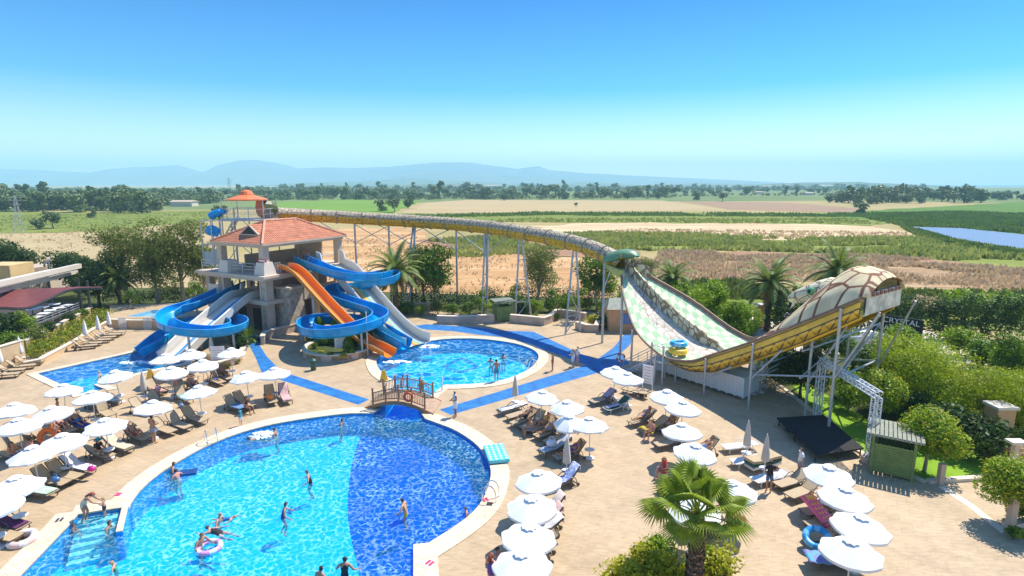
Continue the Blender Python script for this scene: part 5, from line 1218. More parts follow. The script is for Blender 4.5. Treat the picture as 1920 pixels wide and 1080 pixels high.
    cls=[near(p.center) for p in body.polygons]
    def cloth(name,test,m,off=.012,par=root):
        fi=[p for p,c in zip(body.polygons,cls) if test(c,p.center)]
        if not fi: return
        mp={}; v_=[]; f_=[]
        for p in fi:
            q=[]
            for vi in p.vertices:
                if vi not in mp: mp[vi]=len(v_); vv=body.vertices[vi]; v_.append(vv.co+vv.normal*off)
                q.append(mp[vi])
            f_.append(q)
        b=MB(); b.add(v_,f_,m); o=b.build(name,None,par,smooth=True); return o
    cm=lambda c: mat('cloth_'+c,CLC[c],.8,.15,9)
    hcen=hc_*s
    cloth('hair',lambda c,p: c[1][:2]=='hd' and c[0] in('hdb','nck') and (((p-hcen).dot(fw)<-.012*s) or (p-hcen).dot(upd)>.045*s) and (p-hcen).dot(upd)>-.07*s,mat('hair_'+hair,HAIRC[hair],.6,.2,20),.013)
    if longhair:
        b=MB(); p0=hcen-fw*.05*s; b.tube([p0+upd*.03*s,p0-upd*.10*s-fw*.04*s,p0-upd*.24*s-fw*.06*s,p0-upd*.34*s-fw*.05*s],[.07*s,.065*s,.05*s,.02*s],7,mat('hair_'+hair,HAIRC[hair],.6,.2,20)); b.build('hair',None,root,smooth=True)
    if hat: b=MB(); M=Matrix.Translation(hcen+upd*.06*s)@upd.to_track_quat('Z','Y').to_matrix().to_4x4(); b.lathe([(.19*s,-.01),(.185*s,.0),(.11*s,.01),(.10*s,.07*s),(.05*s,.10*s),(.005,.105*s)],14,cm(hat),M=M,capb=False); b.build('hat',None,root,smooth=True)
    thigh=lambda c,t:(c[0][:2]=='hi' and c[2]<t); pelv=lambda c:(c[0]=='pel')
    if bottom:
        nm,colr=bottom; t={'trunks':.50,'briefs':.06,'shorts':.62,'skirt':.7,'trousers':2}[nm]
        cloth(nm if nm!='briefs' else 'swim_briefs',lambda c,p: thigh(c,t) or (nm=='trousers' and c[0][:2]=='kn' and c[2]<.9) or (pelv(c) and (c[1][:2]=='hi' or c[2]<(.35 if nm!='briefs' else .15))),cm(colr),.016 if nm!='briefs' else .008)
    if top:
        nm,colr=top
        if nm=='bikini_top': cloth(nm,lambda c,p: c[0]=='spn' and c[2]>.55 or (c[0]=='cst' and c[1]=='nck' and c[2]<.12),cm(colr),.01)
        elif nm=='swimsuit': cloth(nm,lambda c,p: c[0] in('pel','spn') or (c[0]=='cst' and c[2]<.35) or thigh(c,.06),cm(colr),.01)
        elif nm=='shirt': cloth(nm,lambda c,p: c[0] in('spn',) or (c[0]=='pel' and c[1]=='spn') or c[0]=='cst' or (c[0][:2]=='sh' and c[2]<.5),cm(colr),.018)
        elif nm=='dress': cloth(nm,lambda c,p: c[0] in('spn','pel') or (c[0]=='cst') or thigh(c,.75),cm(colr),.028)
    if EYE is None: b=MB(); b.sphere((0,0,0),.013,6,4,mat('eye_dark',(0.02,0.015,0.01),.2)); EYE=b.build('eye',None,None); COL.objects.unlink(EYE)
    for sg in (-1,1):
        e=EYE.copy(); e.name='eye'; e.location=(hc_+fw*(.072 if not child else .09)+sv*(sg*.03)+upd*.03)*s; link(e,root)
    return root
def pp_(px,py,yaw,pose,skin,hair,top,bottom,label,**k): return person(P(px,py),R(yaw),pose,skin,hair,top,bottom,label,**k)
def on(lg,pose,skin,hair,top,bottom,label,**k): c,rz=lg; return person((c.x,c.y),rz+math.pi,pose,skin,hair,top,bottom,label,**k)
pp_(931,716,95,'stand','tan','dark',None,('trunks','teal'),'broad shouldered man in teal trunks facing the round slide pool from its rim',h=1.8,fat=1.15)
pp_(1036,696,190,'stand','tan','dark',('bikini_top','red'),('briefs','red'),'slim girl in red bikini standing between round pool and blue walkway',h=1.6)
pp_(1074,690,160,'hold','fair','blond',('dress','white'),None,'woman in white dress on the blue walkway crossing',h=1.65,longhair=True)
pp_(1083,686,200,'stand','fair','brown',('shirt','white'),('shorts','grey'),'person in white shirt beside the woman in white dress',h=1.68)
pp_(854,782,205,'hold','brown','grey',('dress','white'),None,'man in long white sleeveless top and white shorts near the wooden bridge',h=1.8)
pp_(452,798,-30,'stand','fair','blond',('shirt','teal'),('shorts','white'),'toddler in blue hat by the far edge of the large pool',h=.98,hat='teal')
pp_(289,831,70,'hold','tan','dark',None,('trunks','grey'),'bare backed man in grey trunks standing in front row',h=1.74)
pp_(1498,897,175,'stand','tan','dark',('shirt','white'),('shorts','grey'),'person in white top and grey shorts standing by the low stage',h=1.7)
pp_(1441,923,80,'hold','tan','dark',('shirt','black'),('shorts','denim'),'woman in black top and denim shorts seen from behind',h=1.66)
pp_(921,1112,50,'hold','fair','red',('swimsuit','purple'),None,'red haired woman in purple swimsuit at the bottom of the picture',h=1.66,longhair=True)
pp_(944,1104,120,'bend','tan','brown',None,('trunks','black'),'bare backed man bending beside the woman in purple',h=1.7)
pp_(158,972,15,'bend','tan','red',('swimsuit','cream'),None,'woman in cream swimsuit bending forward in the shallow step bay',h=1.66,z=-.2,longhair=True)
pp_(197,962,195,'hold','fair','blond',None,('trunks','black'),'small child in dark trunks taking the hand of the bending woman',h=1.0,z=-.2)
person(P(136,992),R(20),'sit','tan','brown',None,('briefs','pink'),'small child with orange armbands at the corner of the step bay',h=1.0,z=-.45)
W_Z=-1.27
def sw(px,py,yaw,skin,hair,top,bottom,label,h=1.7,z=W_Z,**k):
    g=P(px,py,-.14); return person((g.x,g.y),R(yaw),'swim',skin,hair,top,bottom,label,h=h,z=z+(1.7-h)*.72 if z==W_Z else z,group='bathers in the water',**k)
sw(198,993,20,'tan','dark',None,None,'dark haired swimmer in the step bay beside the divider wall',z=-1.36)
sw(219,1068,200,'fair','blond',('swimsuit','green'),None,'blond child in green at the mouth of the step bay',h=1.3)
sw(320,884,30,'tan','dark',None,None,'man holding a dark blue mat near the upper left pool edge')
sw(335,897,160,'pink','dark',None,None,'man in the water below the one with the blue mat')
sw(520,816,190,'tan','dark',None,None,'swimmer beside the white splash')
sw(637,796,10,'tan','dark',None,None,'lone swimmer low in the water near the bridge',z=-1.36)
sw(583,905,200,'fair','brown',('swimsuit','black'),None,'bather standing in mid pool left of the dark tiles',z=-1.05)
sw(530,970,20,'tan','dark',('swimsuit','purple'),None,'dark haired woman standing in the middle of the light water',z=-1.05)
sw(762,975,170,'fair','dark',('bikini_top','yellow'),('briefs','yellow'),'woman in yellow bikini standing in the dark blue half of the pool',z=-.72)
sw(878,965,190,'fair','brown',None,None,'child close to the right edge of the large pool',h=1.35)
sw(374,1030,-10,'tan','brown',None,None,'man holding a clear patterned swim ring',z=-1.0)
sw(407,980,0,'fair','blond',None,None,'blond person behind the floating woman')
sw(646,1083,90,'tan','dark',('swimsuit','black'),None,'woman seen from behind at the bottom of the pool',z=-1.0)
sw(597,1088,60,'tan','dark',None,None,'head and shoulders at the bottom edge left of the woman in black')
sw(920,680,90,'tan','dark',None,None,'left one of two heads behind the man in teal trunks',z=-1.38)
sw(944,673,100,'tan','dark',None,None,'right one of two heads behind the man in teal trunks',z=-1.38)
sw(752,724,0,'pink','brown',None,None,'bather leaning forward in the channel behind the bridge',z=-.9)
sw(791,731,90,'tan','dark',None,None,'dark haired bather behind the bridge rail',z=-1.05)
sw(192,712,200,'fair','blond',None,None,'single bather in the angular left pool',z=-1.05)
g=P(411,999,-.14); person((g.x,g.y),R(160),'float','fair','brown',('swimsuit','black'),None,'woman in black swimsuit floating on her back',z=-.16)
g=P(488,822,-.14); person((g.x,g.y),R(190),'float','tan','dark',None,('trunks','black'),'swimmer doing a kick inside the white splash',z=-.22)
g=P(422,975,-.14); person((g.x,g.y),R(10),'float','fair','blond',('swimsuit','blue'),None,'small child on a blue float behind the floating woman',h=1.1,z=-.1)
on(rD[1],'knees','brown','dark',None,('trunks','black'),'man in black trunks leaning back on the right lounger of the pair')
on(rD[0],'recline','tan','dark',None,('trunks','blue'),'child lying on the left lounger of the pair',h=1.3)
pp_(462,775,-20,'sit','brown','dark',('swimsuit','black'),None,'woman in dark swimsuit sitting on the end of her lounger')
on(rF[2],'knees','tan','dark',None,('trunks','red'),'man in bright red trunks lounging in the front row',fat=1.1)
pp_(186,862,-10,'sit','tan','dark',('shirt','black'),('trunks','cream'),'reader in black top and light blue cap in the front row',hat='teal')
pp_(26,868,-15,'sit','tan','dark',None,('trousers','denim'),'bare backed person in blue trousers sitting under the left parasols')
pp_(62,860,190,'sit','pink','brown',None,('trunks','orange'),'sunburnt person seated under the left parasols')
pp_(98,822,20,'sit','tan','red',('bikini_top','orange'),('briefs','orange'),'woman in orange bikini beside the orange ring')
on(rH[4],'knees','pink','dark',None,('trunks','black'),'bare chested man on a lounger behind the orange ring')
on(rH[5],'recline','tan','dark',None,('trunks','blue'),'person on blue towel right of the bare chested man')
pp_(113,795,30,'stand','tan','dark',None,('trunks','blue'),'person whose head shows above a white parasol',h=1.75)
pp_(330,731,100,'stand','pink','brown',('bikini_top','pink'),('briefs','pink'),'woman in pink in the shade of the wet floor sign parasol',h=1.6)
on(rC[6],'knees','tan','brown',None,('trunks','blue'),'man in blue trunks on the last lounger of the cluster')
on(rI[2],'knees','tan','red',None,('trunks','black'),'woman hugging her knees on the third lounger right of the pool')
pp_(996,817,200,'sit','tan','dark',None,('trunks','grey'),'man sitting sideways on his lounger right of the pool')
on(rI[4],'knees','tan','brown',('bikini_top','yellow'),('briefs','yellow'),'woman in yellow bikini with bent knees')
on(rI[5],'recline','tan','grey',None,('trunks','grey'),'man in grey patterned shorts stretched on his lounger',fat=1.2)
on(rI[8],'recline','tan','brown',('bikini_top','purple'),('trunks','purple'),'woman in purple shorts on the lounger beside the closed parasol')
on(rK[2],'recline','tan','red',('bikini_top','blue'),('briefs','blue'),'woman in blue and white bikini sunbathing right of centre',longhair=True)
pp_(1222,824,215,'sit','pink','dark',None,('trunks','yellow'),'large bare man leaning forward on a yellow towel',fat=1.25,h=1.8)
on(rK[4],'recline','tan','brown',None,('trunks','white'),'child lying on the lounger behind the large man',h=1.3)
on(rK[6],'recline','tan','dark',None,('trunks','blue'),'man reclining upright beside the parasol above the fan palm')
pp_(1247,897,200,'sit','fair','blond',('dress','red'),None,'woman in red dress sitting left of the fan palm')
on(rN[2],'recline','pink','brown',('shirt','pink'),('shorts','grey'),'person in pink resting behind the fan palm trunk')
for (u,v,lb,yw,cl) in [(2.0,2.0,'bather waiting at the top of the orange slide',-60,'red'),(2.6,7.5,'bather in shade at the top of the white slide',-50,'blue'),(1.6,7.0,'second bather in shade near the top of the white slide',-70,'black')]:
    g=uvp(u,v,0); person((g.x,g.y),R(yw),'stand','tan','dark',None,('trunks',cl),lb,z=5.9)
# ================================================================== WALLS, HUTS, BRIDGE, STAGE AND SMALL THINGS
def wallrun(name,pts,h,th,m,label,cat='low wall',mcap=None,z0=0.0,group=None,caph=.07):
    g=[P(*p) if len(p)==2 else Vector(p) for p in pts]; L=[];Rr=[]
    for i,p in enumerate(g):
        d=(g[min(i+1,len(g)-1)]-g[max(i-1,0)]); d.z=0; d.normalize(); nn=Vector((-d.y,d.x,0)); 
        L.append(p+nn*th/2); Rr.append(p-nn*th/2)
    c=g[len(g)//2]; root=empty(name,(c.x,c.y,z0),0,label,cat,group)
    def body(grow,za,zb,mm,nm):
        b=MB(); rows=[]
        for i in range(len(g)):
            gl=(L[i]-Rr[i]).normalized()*grow; a=L[i]+gl; q=Rr[i]-gl
            rows.append([Vector((a.x,a.y,za)),Vector((a.x,a.y,zb)),Vector((q.x,q.y,zb)),Vector((q.x,q.y,za))])
        b.grid(rows,mm,close=True); b.add(rows[0],[(0,1,2,3)],mm); b.add(rows[-1],[(3,2,1,0)],mm); part(b,nm,None,root)
    body(0,z0,z0+h,m,'wall'); 
    if mcap: body(.05,z0+h+.002,z0+h+caph,mcap,'coping')
    return root
m_bw=mat('beige_wall',(0.62,0.44,0.25),.85,.10,.8); m_pw=mat('pinkish_stone_wall',(0.52,0.40,0.31),.85,.18,1.0,bump=.4,bscale=3); m_capst=mat('cap_stone',(0.74,0.62,0.47),.7,.08,1.5)
wallrun('terrace_wall',[(738,588),(780,583),(820,581)],.85,.4,m_pw,'back wall of the bench niche behind the round slide pool',mcap=m_capst)
wallrun('terrace_wall',[(820,606),(850,607),(890,606),(926,604)],.8,.4,m_pw,'curved wall between the bench niche and the small green hut',mcap=m_capst)
wallrun('terrace_wall',[(957,604),(990,607),(1020,610),(1030,606),(1044,594),(1070,596),(1098,601)],.8,.4,m_pw,'stepped curved wall right of the small green hut',mcap=m_capst)
wallrun('terrace_wall',[(1081,616),(1100,622),(1118,623),(1125,604)],.7,.4,m_pw,'short angled planter wall beside the orange hut',mcap=m_capst)
wallrun('beige_wall',[(-60,712),(0,696),(47,680)],1.9,.3,m_bw,'tall beige rendered wall behind loungers at the left edge','wall',m_capst)
wallrun('bed_kerb_wall',[(45,690),(76,684),(82,680),(110,665),(141,648),(180,622),(216,604)],.45,.3,m_bw,'low beige wall along the front of the long planted bed',mcap=m_capst)
wallrun('bed_back_wall',[(48,664),(90,642),(140,614),(172,596)],1.15,.3,m_bw,'pale topped wall along the back of the long planted bed',mcap=m_capst)
wallrun('terrace_wall',[(208,614),(250,616),(300,616),(332,612)],.85,.3,m_bw,'beige wall carrying the small raised pool terrace',mcap=m_capst)
wallrun('path_wall',[(493,646),(497,637),(528,628),(558,620)],.75,.35,m_pw,'low pale wall curving beside the blue walkway at the tower foot',mcap=m_capst)
wallrun('path_wall',[(566,640),(576,632),(600,628)],.6,.35,m_pw,'short wall behind the round planter near the tower door',mcap=m_capst)
wallrun('planter_wall',[(384,697),(410,692),(437,684),(455,667),(463,652)],.55,.32,m_pw,'low wall of the flower planter below the left slides',mcap=m_capst)
wallrun('kerb',[(1740,905),(1800,901),(1885,895),(2050,884)],.16,.3,m_capst,'pale kerb along the front edge of the right lawn','kerb')
wallrun('kerb',[(1886,990),(1925,982),(1990,970)],.2,.35,m_capst,'short kerb corner at the right edge near the lollipop tree','kerb')
wallrun('kerb',[(1462,724),(1530,777),(1600,843),(1735,905)],.1,.25,m_capst,'long kerb between the paving and the lawn behind the stage','kerb')
b=MB(); st_=[P(1740,905),P(1800,948),P(1886,1003)]; L,Rr=strip('x',[(1765,912),(1820,948),(1886,1000)],.4,0,None)
sheet('pale_paving_strip',L+Rr[::-1],[],.008,m_capst)
# raised kids pool terrace
tz=.85; tp=[P(a,b_,tz) for a,b_ in [(206,598),(332,597),(400,585),(400,566),(206,572)]]; holep=[P(a,b_,tz) for a,b_ in [(236,593.5),(284,581.5),(318,580),(345,584),(350,594)]]
o=sheet('terrace_paving',[(q.x,q.y) for q in tp],[[(q.x,q.y) for q in holep]],tz,m_deck); walls('kids_pool_wall',[(q.x,q.y) for q in holep],tz,tz-.35,mat('kids_pool_tiles',(0.30,0.52,0.70),.4,.1,1))
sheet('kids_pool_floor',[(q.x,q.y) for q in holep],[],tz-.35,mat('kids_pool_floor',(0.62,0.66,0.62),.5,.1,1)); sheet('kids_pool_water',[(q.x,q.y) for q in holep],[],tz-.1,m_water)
for i,px in enumerate((231,278)):
    root=empty('white_rail_gate',P(px,616),0,f'{["left","right"][i]} white rail on the wall of the raised pool terrace','railing'); b=MB(); a=P(px-7,617); c=P(px+7,617)
    for k in range(9): q=a.lerp(c,k/8); b.bar(q,q+Vector((0,0,1.15)),.05,m=m_wpl)
    b.bar(a+Vector((0,0,1.15)),c+Vector((0,0,1.15)),.06,m=m_wpl); b.bar(a+Vector((0,0,.1)),c+Vector((0,0,.1)),.06,m=m_wpl); part(b,'bars',None,root)
# round planter
pc=Vector((P(632,664).x,48.35,0)); prd=3.05
root=empty('round_planter',pc,0,'round stone planter under the looping blue slide','planter'); N=40; ang=[R(-205+k*240/N) for k in range(N+1)]
for nm,r0,r1,za,zb,mm in (('wall',prd-.32,prd,0,.55,m_pw),('coping',prd-.37,prd+.05,.552,.62,m_capst)):
    b=MB(); rows=[[Vector((pc.x+r*math.cos(a),pc.y+r*math.sin(a),z)) for r,z in ((r0,za),(r0,zb),(r1,zb),(r1,za))] for a in ang]; b.grid(rows,mm,close=True); b.add(rows[0],[(0,1,2,3)],mm); b.add(rows[-1],[(3,2,1,0)],mm); part(b,nm,None,root)
for k in (4,12,20,27):
    b=MB(); rows=[[Vector((pc.x+(prd+.012)*math.cos(a),pc.y+(prd+.012)*math.sin(a),z)) for z in (.12,.46)] for a in ang[k:k+6]]; vs,fs=solid_sheet(rows,-.02); b.add(vs,fs,mat('brown_stone_inlay',(0.34,0.22,0.12),.8,.35,4)); part(b,'stone_inlay',None,root)
sheet('planter_soil',[(pc.x+(prd-.2)*math.cos(2*math.pi*k/32),pc.y+(prd-.2)*math.sin(2*math.pi*k/32)) for k in range(32)],[],.42,fm['soil'])
# sign boards
def text(s,size,m,parent,loc,rot,ext=.01,name='lettering',align='CENTER'):
    cu=bpy.data.curves.new(name,'FONT'); cu.body=s; cu.size=size; cu.extrude=ext; cu.align_x=align; cu.align_y='CENTER'; cu.space_line=.9
    o=bpy.data.objects.new('tmp',cu); COL.objects.link(o); me=bpy.data.meshes.new_from_object(o.evaluated_get(bpy.context.evaluated_depsgraph_get())); bpy.data.objects.remove(o); me.materials.clear(); me.materials.append(m)
    t=bpy.data.objects.new(name,me); link(t,parent); t.location=loc; t.rotation_euler=rot; return t
m_redtx=mat('red_print',(0.7,0.12,0.10),.5); m_dktx=mat('grey_print',(0.25,0.25,0.28),.5); m_sgw=mat('sign_white_board',(0.80,0.80,0.80),.4)
def board(px,py,w_,h_,z0,yaw,label,cat,lines,legs=True,colm=None):
    g=P(px,py); root=empty('signboard',g,R(yaw),label,cat); b=MB(); b.box(-w_/2,w_/2,-.02,.02,z0,z0+h_,m_sgw); b.build('panel',None,root)
    if legs:
        for s in (-1,1): b=MB(); b.box(s*(w_/2)-.03,s*(w_/2)+.03,.022,.06,0,z0+h_,m_sgw); b.build('post',None,root)
    rnd=random.Random(px)
    for k in range(lines):
        z=z0+h_*(.9-.8*k/max(1,lines-1)); wd=w_*rnd.uniform(.25,.4); b=MB(); b.box(-wd,wd,-.026,-.0215,z-.015,z+.015,m_redtx if k in(0,lines-1) else m_dktx); b.build('printed_line',None,root)
board(640,668,.95,1.15,.75,12,'tall white rules board standing in the round planter','sign',9)
board(410,688,1.0,1.2,.5,8,'white board in the flower planter below the left slides','sign',6)
board(1213,733,.75,1.35,.55,-40,'white notice board at the foot of the steel stairs','sign',6)
for px,py,lb in ((720,714,'yellow wet floor sign by the wooden bridge'),(283,712,'yellow wet floor sign among loungers near the angular pool')):
    root=empty('wet_floor_sign',P(px,py),R(-10),lb,'sign'); m_ye=mat('yellow_plastic',(0.85,0.52,0.01),.4)
    for s in (-1,1):
        b=MB(); vs=[(-.26,s*.22,0),(.26,s*.22,0),(.12,s*.02,.82),(-.12,s*.02,.82)]; vs2=[(x,y-s*.02,z) for x,y,z in vs]; b.add(vs+vs2,[(0,1,2,3),(7,6,5,4),(0,4,5,1),(1,5,6,2),(2,6,7,3),(3,7,4,0)],m_ye); b.build('panel',None,root)
def torus(b,c,Rm,rm,m,m2=None,ax='z',n=24,k=10,stripes=4):
    rows=[]
    for i in range(n):
        a=2*math.pi*i/n; row=[]
        for j in range(k):
            t=2*math.pi*j/k; r=Rm+rm*math.cos(t); z=rm*math.sin(t); v=Vector((r*math.cos(a),r*math.sin(a),z)) if ax=='z' else Vector((r*math.cos(a),z,r*math.sin(a))); row.append(Vector(c)+v)
        rows.append(row)
    rows.append(rows[0])
    for i in range(n):
        b.grid([rows[i],rows[i+1]],m2 if (m2 and (i*stripes*2//n)%2) else m,close=True)
# wooden bridge
m_wood=mat('varnished_wood',(0.36,0.17,0.07),.5,.2,3); m_wood2=mat('weathered_planks',(0.40,0.26,0.16),.7,.2,4)
A=P(684,766); B_=P(812,777); wv=P(706,744)-A; root=empty('wooden_bridge',(A+B_)/2+wv/2,0,'arched wooden footbridge with post and baluster rails over the channel','bridge')
rise=lambda t:.06+.62*math.sin(math.pi*t)
b=MB(); rows=[]
for k in range(25):
    t=k/24; p=A.lerp(B_,t); z=rise(t); rows.append([Vector((p.x,p.y,z)),Vector((p.x+wv.x,p.y+wv.y,z))])
vs,fs=solid_sheet(rows,.06); b.add(vs,fs,m_wood2); part(b,'deck',None,root)
for s in (0,1):
    off=wv*s; nm='near' if s==0 else 'far'
    b=MB(); rows=[]
    for k in range(25):
        t=k/24; p=A.lerp(B_,t)+off; z=rise(t); o_=wv.normalized()*(-.05 if s==0 else .05); rows.append([p+o_+Vector((0,0,z-.22)),p+o_+Vector((0,0,z+.03)),p+o_*.2+Vector((0,0,z+.03)),p+o_*.2+Vector((0,0,z-.22))])
    b.grid(rows,m_wood,close=True); part(b,'side_beam',None,root)
    tp_=[.12+.19*k for k in range(5)]
    for t in tp_:
        p=A.lerp(B_,t)+off*(.96 if s else 1)+wv*(.04 if not s else 0); z=rise(t); b=MB(); b.box(p.x-.05,p.x+.05,p.y-.05,p.y+.05,z,z+1.05,m_wood); b.box(p.x-.07,p.x+.07,p.y-.07,p.y+.07,z+1.05,z+1.12,m_wood); part(b,'rail_post',None,root)
    b=MB()
    for i in range(4):
        for hh in (.22,.82):
            p=A.lerp(B_,tp_[i])+off; q=A.lerp(B_,tp_[i+1])+off; b.bar(p+Vector((0,0,rise(tp_[i])+hh)),q+Vector((0,0,rise(tp_[i+1])+hh)),.06,m=m_wood)
        for j in range(1,8):
            t=tp_[i]+(tp_[i+1]-tp_[i])*j/8; p=A.lerp(B_,t)+off; zz=rise(tp_[i])+(rise(tp_[i+1])-rise(tp_[i]))*j/8; b.bar(p+Vector((0,0,zz+.22)),p+Vector((0,0,zz+.82)),.035,m=m_wood)
    part(b,'railing',None,root)
p=A.lerp(B_,.66); z=rise(.66)+.5; dr=(B_-A).normalized()
b=MB(); torus(b,(0,0,0),.27,.075,m_red,mat('red_orange_plastic',(0.70,0.12,0.03),.4),ax='y'); o=b.build('life_ring',smooth=True,loc=(p.x-wv.normalized().x*.14,p.y-wv.normalized().y*.14,z),rz=math.atan2(dr.y,dr.x)); tag(o,'red life ring hanging on the near rail of the wooden bridge','life ring')
g=P(1163,692); b=MB(); torus(b,(0,0,0),.3,.08,m_red,m_sgw,ax='y'); o=b.build('life_ring',smooth=True,loc=(g.x,g.y,.95)); tag(o,'red and white life ring on a stand by the steel stairs','life ring')
b=MB(); b.tube([(g.x,g.y+.1,0),(g.x,g.y+.1,1.3)],.03,6,m_steel); tag(b.build('life_ring_post'),'thin post behind the life ring near the steel stairs','post')
# small rail post by channel
b=MB(); b.tube([P(829,734),P(829,734)+Vector((0,0,1.1))],.05,8,m_wpl); b.lathe([(.2,0),(.2,.04),(.06,.06)],12,m_wpl,P(829,734)); tag(b.build('white_post'),'short white post on the channel coping beside the wooden bridge','post')
# pool ladders
m_chr=mat('chrome_tube',(0.75,0.76,0.78),.12,metal=1.0)
def ladder(px,py,yaw,label):
    root=empty('pool_ladder',P(px,py),R(yaw),label,'pool ladder')
    for s in (-1,1):
        b=MB(); b.tube(smoothpath([(-.55,s*.26,.02),(-.5,s*.26,.55),(-.3,s*.26,.80),(-.05,s*.26,.72),(.12,s*.26,.25),(.16,s*.26,-.7)],4),.026,6,m_chr); b.build('handrail',None,root)
    for z in (-.3,-.6):
        b=MB(); b.box(.1,.2,-.25,.25,z,z+.03,m_chr); b.build('tread',None,root)
ladder(398,832,-50,'curved chrome ladder at the upper left edge of the large pool'); ladder(912,935,165,'curved chrome ladder at the right edge of the large pool'); ladder(992,690,200,'curved chrome ladder at the round slide pool')
# turquoise waffle float
c=P(930,856); m_tq=mat('turquoise_vinyl',(0.10,0.55,0.66),.3,.1,3); m_tq2=mat('pale_turquoise_vinyl',(0.65,0.85,0.90),.3)
b=MB(); b.box(-.55,.55,-.95,.95,.05,.22,m_tq)
for i in range(4):
    for j in range(7): b.sphere((-.42+.28*i,-.8+.27*j,.22),(.1,.1,.05),8,5,m_tq2)
o=b.build('float_mat',loc=(c.x,c.y,.05),rz=R(12)); tag(o,'stack of turquoise waffle patterned float mats on the right pool edge','float mat')
# swim rings and mats
def ring(px,py,z,Rm,rm,m,m2,label,tilt=(0,0),nm='swim_ring'):
    g=P(px,py,z); b=MB(); torus(b,(0,0,0),Rm,rm,m,m2,stripes=5); o=b.build(nm,smooth=True,loc=g); o.rotation_euler=(R(tilt[0]),R(tilt[1]),0); tag(o,label,'swim ring')
V=lambda n_,c,r=.25:mat(n_,c,r)
ring(88,818,.62,.36,.14,V('orange_vinyl',(0.85,0.20,0.04)),None,'bright orange swim ring leaning on a lounger at left',(60,20))
ring(1532,1008,.55,.42,.13,V('blue_vinyl',(0.02,0.28,0.62)),V('blue_vinyl_light',(0.15,0.50,0.80)),'blue swim ring on a lounger under the near right parasols',(20,-15))
ring(392,1026,-.02,.42,.11,V('clear_vinyl',(0.70,0.80,0.88)),V('pink_vinyl',(0.80,0.35,0.55)),'clear swim ring with pink patterns held by the man in the pool')
ring(42,1010,.16,.40,.15,V('white_vinyl',(0.80,0.78,0.76)),V('pale_pattern_vinyl',(0.75,0.55,0.50)),'large white patterned float with face like marks lying by the left edge',(8,0))
ring(1177,768,.62,.2,.07,V('pale_purple_vinyl',(0.55,0.50,0.65)),None,'small pale swim ring on the dark green lounger',(20,0)) if False else None
g=at(-1.9,-.62); b=MB(); torus(b,(0,0,0),.48,.2,V('blue_vinyl2',(0.02,0.35,0.60)),V('blue_vinyl_light2',(0.25,0.60,0.80))); o=b.build('swim_ring',smooth=True,loc=(g.x,g.y,g.z+.75)); tag(o,'blue tube lying at the lower edge of the half pipe slide','swim ring')
b=MB(); torus(b,(0,0,0),.5,.22,V('yellow_vinyl',(0.85,0.50,0.02)),V('yellow_vinyl2',(0.88,0.62,0.06))); o=b.build('swim_ring',smooth=True,loc=(g.x-.1,g.y-.25,g.z+.27)); tag(o,'yellow tube under the blue one on the half pipe slide','swim ring')
g=P(347,887,-.1); b=MB(); b.box(-.55,.55,-.28,.28,-.04,.06,V('navy_vinyl',(0.02,0.06,0.20))); o=b.build('float_mat',loc=g,rz=R(20)); tag(o,'dark blue float mat beside the man near the upper left pool edge','float mat')
# air mattresses
c=P(1536,985); b=MB(); m_pk=V('pink_vinyl3',(0.80,0.10,0.30)); m_pk2=V('orange_vinyl3',(0.88,0.45,0.12)); b.box(-.85,.85,-.36,.36,-.06,.06,m_pk)
for i in range(6):
    for j in range(3): b.sphere((-.5+.22*i,-.2+.2*j,.06),(.07,.07,.04),8,5,m_pk2)
b.box(.62,.8,-.25,.25,.061,.1,m_pk2); o=b.build('air_mattress',loc=(c.x,c.y,.62)); o.rotation_euler=(R(8),R(-28),R(-66)+math.pi); tag(o,'pink air mattress with orange dots leaning across a tan lounger','air mattress')
c=P(1556,1068); b=MB(); rows=[[Vector((-.9+1.8*i/12,-.38+.76*j/6,.03*math.sin(i*2.4)+.02*math.cos(j*3))) for j in range(7)] for i in range(13)]; vs,fs=solid_sheet(rows,.04); b.add(vs,fs,mat('aqua_pattern_towel',(0.05,0.42,0.60),.7,col2=(0.25,0.12,0.45),vscale=3)); o=b.build('beach_towel',smooth=True,loc=(c.x,c.y,.5),rz=R(-8)); tag(o,'aqua and purple towel at the bottom edge under the nearest right parasol','towel')
# towels on loungers: draped over seat and back
def towel(lg,m,label,back=48,seat=True,bk=True,w_=.56):
    c,rz=lg; a=R(back); prof=[]
    if seat: prof+=[(-.90,.372),(-.5,.378),(0,.385),(.25,.398)]
    else: prof+=[(.22,.41)]
    if bk: prof+=[(.27+.02*0+.3*math.cos(a),.41+.3*math.sin(a)),(.27+.78*math.cos(a),.41+.80*math.sin(a)),(.27+.82*math.cos(a)+.03,.41+.80*math.sin(a)),(.27+.7*math.cos(a)+.09,.30+.62*math.sin(a))]
    rows=[[Vector((x,w_*(k/8-.5),z+.012*math.sin(k*2.1+x*9))) for k in range(9)] for x,z in prof]; vs,fs=solid_sheet(rows,-.02); b=MB(); b.add(vs,fs,m); o=b.build('beach_towel',smooth=True,loc=c,rz=rz); tag(o,label,'towel')
TW=lambda n_,c,c2=None: mat('towel_'+n_,c,.95,0 if c2 else .08,4,col2=c2)
towel(rG[5],TW('white',(0.72,0.70,0.68)),'white towel over the backrest in the lower left row',32); towel(rG[2],TW('whitegreen',(0.70,0.70,0.66),(0.25,0.45,0.25)),'white and green towel on the third lounger of the lower left row',32,bk=False)
towel(rI[0],TW('white',(0.72,0.70,0.68)),'white towel on the back flat lounger right of the pool',6); towel(rE[0],TW('denim',(0.15,0.25,0.42)),'blue grey towel on the first lounger behind the large pool',48,bk=False)
towel(rE[3],TW('stripe',(0.62,0.52,0.40),(0.55,0.25,0.30)),'striped towel on the lounger facing the pool',62); towel(rF[1],TW('beige',(0.60,0.50,0.36)),'beige towel beside the hatted reader',32)
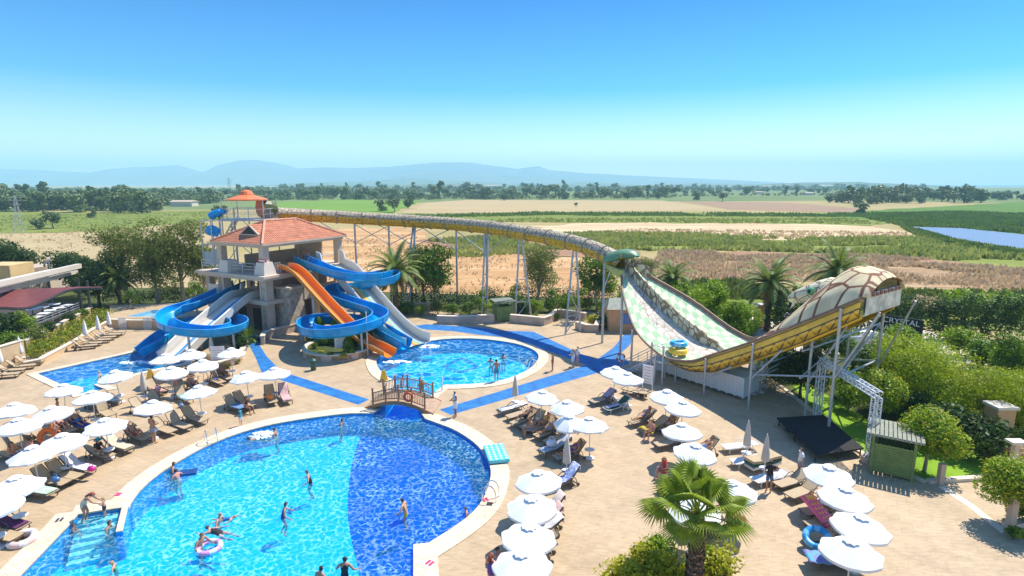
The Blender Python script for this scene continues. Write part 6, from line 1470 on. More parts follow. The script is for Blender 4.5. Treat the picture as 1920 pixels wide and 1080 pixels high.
towel(rI[9],TW('floral',(0.75,0.78,0.85),(0.03,0.10,0.45)),'blue and white floral towel beside the closed parasol',48); towel(rI[7],TW('grey',(0.45,0.46,0.50)),'grey towel on the eighth lounger right of the pool',32)
towel(rJ[0],TW('pale',(0.70,0.60,0.56)),'pale pink towel under the near centre parasols',48); towel(rJ[1],TW('pinkstripe',(0.72,0.58,0.54),(0.55,0.30,0.32)),'pink striped towel under the near centre parasols',48); towel(rJ[2],TW('white',(0.72,0.70,0.68)),'white towel under the near centre parasols',32)
towel(rK[1],TW('lilac',(0.55,0.50,0.62)),'lilac towel on the dark green lounger',34,bk=False,w_=.3); towel(rK[3],TW('yellow',(0.72,0.52,0.06)),'yellow towel under the large man',32,bk=False); towel(rK[0],TW('plum',(0.42,0.36,0.50)),'lilac hood towel over the back of the beige lounger',32,seat=False)
towel(rH[5],TW('navy',(0.03,0.06,0.35)),'dark blue towel on a crowded left lounger',32); towel(rH[8],TW('mint',(0.60,0.68,0.60)),'pale green towel on a left lounger',32,bk=False); towel(rC[4],TW('aqua',(0.20,0.55,0.55)),'aqua towel in the cluster right of the angular pool',48,bk=False)
towel(rC[2],TW('pinkc',(0.70,0.35,0.35)),'pink towel in the cluster right of the angular pool',48,bk=False,w_=.35); towel(rG[1],TW('purple',(0.12,0.03,0.10)),'dark purple towel on the second lounger of the lower left row',32)
# bags
def bag(px,py,z,s,m,label):
    b=MB(); b.sphere((0,0,s*.5),(s*.7,s*.45,s*.55),10,7,m,.08,int(px)); b.tube(smoothpath([(-s*.4,0,s*.9),(-s*.2,0,s*1.4),(s*.2,0,s*1.4),(s*.4,0,s*.9)],3),s*.05,5,m); o=b.build('beach_bag',smooth=True,loc=P(px,py,z)); tag(o,label,'bag')
bag(506,748,.42,.36,V('orange_bag',(0.75,0.22,0.03)),'orange bag on a lounger behind the large pool'); bag(1034,838,.40,.42,V('white_bag',(0.66,0.70,0.78)),'white bag on the lounger with a dark mark'); bag(296,733,.42,.32,V('pink_bag',(0.65,0.35,0.40)),'pink bag on a lounger near the wet floor sign')
bag(340,764,0,.28,V('blue_bag',(0.20,0.32,0.50)),'small blue bag on the paving below the cluster'); bag(1006,1046,.3,.35,V('blue_bag2',(0.05,0.15,0.55)),'blue bag beside the near centre parasols'); bag(105,904,.4,.3,V('denim_bag',(0.08,0.20,0.42)),'blue bag on the fourth lower left lounger')
bag(172,884,.42,.28,V('magenta_cloth',(0.72,0.02,0.28)),'magenta cloth at the foot of the white towel lounger'); bag(1453,895,0,.42,V('grey_bag',(0.25,0.20,0.20)),'grey bag behind the woman in black top'); bag(1290,852,.4,.3,V('aqua_bag',(0.15,0.55,0.60)),'aqua bag beside the parasol above the fan palm')
for i,(px,py,c_) in enumerate([(222,929,(0.8,0.08,0.25)),(806,1058,(0.8,0.06,0.2)),(910,939,(0.8,0.08,0.2)),(918,947,(0.05,0.05,0.05)),(12,1021,(0.2,0.05,0.08)),(112,977,(0.05,0.07,0.1))]):
    root=empty('flip_flops',P(px,py),i,['pink flip flops on the left coping near the step bay','pink flip flops on the coping at the bottom','red flip flops by the right pool ladder','black flip flops by the right pool ladder','dark shoes beside the white float','dark sandals at the step bay corner'][i],'footwear'); root.location.z=.055 if i in(0,1,2,3,5) else .005
    for s in (-1,1): b=MB(); b.box(-.13,.13,s*.08-.045,s*.08+.045,0,.025,V(f'sole{i}',c_)); b.build('shoe',None,root)
# litter bin
root=empty('litter_bin',P(588,694),0,'dark green litter bin standing against the round planter','bin'); b=MB(); b.lathe([(.2,0),(.24,.75)],12,mat('dark_green_metal',(0.02,0.09,0.06),.5)); b.build('bin_body',None,root); b=MB(); b.lathe([(.27,.77),(.27,.82),(.1,.95)],12,mat('dark_green_metal',(0.02,0.09,0.06),.5)); b.build('lid',None,root)
b=MB(); b.tube([P(690,668),P(690,668)+Vector((0,0,3.9))],.045,8,m_wpl); tag(b.build('flag_pole'),'thin white pole in the round planter in front of the blue loop','pole')
# green slatted changing huts
m_gb=mat('green_boards',(0.16,0.24,0.07),.7,.15,2.5); m_gr=mat('grey_roof_slats',(0.25,0.26,0.19),.7,.15,3); m_gd=mat('dark_hut_interior',(0.02,0.03,0.02),.9)
def hut(px,py,w_,d_,h_,yaw,label,group):
    root=empty('changing_hut',P(px,py),R(yaw),label,'hut',group)
    for x in (-w_/2,w_/2):
        for y in (-d_/2,d_/2): b=MB(); b.box(x-.06,x+.06,y-.06,y+.06,0,h_,m_gb); b.build('corner_post',None,root)
    for (x0,x1,y0,y1) in ((-w_/2+.06,w_/2-.06,-d_/2-.02,-d_/2+.02),(-w_/2-.02,-w_/2+.02,-d_/2+.06,d_/2-.06),(w_/2-.02,w_/2+.02,-d_/2+.06,d_/2-.06),(-w_/2+.06,w_/2-.06,d_/2-.02,d_/2+.02)):
        b=MB(); n=12
        for k in range(n): z=.15+(h_-.65)*k/n; b.box(x0,x1,y0,y1,z,z+(h_-.65)/n-.012,m_gb)
        b.build('board_wall',None,root)
    b=MB(); n=13
    for k in range(n): x=-w_/2-.25+(w_+.5)*k/(n-1); b.box(x-.075,x+.075,-d_/2-.3,d_/2+.3,h_+.05,h_+.09,m_gr)
    for y in (-d_/2-.28,0,d_/2+.28): b.box(-w_/2-.31,w_/2+.31,y-.04,y+.04,h_-.02,h_+.048,m_gr)
    b.build('slatted_roof',None,root)
hut(943,600,1.7,1.5,2.15,20,'small green slatted changing hut behind the round pool','green changing huts'); hut(1669,882,1.75,1.7,2.15,-33,'larger looking green slatted changing hut beside the truss gate','green changing huts')
# orange hut with blue window
root=empty('orange_hut',P(1168,622),0,'small orange rendered hut with blue shuttered window beside the half pipe','hut'); m_oh=mat('orange_render',(0.62,0.36,0.18),.85,.1,1)
b=MB(); b.box(-1.4,2.6,0,3,0,2.3,m_oh); b.build('wall',None,root); b=MB(); b.add([(-1.7,-.3,2.31),(2.9,-.3,2.31),(2.9,3.3,2.31),(-1.7,3.3,2.31),(-1.2,1.5,3.15),(2.4,1.5,3.15)],[(0,1,5,4),(1,2,5),(2,3,4,5),(3,0,4),(3,2,1,0)],mat('grey_green_roof',(0.30,0.31,0.24),.8,.15,2)); b.build('roof',None,root)
b=MB(); b.box(-.2,1.15,-.06,.0-.005,.8,1.85,mat('blue_shutter',(0.08,0.18,0.45),.5)); b.build('window',None,root); b=MB()
for x in (-.1,.15,.4,.65,.9): b.box(x,x+.12,-.075,-.062,.85,1.8,mat('blue_shutter_light',(0.20,0.35,0.62),.5))
b.build('shutter_slats',None,root)
# stage
m_stg=mat('black_stage_carpet',(0.018,0.016,0.016),.9,.3,8); zs_=.5; cor=[P(1456,783,zs_),P(1545,778,zs_),P(1620,840,zs_),P(1532,853,zs_)]; ctr=sum(cor,Vector())/4
root=empty('stage',(ctr.x,ctr.y,0),0,'low black carpeted stage platform on legs in the shade','stage'); b=MB(); b.prism([(q.x,q.y) for q in cor],zs_-.08,zs_,m_stg); part(b,'platform',None,root)
for i in range(4):
    for t in (0,.5):
        q=cor[i].lerp(cor[(i+1)%4],t+.03); q=q.lerp(ctr,.04); b=MB(); b.tube([(q.x,q.y,0),(q.x,q.y,zs_-.081)],.035,6,m_dark); part(b,'leg',None,root)
c=P(1482,808,zs_); b=MB(); b.lathe([(.3,0),(.28,.06),(.1,.07)],14,mat('black_rubber',(0.008,0.008,0.008),.8)); o=b.build('black_disc',loc=(c.x,c.y,zs_)); tag(o,'small round black pad on the black stage','pad')
# truss gate
m_al=mat('aluminium_truss',(0.75,0.76,0.78),.45,metal=.2); g1=P(1531,783); g2=P(1630,866); root=empty('truss_gate',(g1+g2)/2,0,'aluminium lattice truss gate standing over the black stage','truss'); TH=3.75
def truss(a,b_,w_,nm,side):
    d=(b_-a).normalized(); s=side.normalized()*w_/2; u=d.cross(s).normalized()*w_/2; bb=MB(); cs=[s+u,s-u,-s-u,-s+u]
    for c in cs: bb.tube([a+c,b_+c],.036,6,m_al)
    n=int((b_-a).length/.42); 
    for k in range(n):
        p=a.lerp(b_,k/n); q=a.lerp(b_,(k+.5)/n); r_=a.lerp(b_,(k+1)/n)
        for i in range(4): c0=cs[i]; c1=cs[(i+1)%4]; bb.tube([p+c0,q+c1],.017,4,m_al); bb.tube([q+c1,r_+c0],.017,4,m_al)
    part(bb,nm,None,root)
dg_=(g2-g1).normalized(); truss(g1+Vector((0,0,.1)),g1+Vector((0,0,TH-.2)),.34,'upright',dg_); truss(g2+Vector((0,0,.35)),g2+Vector((0,0,TH-.2)),.34,'upright',dg_); truss(g1+Vector((0,0,TH))-dg_*.17,g2+Vector((0,0,TH))+dg_*.17,.34,'crossbeam',Vector((0,0,1)))
for g_,h_ in ((g1,.1),(g2,.35)): b=MB(); b.lathe([(.42,0),(.42,h_),(.3,h_+.02)],16,m_rend,g_); part(b,'base_weight',None,root)
# steel stairs to the half pipe
root=empty('steel_stairs',P(1240,715),0,'steel stair and platform with railings at the low edge of the half pipe','stairs'); zp=1.75; cp=[P(1219,735),P(1243,736),P(1267,731),P(1237,708)]
pl=[P(1221,672,zp),P(1243,680,zp),P(1268,675,zp),P(1248,667,zp)]; b=MB(); b.prism([(q.x,q.y) for q in pl],zp-.12,zp,m_wpl); part(b,'platform',None,root)
for i,q in enumerate(pl): b=MB(); b.tube([(q.x,q.y,0),(q.x,q.y,zp+(1.25 if i<3 else -.1))],.07,8,m_steel); part(b,'post',None,root)
b=MB(); s0_=P(1176,697,0); s1_=(pl[0]+pl[3])/2; s1_.z=zp; sdv=(pl[3]-pl[0]); sdv.z=0; sdv=sdv.normalized()*.45
for k in range(9): q=s0_.lerp(s1_,(k+.5)/9); b.box(q.x-.14,q.x+.14,q.y-.45,q.y+.45,q.z-.02,q.z+.03,m_wpl)
part(b,'treads',None,root)
for s in (-1,1):
    b=MB(); b.bar(s0_+sdv*s,s1_+sdv*s,.06,.18,m_steel); part(b,'stringer',None,root); b=MB(); u=Vector((0,0,.95)); b.tube([s0_+sdv*s,s0_+sdv*s+u,s1_+sdv*s+u],.03,6,m_steel); b.tube([s0_.lerp(s1_,.5)+sdv*s,s0_.lerp(s1_,.5)+sdv*s+u],.025,6,m_steel); b.tube([s0_+sdv*s+u*.5,s1_+sdv*s+u*.5],.02,6,m_steel); part(b,'handrail',None,root)
b=MB(); b.bar(pl[0]+Vector((0,0,1.1)),pl[1]+Vector((0,0,1.1)),.04,m=m_steel); b.bar(pl[1]+Vector((0,0,1.1)),pl[2]+Vector((0,0,1.1)),.04,m=m_steel)
for e0,e1 in ((pl[0],pl[1]),(pl[1],pl[2])):
    for k in range(1,9): q=e0.lerp(e1,k/9); b.bar(q,q+Vector((0,0,1.1)),.015,m=m_steel)
part(b,'guard_rail',None,root)
# stacked white loungers
S0=P(1236,699); S1=P(1384,748); dS=(S1-S0); NS=12; un=dS.normalized(); vn=Vector((-un.y,un.x,0)); 
shell=None
for i in range(NS):
    q=S0.lerp(S1,i/(NS-1))+vn*.95; root=empty('lounger_stack',q,math.atan2(un.y,un.x),f'stack of white plastic loungers, {ORD[i] if i<11 else "last"} from the left under the half pipe' if i not in (0,11) else f'{"leftmost" if i==0 else "rightmost"} stack of white plastic loungers under the half pipe','lounger stack','stacked white loungers')
    wd=dS.length/(NS-1)*.47
    for k in range(11):
        if shell is None:
            b=MB(); rows=[[Vector((wd*(x/4-1),y,.10*math.sin(y*2.6+.5)+(.0 if 0<x<8 else -.10))) for x in range(9)] for y in [-.95+1.9*j/14 for j in range(15)]]; vs,fs=solid_sheet(rows,.112); b.add(vs,fs,m_wpl); shell=b.build('lounger_shell',None,root,smooth=True,autosmooth=40); shell.location=(0,0,.3)
        else:
            o=shell.copy(); link(o,root); o.location=(0,0,.3+.125*k)
# beige and green cushion stack
q=(P(1396,884)+P(1462,872))/2; 
for k,(mm,nm,lb) in enumerate([(m_wpl,'padded_lounger','white padded lounger at the bottom of the cushion stack'),(m_grc,'lounger_cushion','dark green cushion in the middle of the cushion stack'),(mat('beige_cushion',(0.48,0.36,0.22),.9,.08,4),'lounger_cushion','beige cushion on top of the cushion stack')]):
    b=MB(); rows=[[Vector((-.95+1.9*i/12,-.33+.66*j/4,.03*math.sin(i*.6+k))) for j in range(5)] for i in range(13)]; vs,fs=solid_sheet(rows,.14); b.add(vs,fs,mm); o=b.build(nm,loc=(q.x,q.y,.32+.17*k),rz=R(22)); tag(o,lb,'cushion' if k else 'sun lounger')
# left pergola
m_mar=mat('maroon_roof_sheet',(0.20,0.055,0.05),.6,.12,1.5); m_dst=mat('dark_steel',(0.05,0.06,0.05),.6); root=empty('pergola',P(60,640),0,'open terrace restaurant with curved maroon roof at the left edge','pergola')
fr_=[(-80,582,3.3),(0,577,3.3),(30,578,3.2),(52,577,3.15),(68,572,3.3),(90,561,3.7),(120,547,4.2),(150,541,4.4),(192,540,4.4)]; bk_=[(-80,547,4.3),(0,545,4.3),(30,544,4.3),(52,543,4.3),(72,542,4.35),(98,541,4.4),(128,540,4.4),(150,539,4.4),(190,539,4.4)]
fp=smoothpath([P(*q) for q in fr_],4); bp_=smoothpath([P(*q) for q in bk_],4); rows=[[b_.lerp(a,k/6) for k in range(7)] for a,b_ in zip(fp,bp_)]
vs,fs=solid_sheet(rows,.08); b=MB(); b.add(vs,fs,m_mar); part(b,'roof',None,root,smooth=True,autosmooth=30)
b=MB(); b.tube([p+Vector((0,-.02,-.06)) for p in fp],.11,6,m_dst); part(b,'eave_beam',None,root)
for (px,py,ht) in ((37,652,3.1),(155,592,4.3),(172,597,4.2),(-30,680,3.2),(98,575,4.2)):
    g=P(px,py); b=MB(); b.tube([(g.x,g.y,0),(g.x,g.y,ht)],.14,8,m_dst if px!=37 else m_rend); part(b,'column',None,root)
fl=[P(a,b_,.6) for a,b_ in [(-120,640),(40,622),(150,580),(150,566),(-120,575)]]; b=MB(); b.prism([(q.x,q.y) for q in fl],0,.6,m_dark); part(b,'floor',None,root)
b=MB(); e=[P(a,b_,.6) for a,b_ in [(-60,648),(0,640),(55,622),(100,604),(150,584)]]
for i in range(4):
    a,c=e[i],e[i+1]
    for h_ in (.5,.75,1.0): b.bar(a+Vector((0,0,h_)),c+Vector((0,0,h_)),.045,m=m_steel)
    n=max(2,int((c-a).length/1.2))
    for k in range(n): q=a.lerp(c,k/n); b.bar(q,q+Vector((0,0,1.0)),.05,m=m_steel)
part(b,'railing',None,root)
tb=None
for i,(px,py) in enumerate([(70,607),(84,600),(96,594),(112,589),(62,592),(128,584),(80,588),(104,582)]):
    g=P(px,py,.6); 
    if tb is None:
        tb=empty('dining_table',g,0,f'white covered dining table, {ORD[i]} from the left under the maroon roof','table','tables under the maroon roof'); b=MB(); b.box(-.5,.5,-.5,.5,.7,.74,m_wpl); b.build('table_top',None,tb); b=MB(); b.tube([(0,0,0),(0,0,.7)],.05,6,m_dst); b.build('pedestal',None,tb)
    else: copy_tree(tb,None,g,i*.3,f'white covered dining table, {ORD[i]} of those under the maroon roof','tables under the maroon roof')
# pale beam roofed building behind the pergola, dish
root=empty('beamed_building',P(20,560),0,'flat roofed cream building with long white beams behind the maroon roof','building')
b=MB(); q0=P(-120,600); q1=P(95,560); b.prism([(q0.x,q0.y),(q1.x,q1.y),(q1.x-2,q1.y+7),(q0.x-2,q0.y+7)],0,4.2,m_rend); part(b,'wall',None,root)
b=MB(); a0=P(-90,552,5.2); a1=P(97,510,5.2); b.bar(a0,a1,.5,.6,m_white); part(b,'roof_beam',None,root); b=MB(); b.bar(a0+Vector((0,4,0.1)),a1+Vector((0,4,0.1)),.5,.5,m_white); part(b,'roof_beam',None,root)
b=MB(); b.prism([(a0.x,a0.y),(a1.x,a1.y),(a1.x-1,a1.y+5),(a0.x-1,a0.y+5)],4.3,4.7,m_white); part(b,'flat_roof',None,root); b=MB(); q=P(0,530,4.7); b.box(q.x-3,q.x+.3,q.y+1,q.y+4,4.72,6.3,mat('yellow_render',(0.68,0.46,0.20),.8,.1,1)); part(b,'roof_room',None,root)
root=empty('satellite_dish',P(94,512,4.72),R(200),'white satellite dish on the cream building','dish'); b=MB(); M=Matrix.Translation((0,0,1.3))@Matrix.Rotation(R(55),4,'Y'); b.lathe([(.02,0),(.3,.05),(.55,.18)],16,m_wpl,M=M,capt=False,capb=False); b.build('reflector',None,root); b=MB(); b.tube([(0,0,0),(0,0,1.2)],.05,6,m_steel); b.build('mast',None,root)
# posts, pillars, lamps on the right
b=MB(); g=P(1762,908); b.box(g.x-.12,g.x+.12,g.y-.12,g.y+.12,0,1.1,m_rend); tag(b.build('bollard'),'grey square bollard at the lawn corner right of the green hut','bollard')
g=P(1893,992); b=MB(); b.box(g.x-.13,g.x+.13,g.y-.13,g.y+.13,0,1.5,m_rend); tag(b.build('bollard'),'grey square post in front of the lollipop tree at the right edge','bollard')
root=empty('garden_lamp',P(1893,905),0,'post lamp with flat pale cap behind the lollipop tree','lamp'); b=MB(); b.box(-.12,.12,-.12,.12,0,2.1,m_trim); b.build('post',None,root); b=MB(); b.box(-.38,.38,-.25,.25,2.1,2.22,m_white); b.build('cap',None,root)
root=empty('gate_pillar',P(1865,835),0,'yellowish pillar with pale cap among the bushes at right','pillar'); b=MB(); b.box(-.5,.5,-.45,.45,0,2.3,m_oh); b.build('shaft',None,root); b=MB(); b.box(-.6,.6,-.55,.55,2.3,2.45,m_white); b.build('cap',None,root)
for i,(px,py,lb) in enumerate([(1522,690,'orange brick pillar seen between the half pipe posts'),(1423,612,'pale pillar beside the date palm trunk')]):
    root=empty('gate_pillar',P(px,py),0,lb,'pillar'); b=MB(); b.box(-.45,.45,-.45,.45,0,2.2,mat('orange_brick',(0.52,0.22,0.10),.8,.2,3) if i==0 else m_oh); b.build('shaft',None,root); b=MB(); b.box(-.58,.58,-.58,.58,2.2,2.36,m_white); b.build('cap',None,root)
# yard sign with lettering
sa=P(1651,604,2.6); m_sl=mat('white_letters',(0.78,0.80,0.76),.5); m_bk=mat('black_sign_board',(0.012,0.014,0.016),.7)
root=empty('yard_sign',(sa.x,sa.y,0),R(-48),'dark slanted sign with white letters CRYSTAL PARAF above the boat yard','sign'); b=MB(); b.box(-.6,3.1,.03,.1,1.7,3.3,m_bk); b.build('board',None,root)
text('CRYSTAL',.66,m_sl,root,(1.5,0,2.9),(R(90),0,0)); text('PARAF',.66,m_sl,root,(.9,0,2.2),(R(90),0,0))
for x in (-.5,3.0): b=MB(); b.box(x-.06,x+.06,.1,.2,0,3.3,m_steel); b.build('post',None,root)
# boats in the yard
m_hull=mat('white_hull',(0.70,0.72,0.74),.3,.05,1)
def boat(px,py,yaw,L_b,label,mm=m_hull):
    root=empty('boat',P(px,py),R(yaw),label,'boat','boats stored in the pale yard'); b=MB(); rows=[]
    for t,wd,zk in [(-.5,.75,.55),(-.2,.85,.5),(.15,.8,.5),(.38,.45,.62),(.5,.04,.9)]: x=t*L_b; rows.append([Vector((x,-wd,1.2+.1*(t+.5))),Vector((x,-wd*.7,zk+.15)),Vector((x,0,zk)),Vector((x,wd*.7,zk+.15)),Vector((x,wd,1.2+.1*(t+.5)))])
    vs,fs=solid_sheet(rows,.05); b.add(vs,fs,mm); b.build('hull',None,root,smooth=True); b=MB(); b.grid([[r[0],r[4]] for r in rows],mat('boat_deck_grey',(0.22,0.22,0.23),.8)); o=b.build('deck',None,root); o.location.z=-.08
    b=MB(); b.bar((-L_b*.35,0,.1),(L_b*.35,0,.1),.5,.1,m_steel); b.bar((-L_b*.2,-.7,.05),(-L_b*.2,.7,.05),.1,.5,m_steel); b.build('trailer',None,root)
boat(1615,650,10,5.0,'small white boat behind the half pipe posts'); boat(1590,622,20,5.0,'white boat farther back left of the yard sign'); boat(1850,668,-8,3.2,'grey covered boat right of the feathery tree',mat('boat_cover',(0.35,0.40,0.46),.7,.1,2)); boat(1893,674,-12,3.4,'pale covered boat nearest the right edge',mat('boat_cover2',(0.50,0.52,0.54),.7,.1,2)); boat(1515,612,-20,4.5,'white boat beside the pale pillar yard')
# pylons and distant roofs
def pylon(px,py,hgt,label):
    g=P(px,py); root=empty('pylon',g,R(20),label,'pylon'); b=MB(); w0=hgt*.09; n=7
    lv=[(w0*(1-.85*k/n),hgt*k/n) for k in range(n+1)]
    for k in range(n):
        w,z=lv[k]; w2,z2=lv[k+1]
        for sx in (-1,1):
            for sy in (-1,1): b.bar((sx*w,sy*w,z),(sx*w2,sy*w2,z2),hgt*.008,m=m_steel)
            b.bar((sx*w,-w,z),(sx*w2,w2,z2),hgt*.005,m=m_steel); b.bar((-w,sx*w,z),(w2,sx*w2,z2),hgt*.005,m=m_steel)
    for z in (.78,.88,.97): b.bar((-hgt*.14,0,hgt*z),(hgt*.14,0,hgt*z),hgt*.01,m=m_steel)
    b.build('lattice',None,root)
pylon(38,437,11,'tall lattice power pylon in the left meadow'); pylon(432,374,20,'distant lattice pylon behind the orange canopy')
def farb(px,py,w_,h_,d_,label,mm=m_white,rf=None):
    g=P(px,py); root=empty('far_building',(g.x,g.y,0),0,label,'building'); b=MB(); b.box(-w_/2,w_/2,0,d_,0,h_,mm); b.build('wall',None,root); b=MB(); b.add([(-w_/2-.5,-.5,h_),(w_/2+.5,-.5,h_),(w_/2+.5,d_+.5,h_),(-w_/2-.5,d_+.5,h_),(-w_/2-.5,d_/2,h_*1.35),(w_/2+.5,d_/2,h_*1.35)],[(0,1,5,4),(1,2,5),(2,3,4,5),(3,0,4),(3,2,1,0)],rf or m_rend); b.build('roof',None,root)
for a in [(340,387,14,3,8,'long white shed at the end of the left wood'),(1518,366,10,3,6,'small white roofed shed in the far right fields'),(1548,352,60,8,20,'distant white hotel block left of the right wood'),(1600,351,90,7,20,'long distant white hall above the right fields'),(1378,353,60,6,16,'pale distant warehouse above the far trees'),(1440,352,40,6,16,'second pale distant warehouse above the far trees'),(1425,364,10,3,6,'tiny pink roofed shed left of the far right fields'),(925,352,80,8,20,'pale distant house row on the low hills'),(1660,349.5,160,14,30,'broad distant building on the right skyline')]: farb(*a)
# ================================================================== TREES AND PLANTS
LM=dict(olive=leafmat('olive_leaves',(0.08,0.11,0.015),(0.28,0.32,0.05)),dark=leafmat('dark_leaves',(0.015,0.045,0.008),(0.08,0.15,0.02)),mid=leafmat('mid_leaves',(0.05,0.12,0.0),(0.22,0.34,0.02)),bright=leafmat('bright_leaves',(0.09,0.20,0.0),(0.38,0.52,0.01)),
 lime=leafmat('lime_leaves',(0.24,0.28,0.01),(0.62,0.58,0.02),scale=1.6),palm=leafmat('palm_leaves',(0.09,0.15,0.02),(0.32,0.38,0.08)),fan=leafmat('fan_leaves',(0.14,0.22,0.01),(0.42,0.50,0.05),scale=2),far=leafmat('far_leaves',(0.08,0.12,0.04),(0.20,0.26,0.08),scale=.2,tr=.1),marsh=leafmat('marsh_leaves',(0.13,0.20,0.03),(0.27,0.35,0.06),scale=.1,tr=.2),
 dry=leafmat('dry_leaves',(0.20,0.11,0.03),(0.40,0.24,0.07)),straw=leafmat('straw',(0.50,0.34,0.18),(0.70,0.54,0.32)),feather=leafmat('feathery_leaves',(0.15,0.24,0.0),(0.52,0.60,0.01),scale=.6),reed=leafmat('reed_leaves',(0.30,0.34,0.06),(0.50,0.50,0.13),scale=.1))
m_bark=mat('bark',(0.16,0.11,0.07),.9,.3,4,bump=.6,bscale=12); m_pbark=mat('palm_bark',(0.17,0.10,0.06),.95,.5,5,bump=1.0,bscale=9); m_pale=mat('pale_bark',(0.38,0.32,0.24),.9,.2,4)
def leaves(b,blobs,n,size,m,rnd,shell=.55,asp=.55,droop=0.0):
    """leaf sized faces scattered through the blobs, thicker near their skins"""
    vol=[q[3]*q[4] for q in blobs]; tot=sum(vol); vs=[]; fs=[]
    for (x,y,z,r,rz_),v in zip(blobs,vol):
        for _ in range(int(n*v/tot)):
            d=Vector((rnd.gauss(0,1),rnd.gauss(0,1),rnd.gauss(0,1))).normalized(); q=(shell+(1-shell)*rnd.random()**.6)*rnd.uniform(.9,1.12)
            p=Vector((x+d.x*r*q,y+d.y*r*q,z+d.z*rz_*q)); s=size*rnd.uniform(.6,1.35)
            a=Vector((rnd.gauss(0,1),rnd.gauss(0,1),rnd.gauss(0,.6)-droop)).normalized(); nn=(d+Vector((rnd.gauss(0,.5),rnd.gauss(0,.5),rnd.gauss(0,.5)+.3))).normalized(); c=a.cross(nn); c=c.normalized() if c.length>.05 else Vector((1,0,0))
            k=len(vs); vs+=[p-a*s*.5,p+c*s*asp*.5,p+a*s*.5,p-c*s*asp*.5]; fs.append((k,k+1,k+2,k+3))
    b.add(vs,fs,m)
def tree_proto(name,h,cw,blobn,nleaf,size,lm,seed,trunk_r=.14,bark=None,cz=.62,ch=.42,brs=5,asp=.55,droop=0.0,flat=1.0,core=True):
    rnd=random.Random(seed); root=empty(name,(0,0,0)); b=MB(); th=h*(cz-ch*.6); 
    pts=[(0,0,0),(rnd.uniform(-.1,.1),rnd.uniform(-.1,.1),th*.5),(rnd.uniform(-.15,.15),rnd.uniform(-.15,.15),max(th,.2)),(rnd.uniform(-.2,.2),rnd.uniform(-.2,.2),h*cz)]
    b.tube(pts,[trunk_r*1.3,trunk_r,trunk_r*.85,trunk_r*.3],8,bark or m_bark); blobs=[]
    for i in range(blobn):
        a=2*math.pi*i/blobn*1.618*2+rnd.random(); rr=cw*.5*rnd.uniform(.15,.72); z=h*cz+h*ch*rnd.uniform(-.55,.62)*flat; sz=cw*rnd.uniform(.15,.27)
        blobs.append((rr*math.cos(a),rr*math.sin(a),z,sz,sz*rnd.uniform(.65,.95)))
        if i<brs: b.tube([Vector(pts[2])*.9,(rr*.5*math.cos(a),rr*.5*math.sin(a),(th+z)/2+.1),(rr*math.cos(a),rr*math.sin(a),z)],[trunk_r*.5,trunk_r*.33,trunk_r*.12],5,bark or m_bark)
    b.build('trunk',None,root,smooth=True); b=MB(); leaves(b,blobs,nleaf,size,LM[lm],rnd,asp=asp,droop=droop); b.build('crown',None,root); return root
def shrub_proto(name,w_,h_,n,size,lm,seed,blobn=7,asp=.55,lm2=None):
    rnd=random.Random(seed); root=empty(name,(0,0,0)); blobs=[]
    for i in range(blobn):
        a=rnd.uniform(0,6.28); r=w_*.5*rnd.uniform(0,.62); blobs.append((r*math.cos(a),r*math.sin(a),h_*rnd.uniform(.35,.68),w_*rnd.uniform(.2,.3),h_*rnd.uniform(.3,.4)))
    b=MB(); leaves(b,blobs,n,size,LM[lm],rnd,asp=asp,shell=.35)
    if lm2: leaves(b,blobs,n//4,size,LM[lm2],rnd,asp=asp,shell=.9)
    b.build('foliage',None,root); b=MB()
    for k in range(4): a=k*1.7; b.tube([(0,0,0),(.2*w_*math.cos(a),.2*w_*math.sin(a),h_*.6)],.03,4,m_bark)
    b.build('stems',None,root); return root
def plantat(proto,px,py,label,cat='tree',group=None,sc=1.0,rz=0.0,z=0.0):
    g=P(px,py); o=place(proto,(g.x,g.y,z),rz,label,group,cat); o.scale=(sc,)*3 if not hasattr(sc,'__len__') else sc; return o
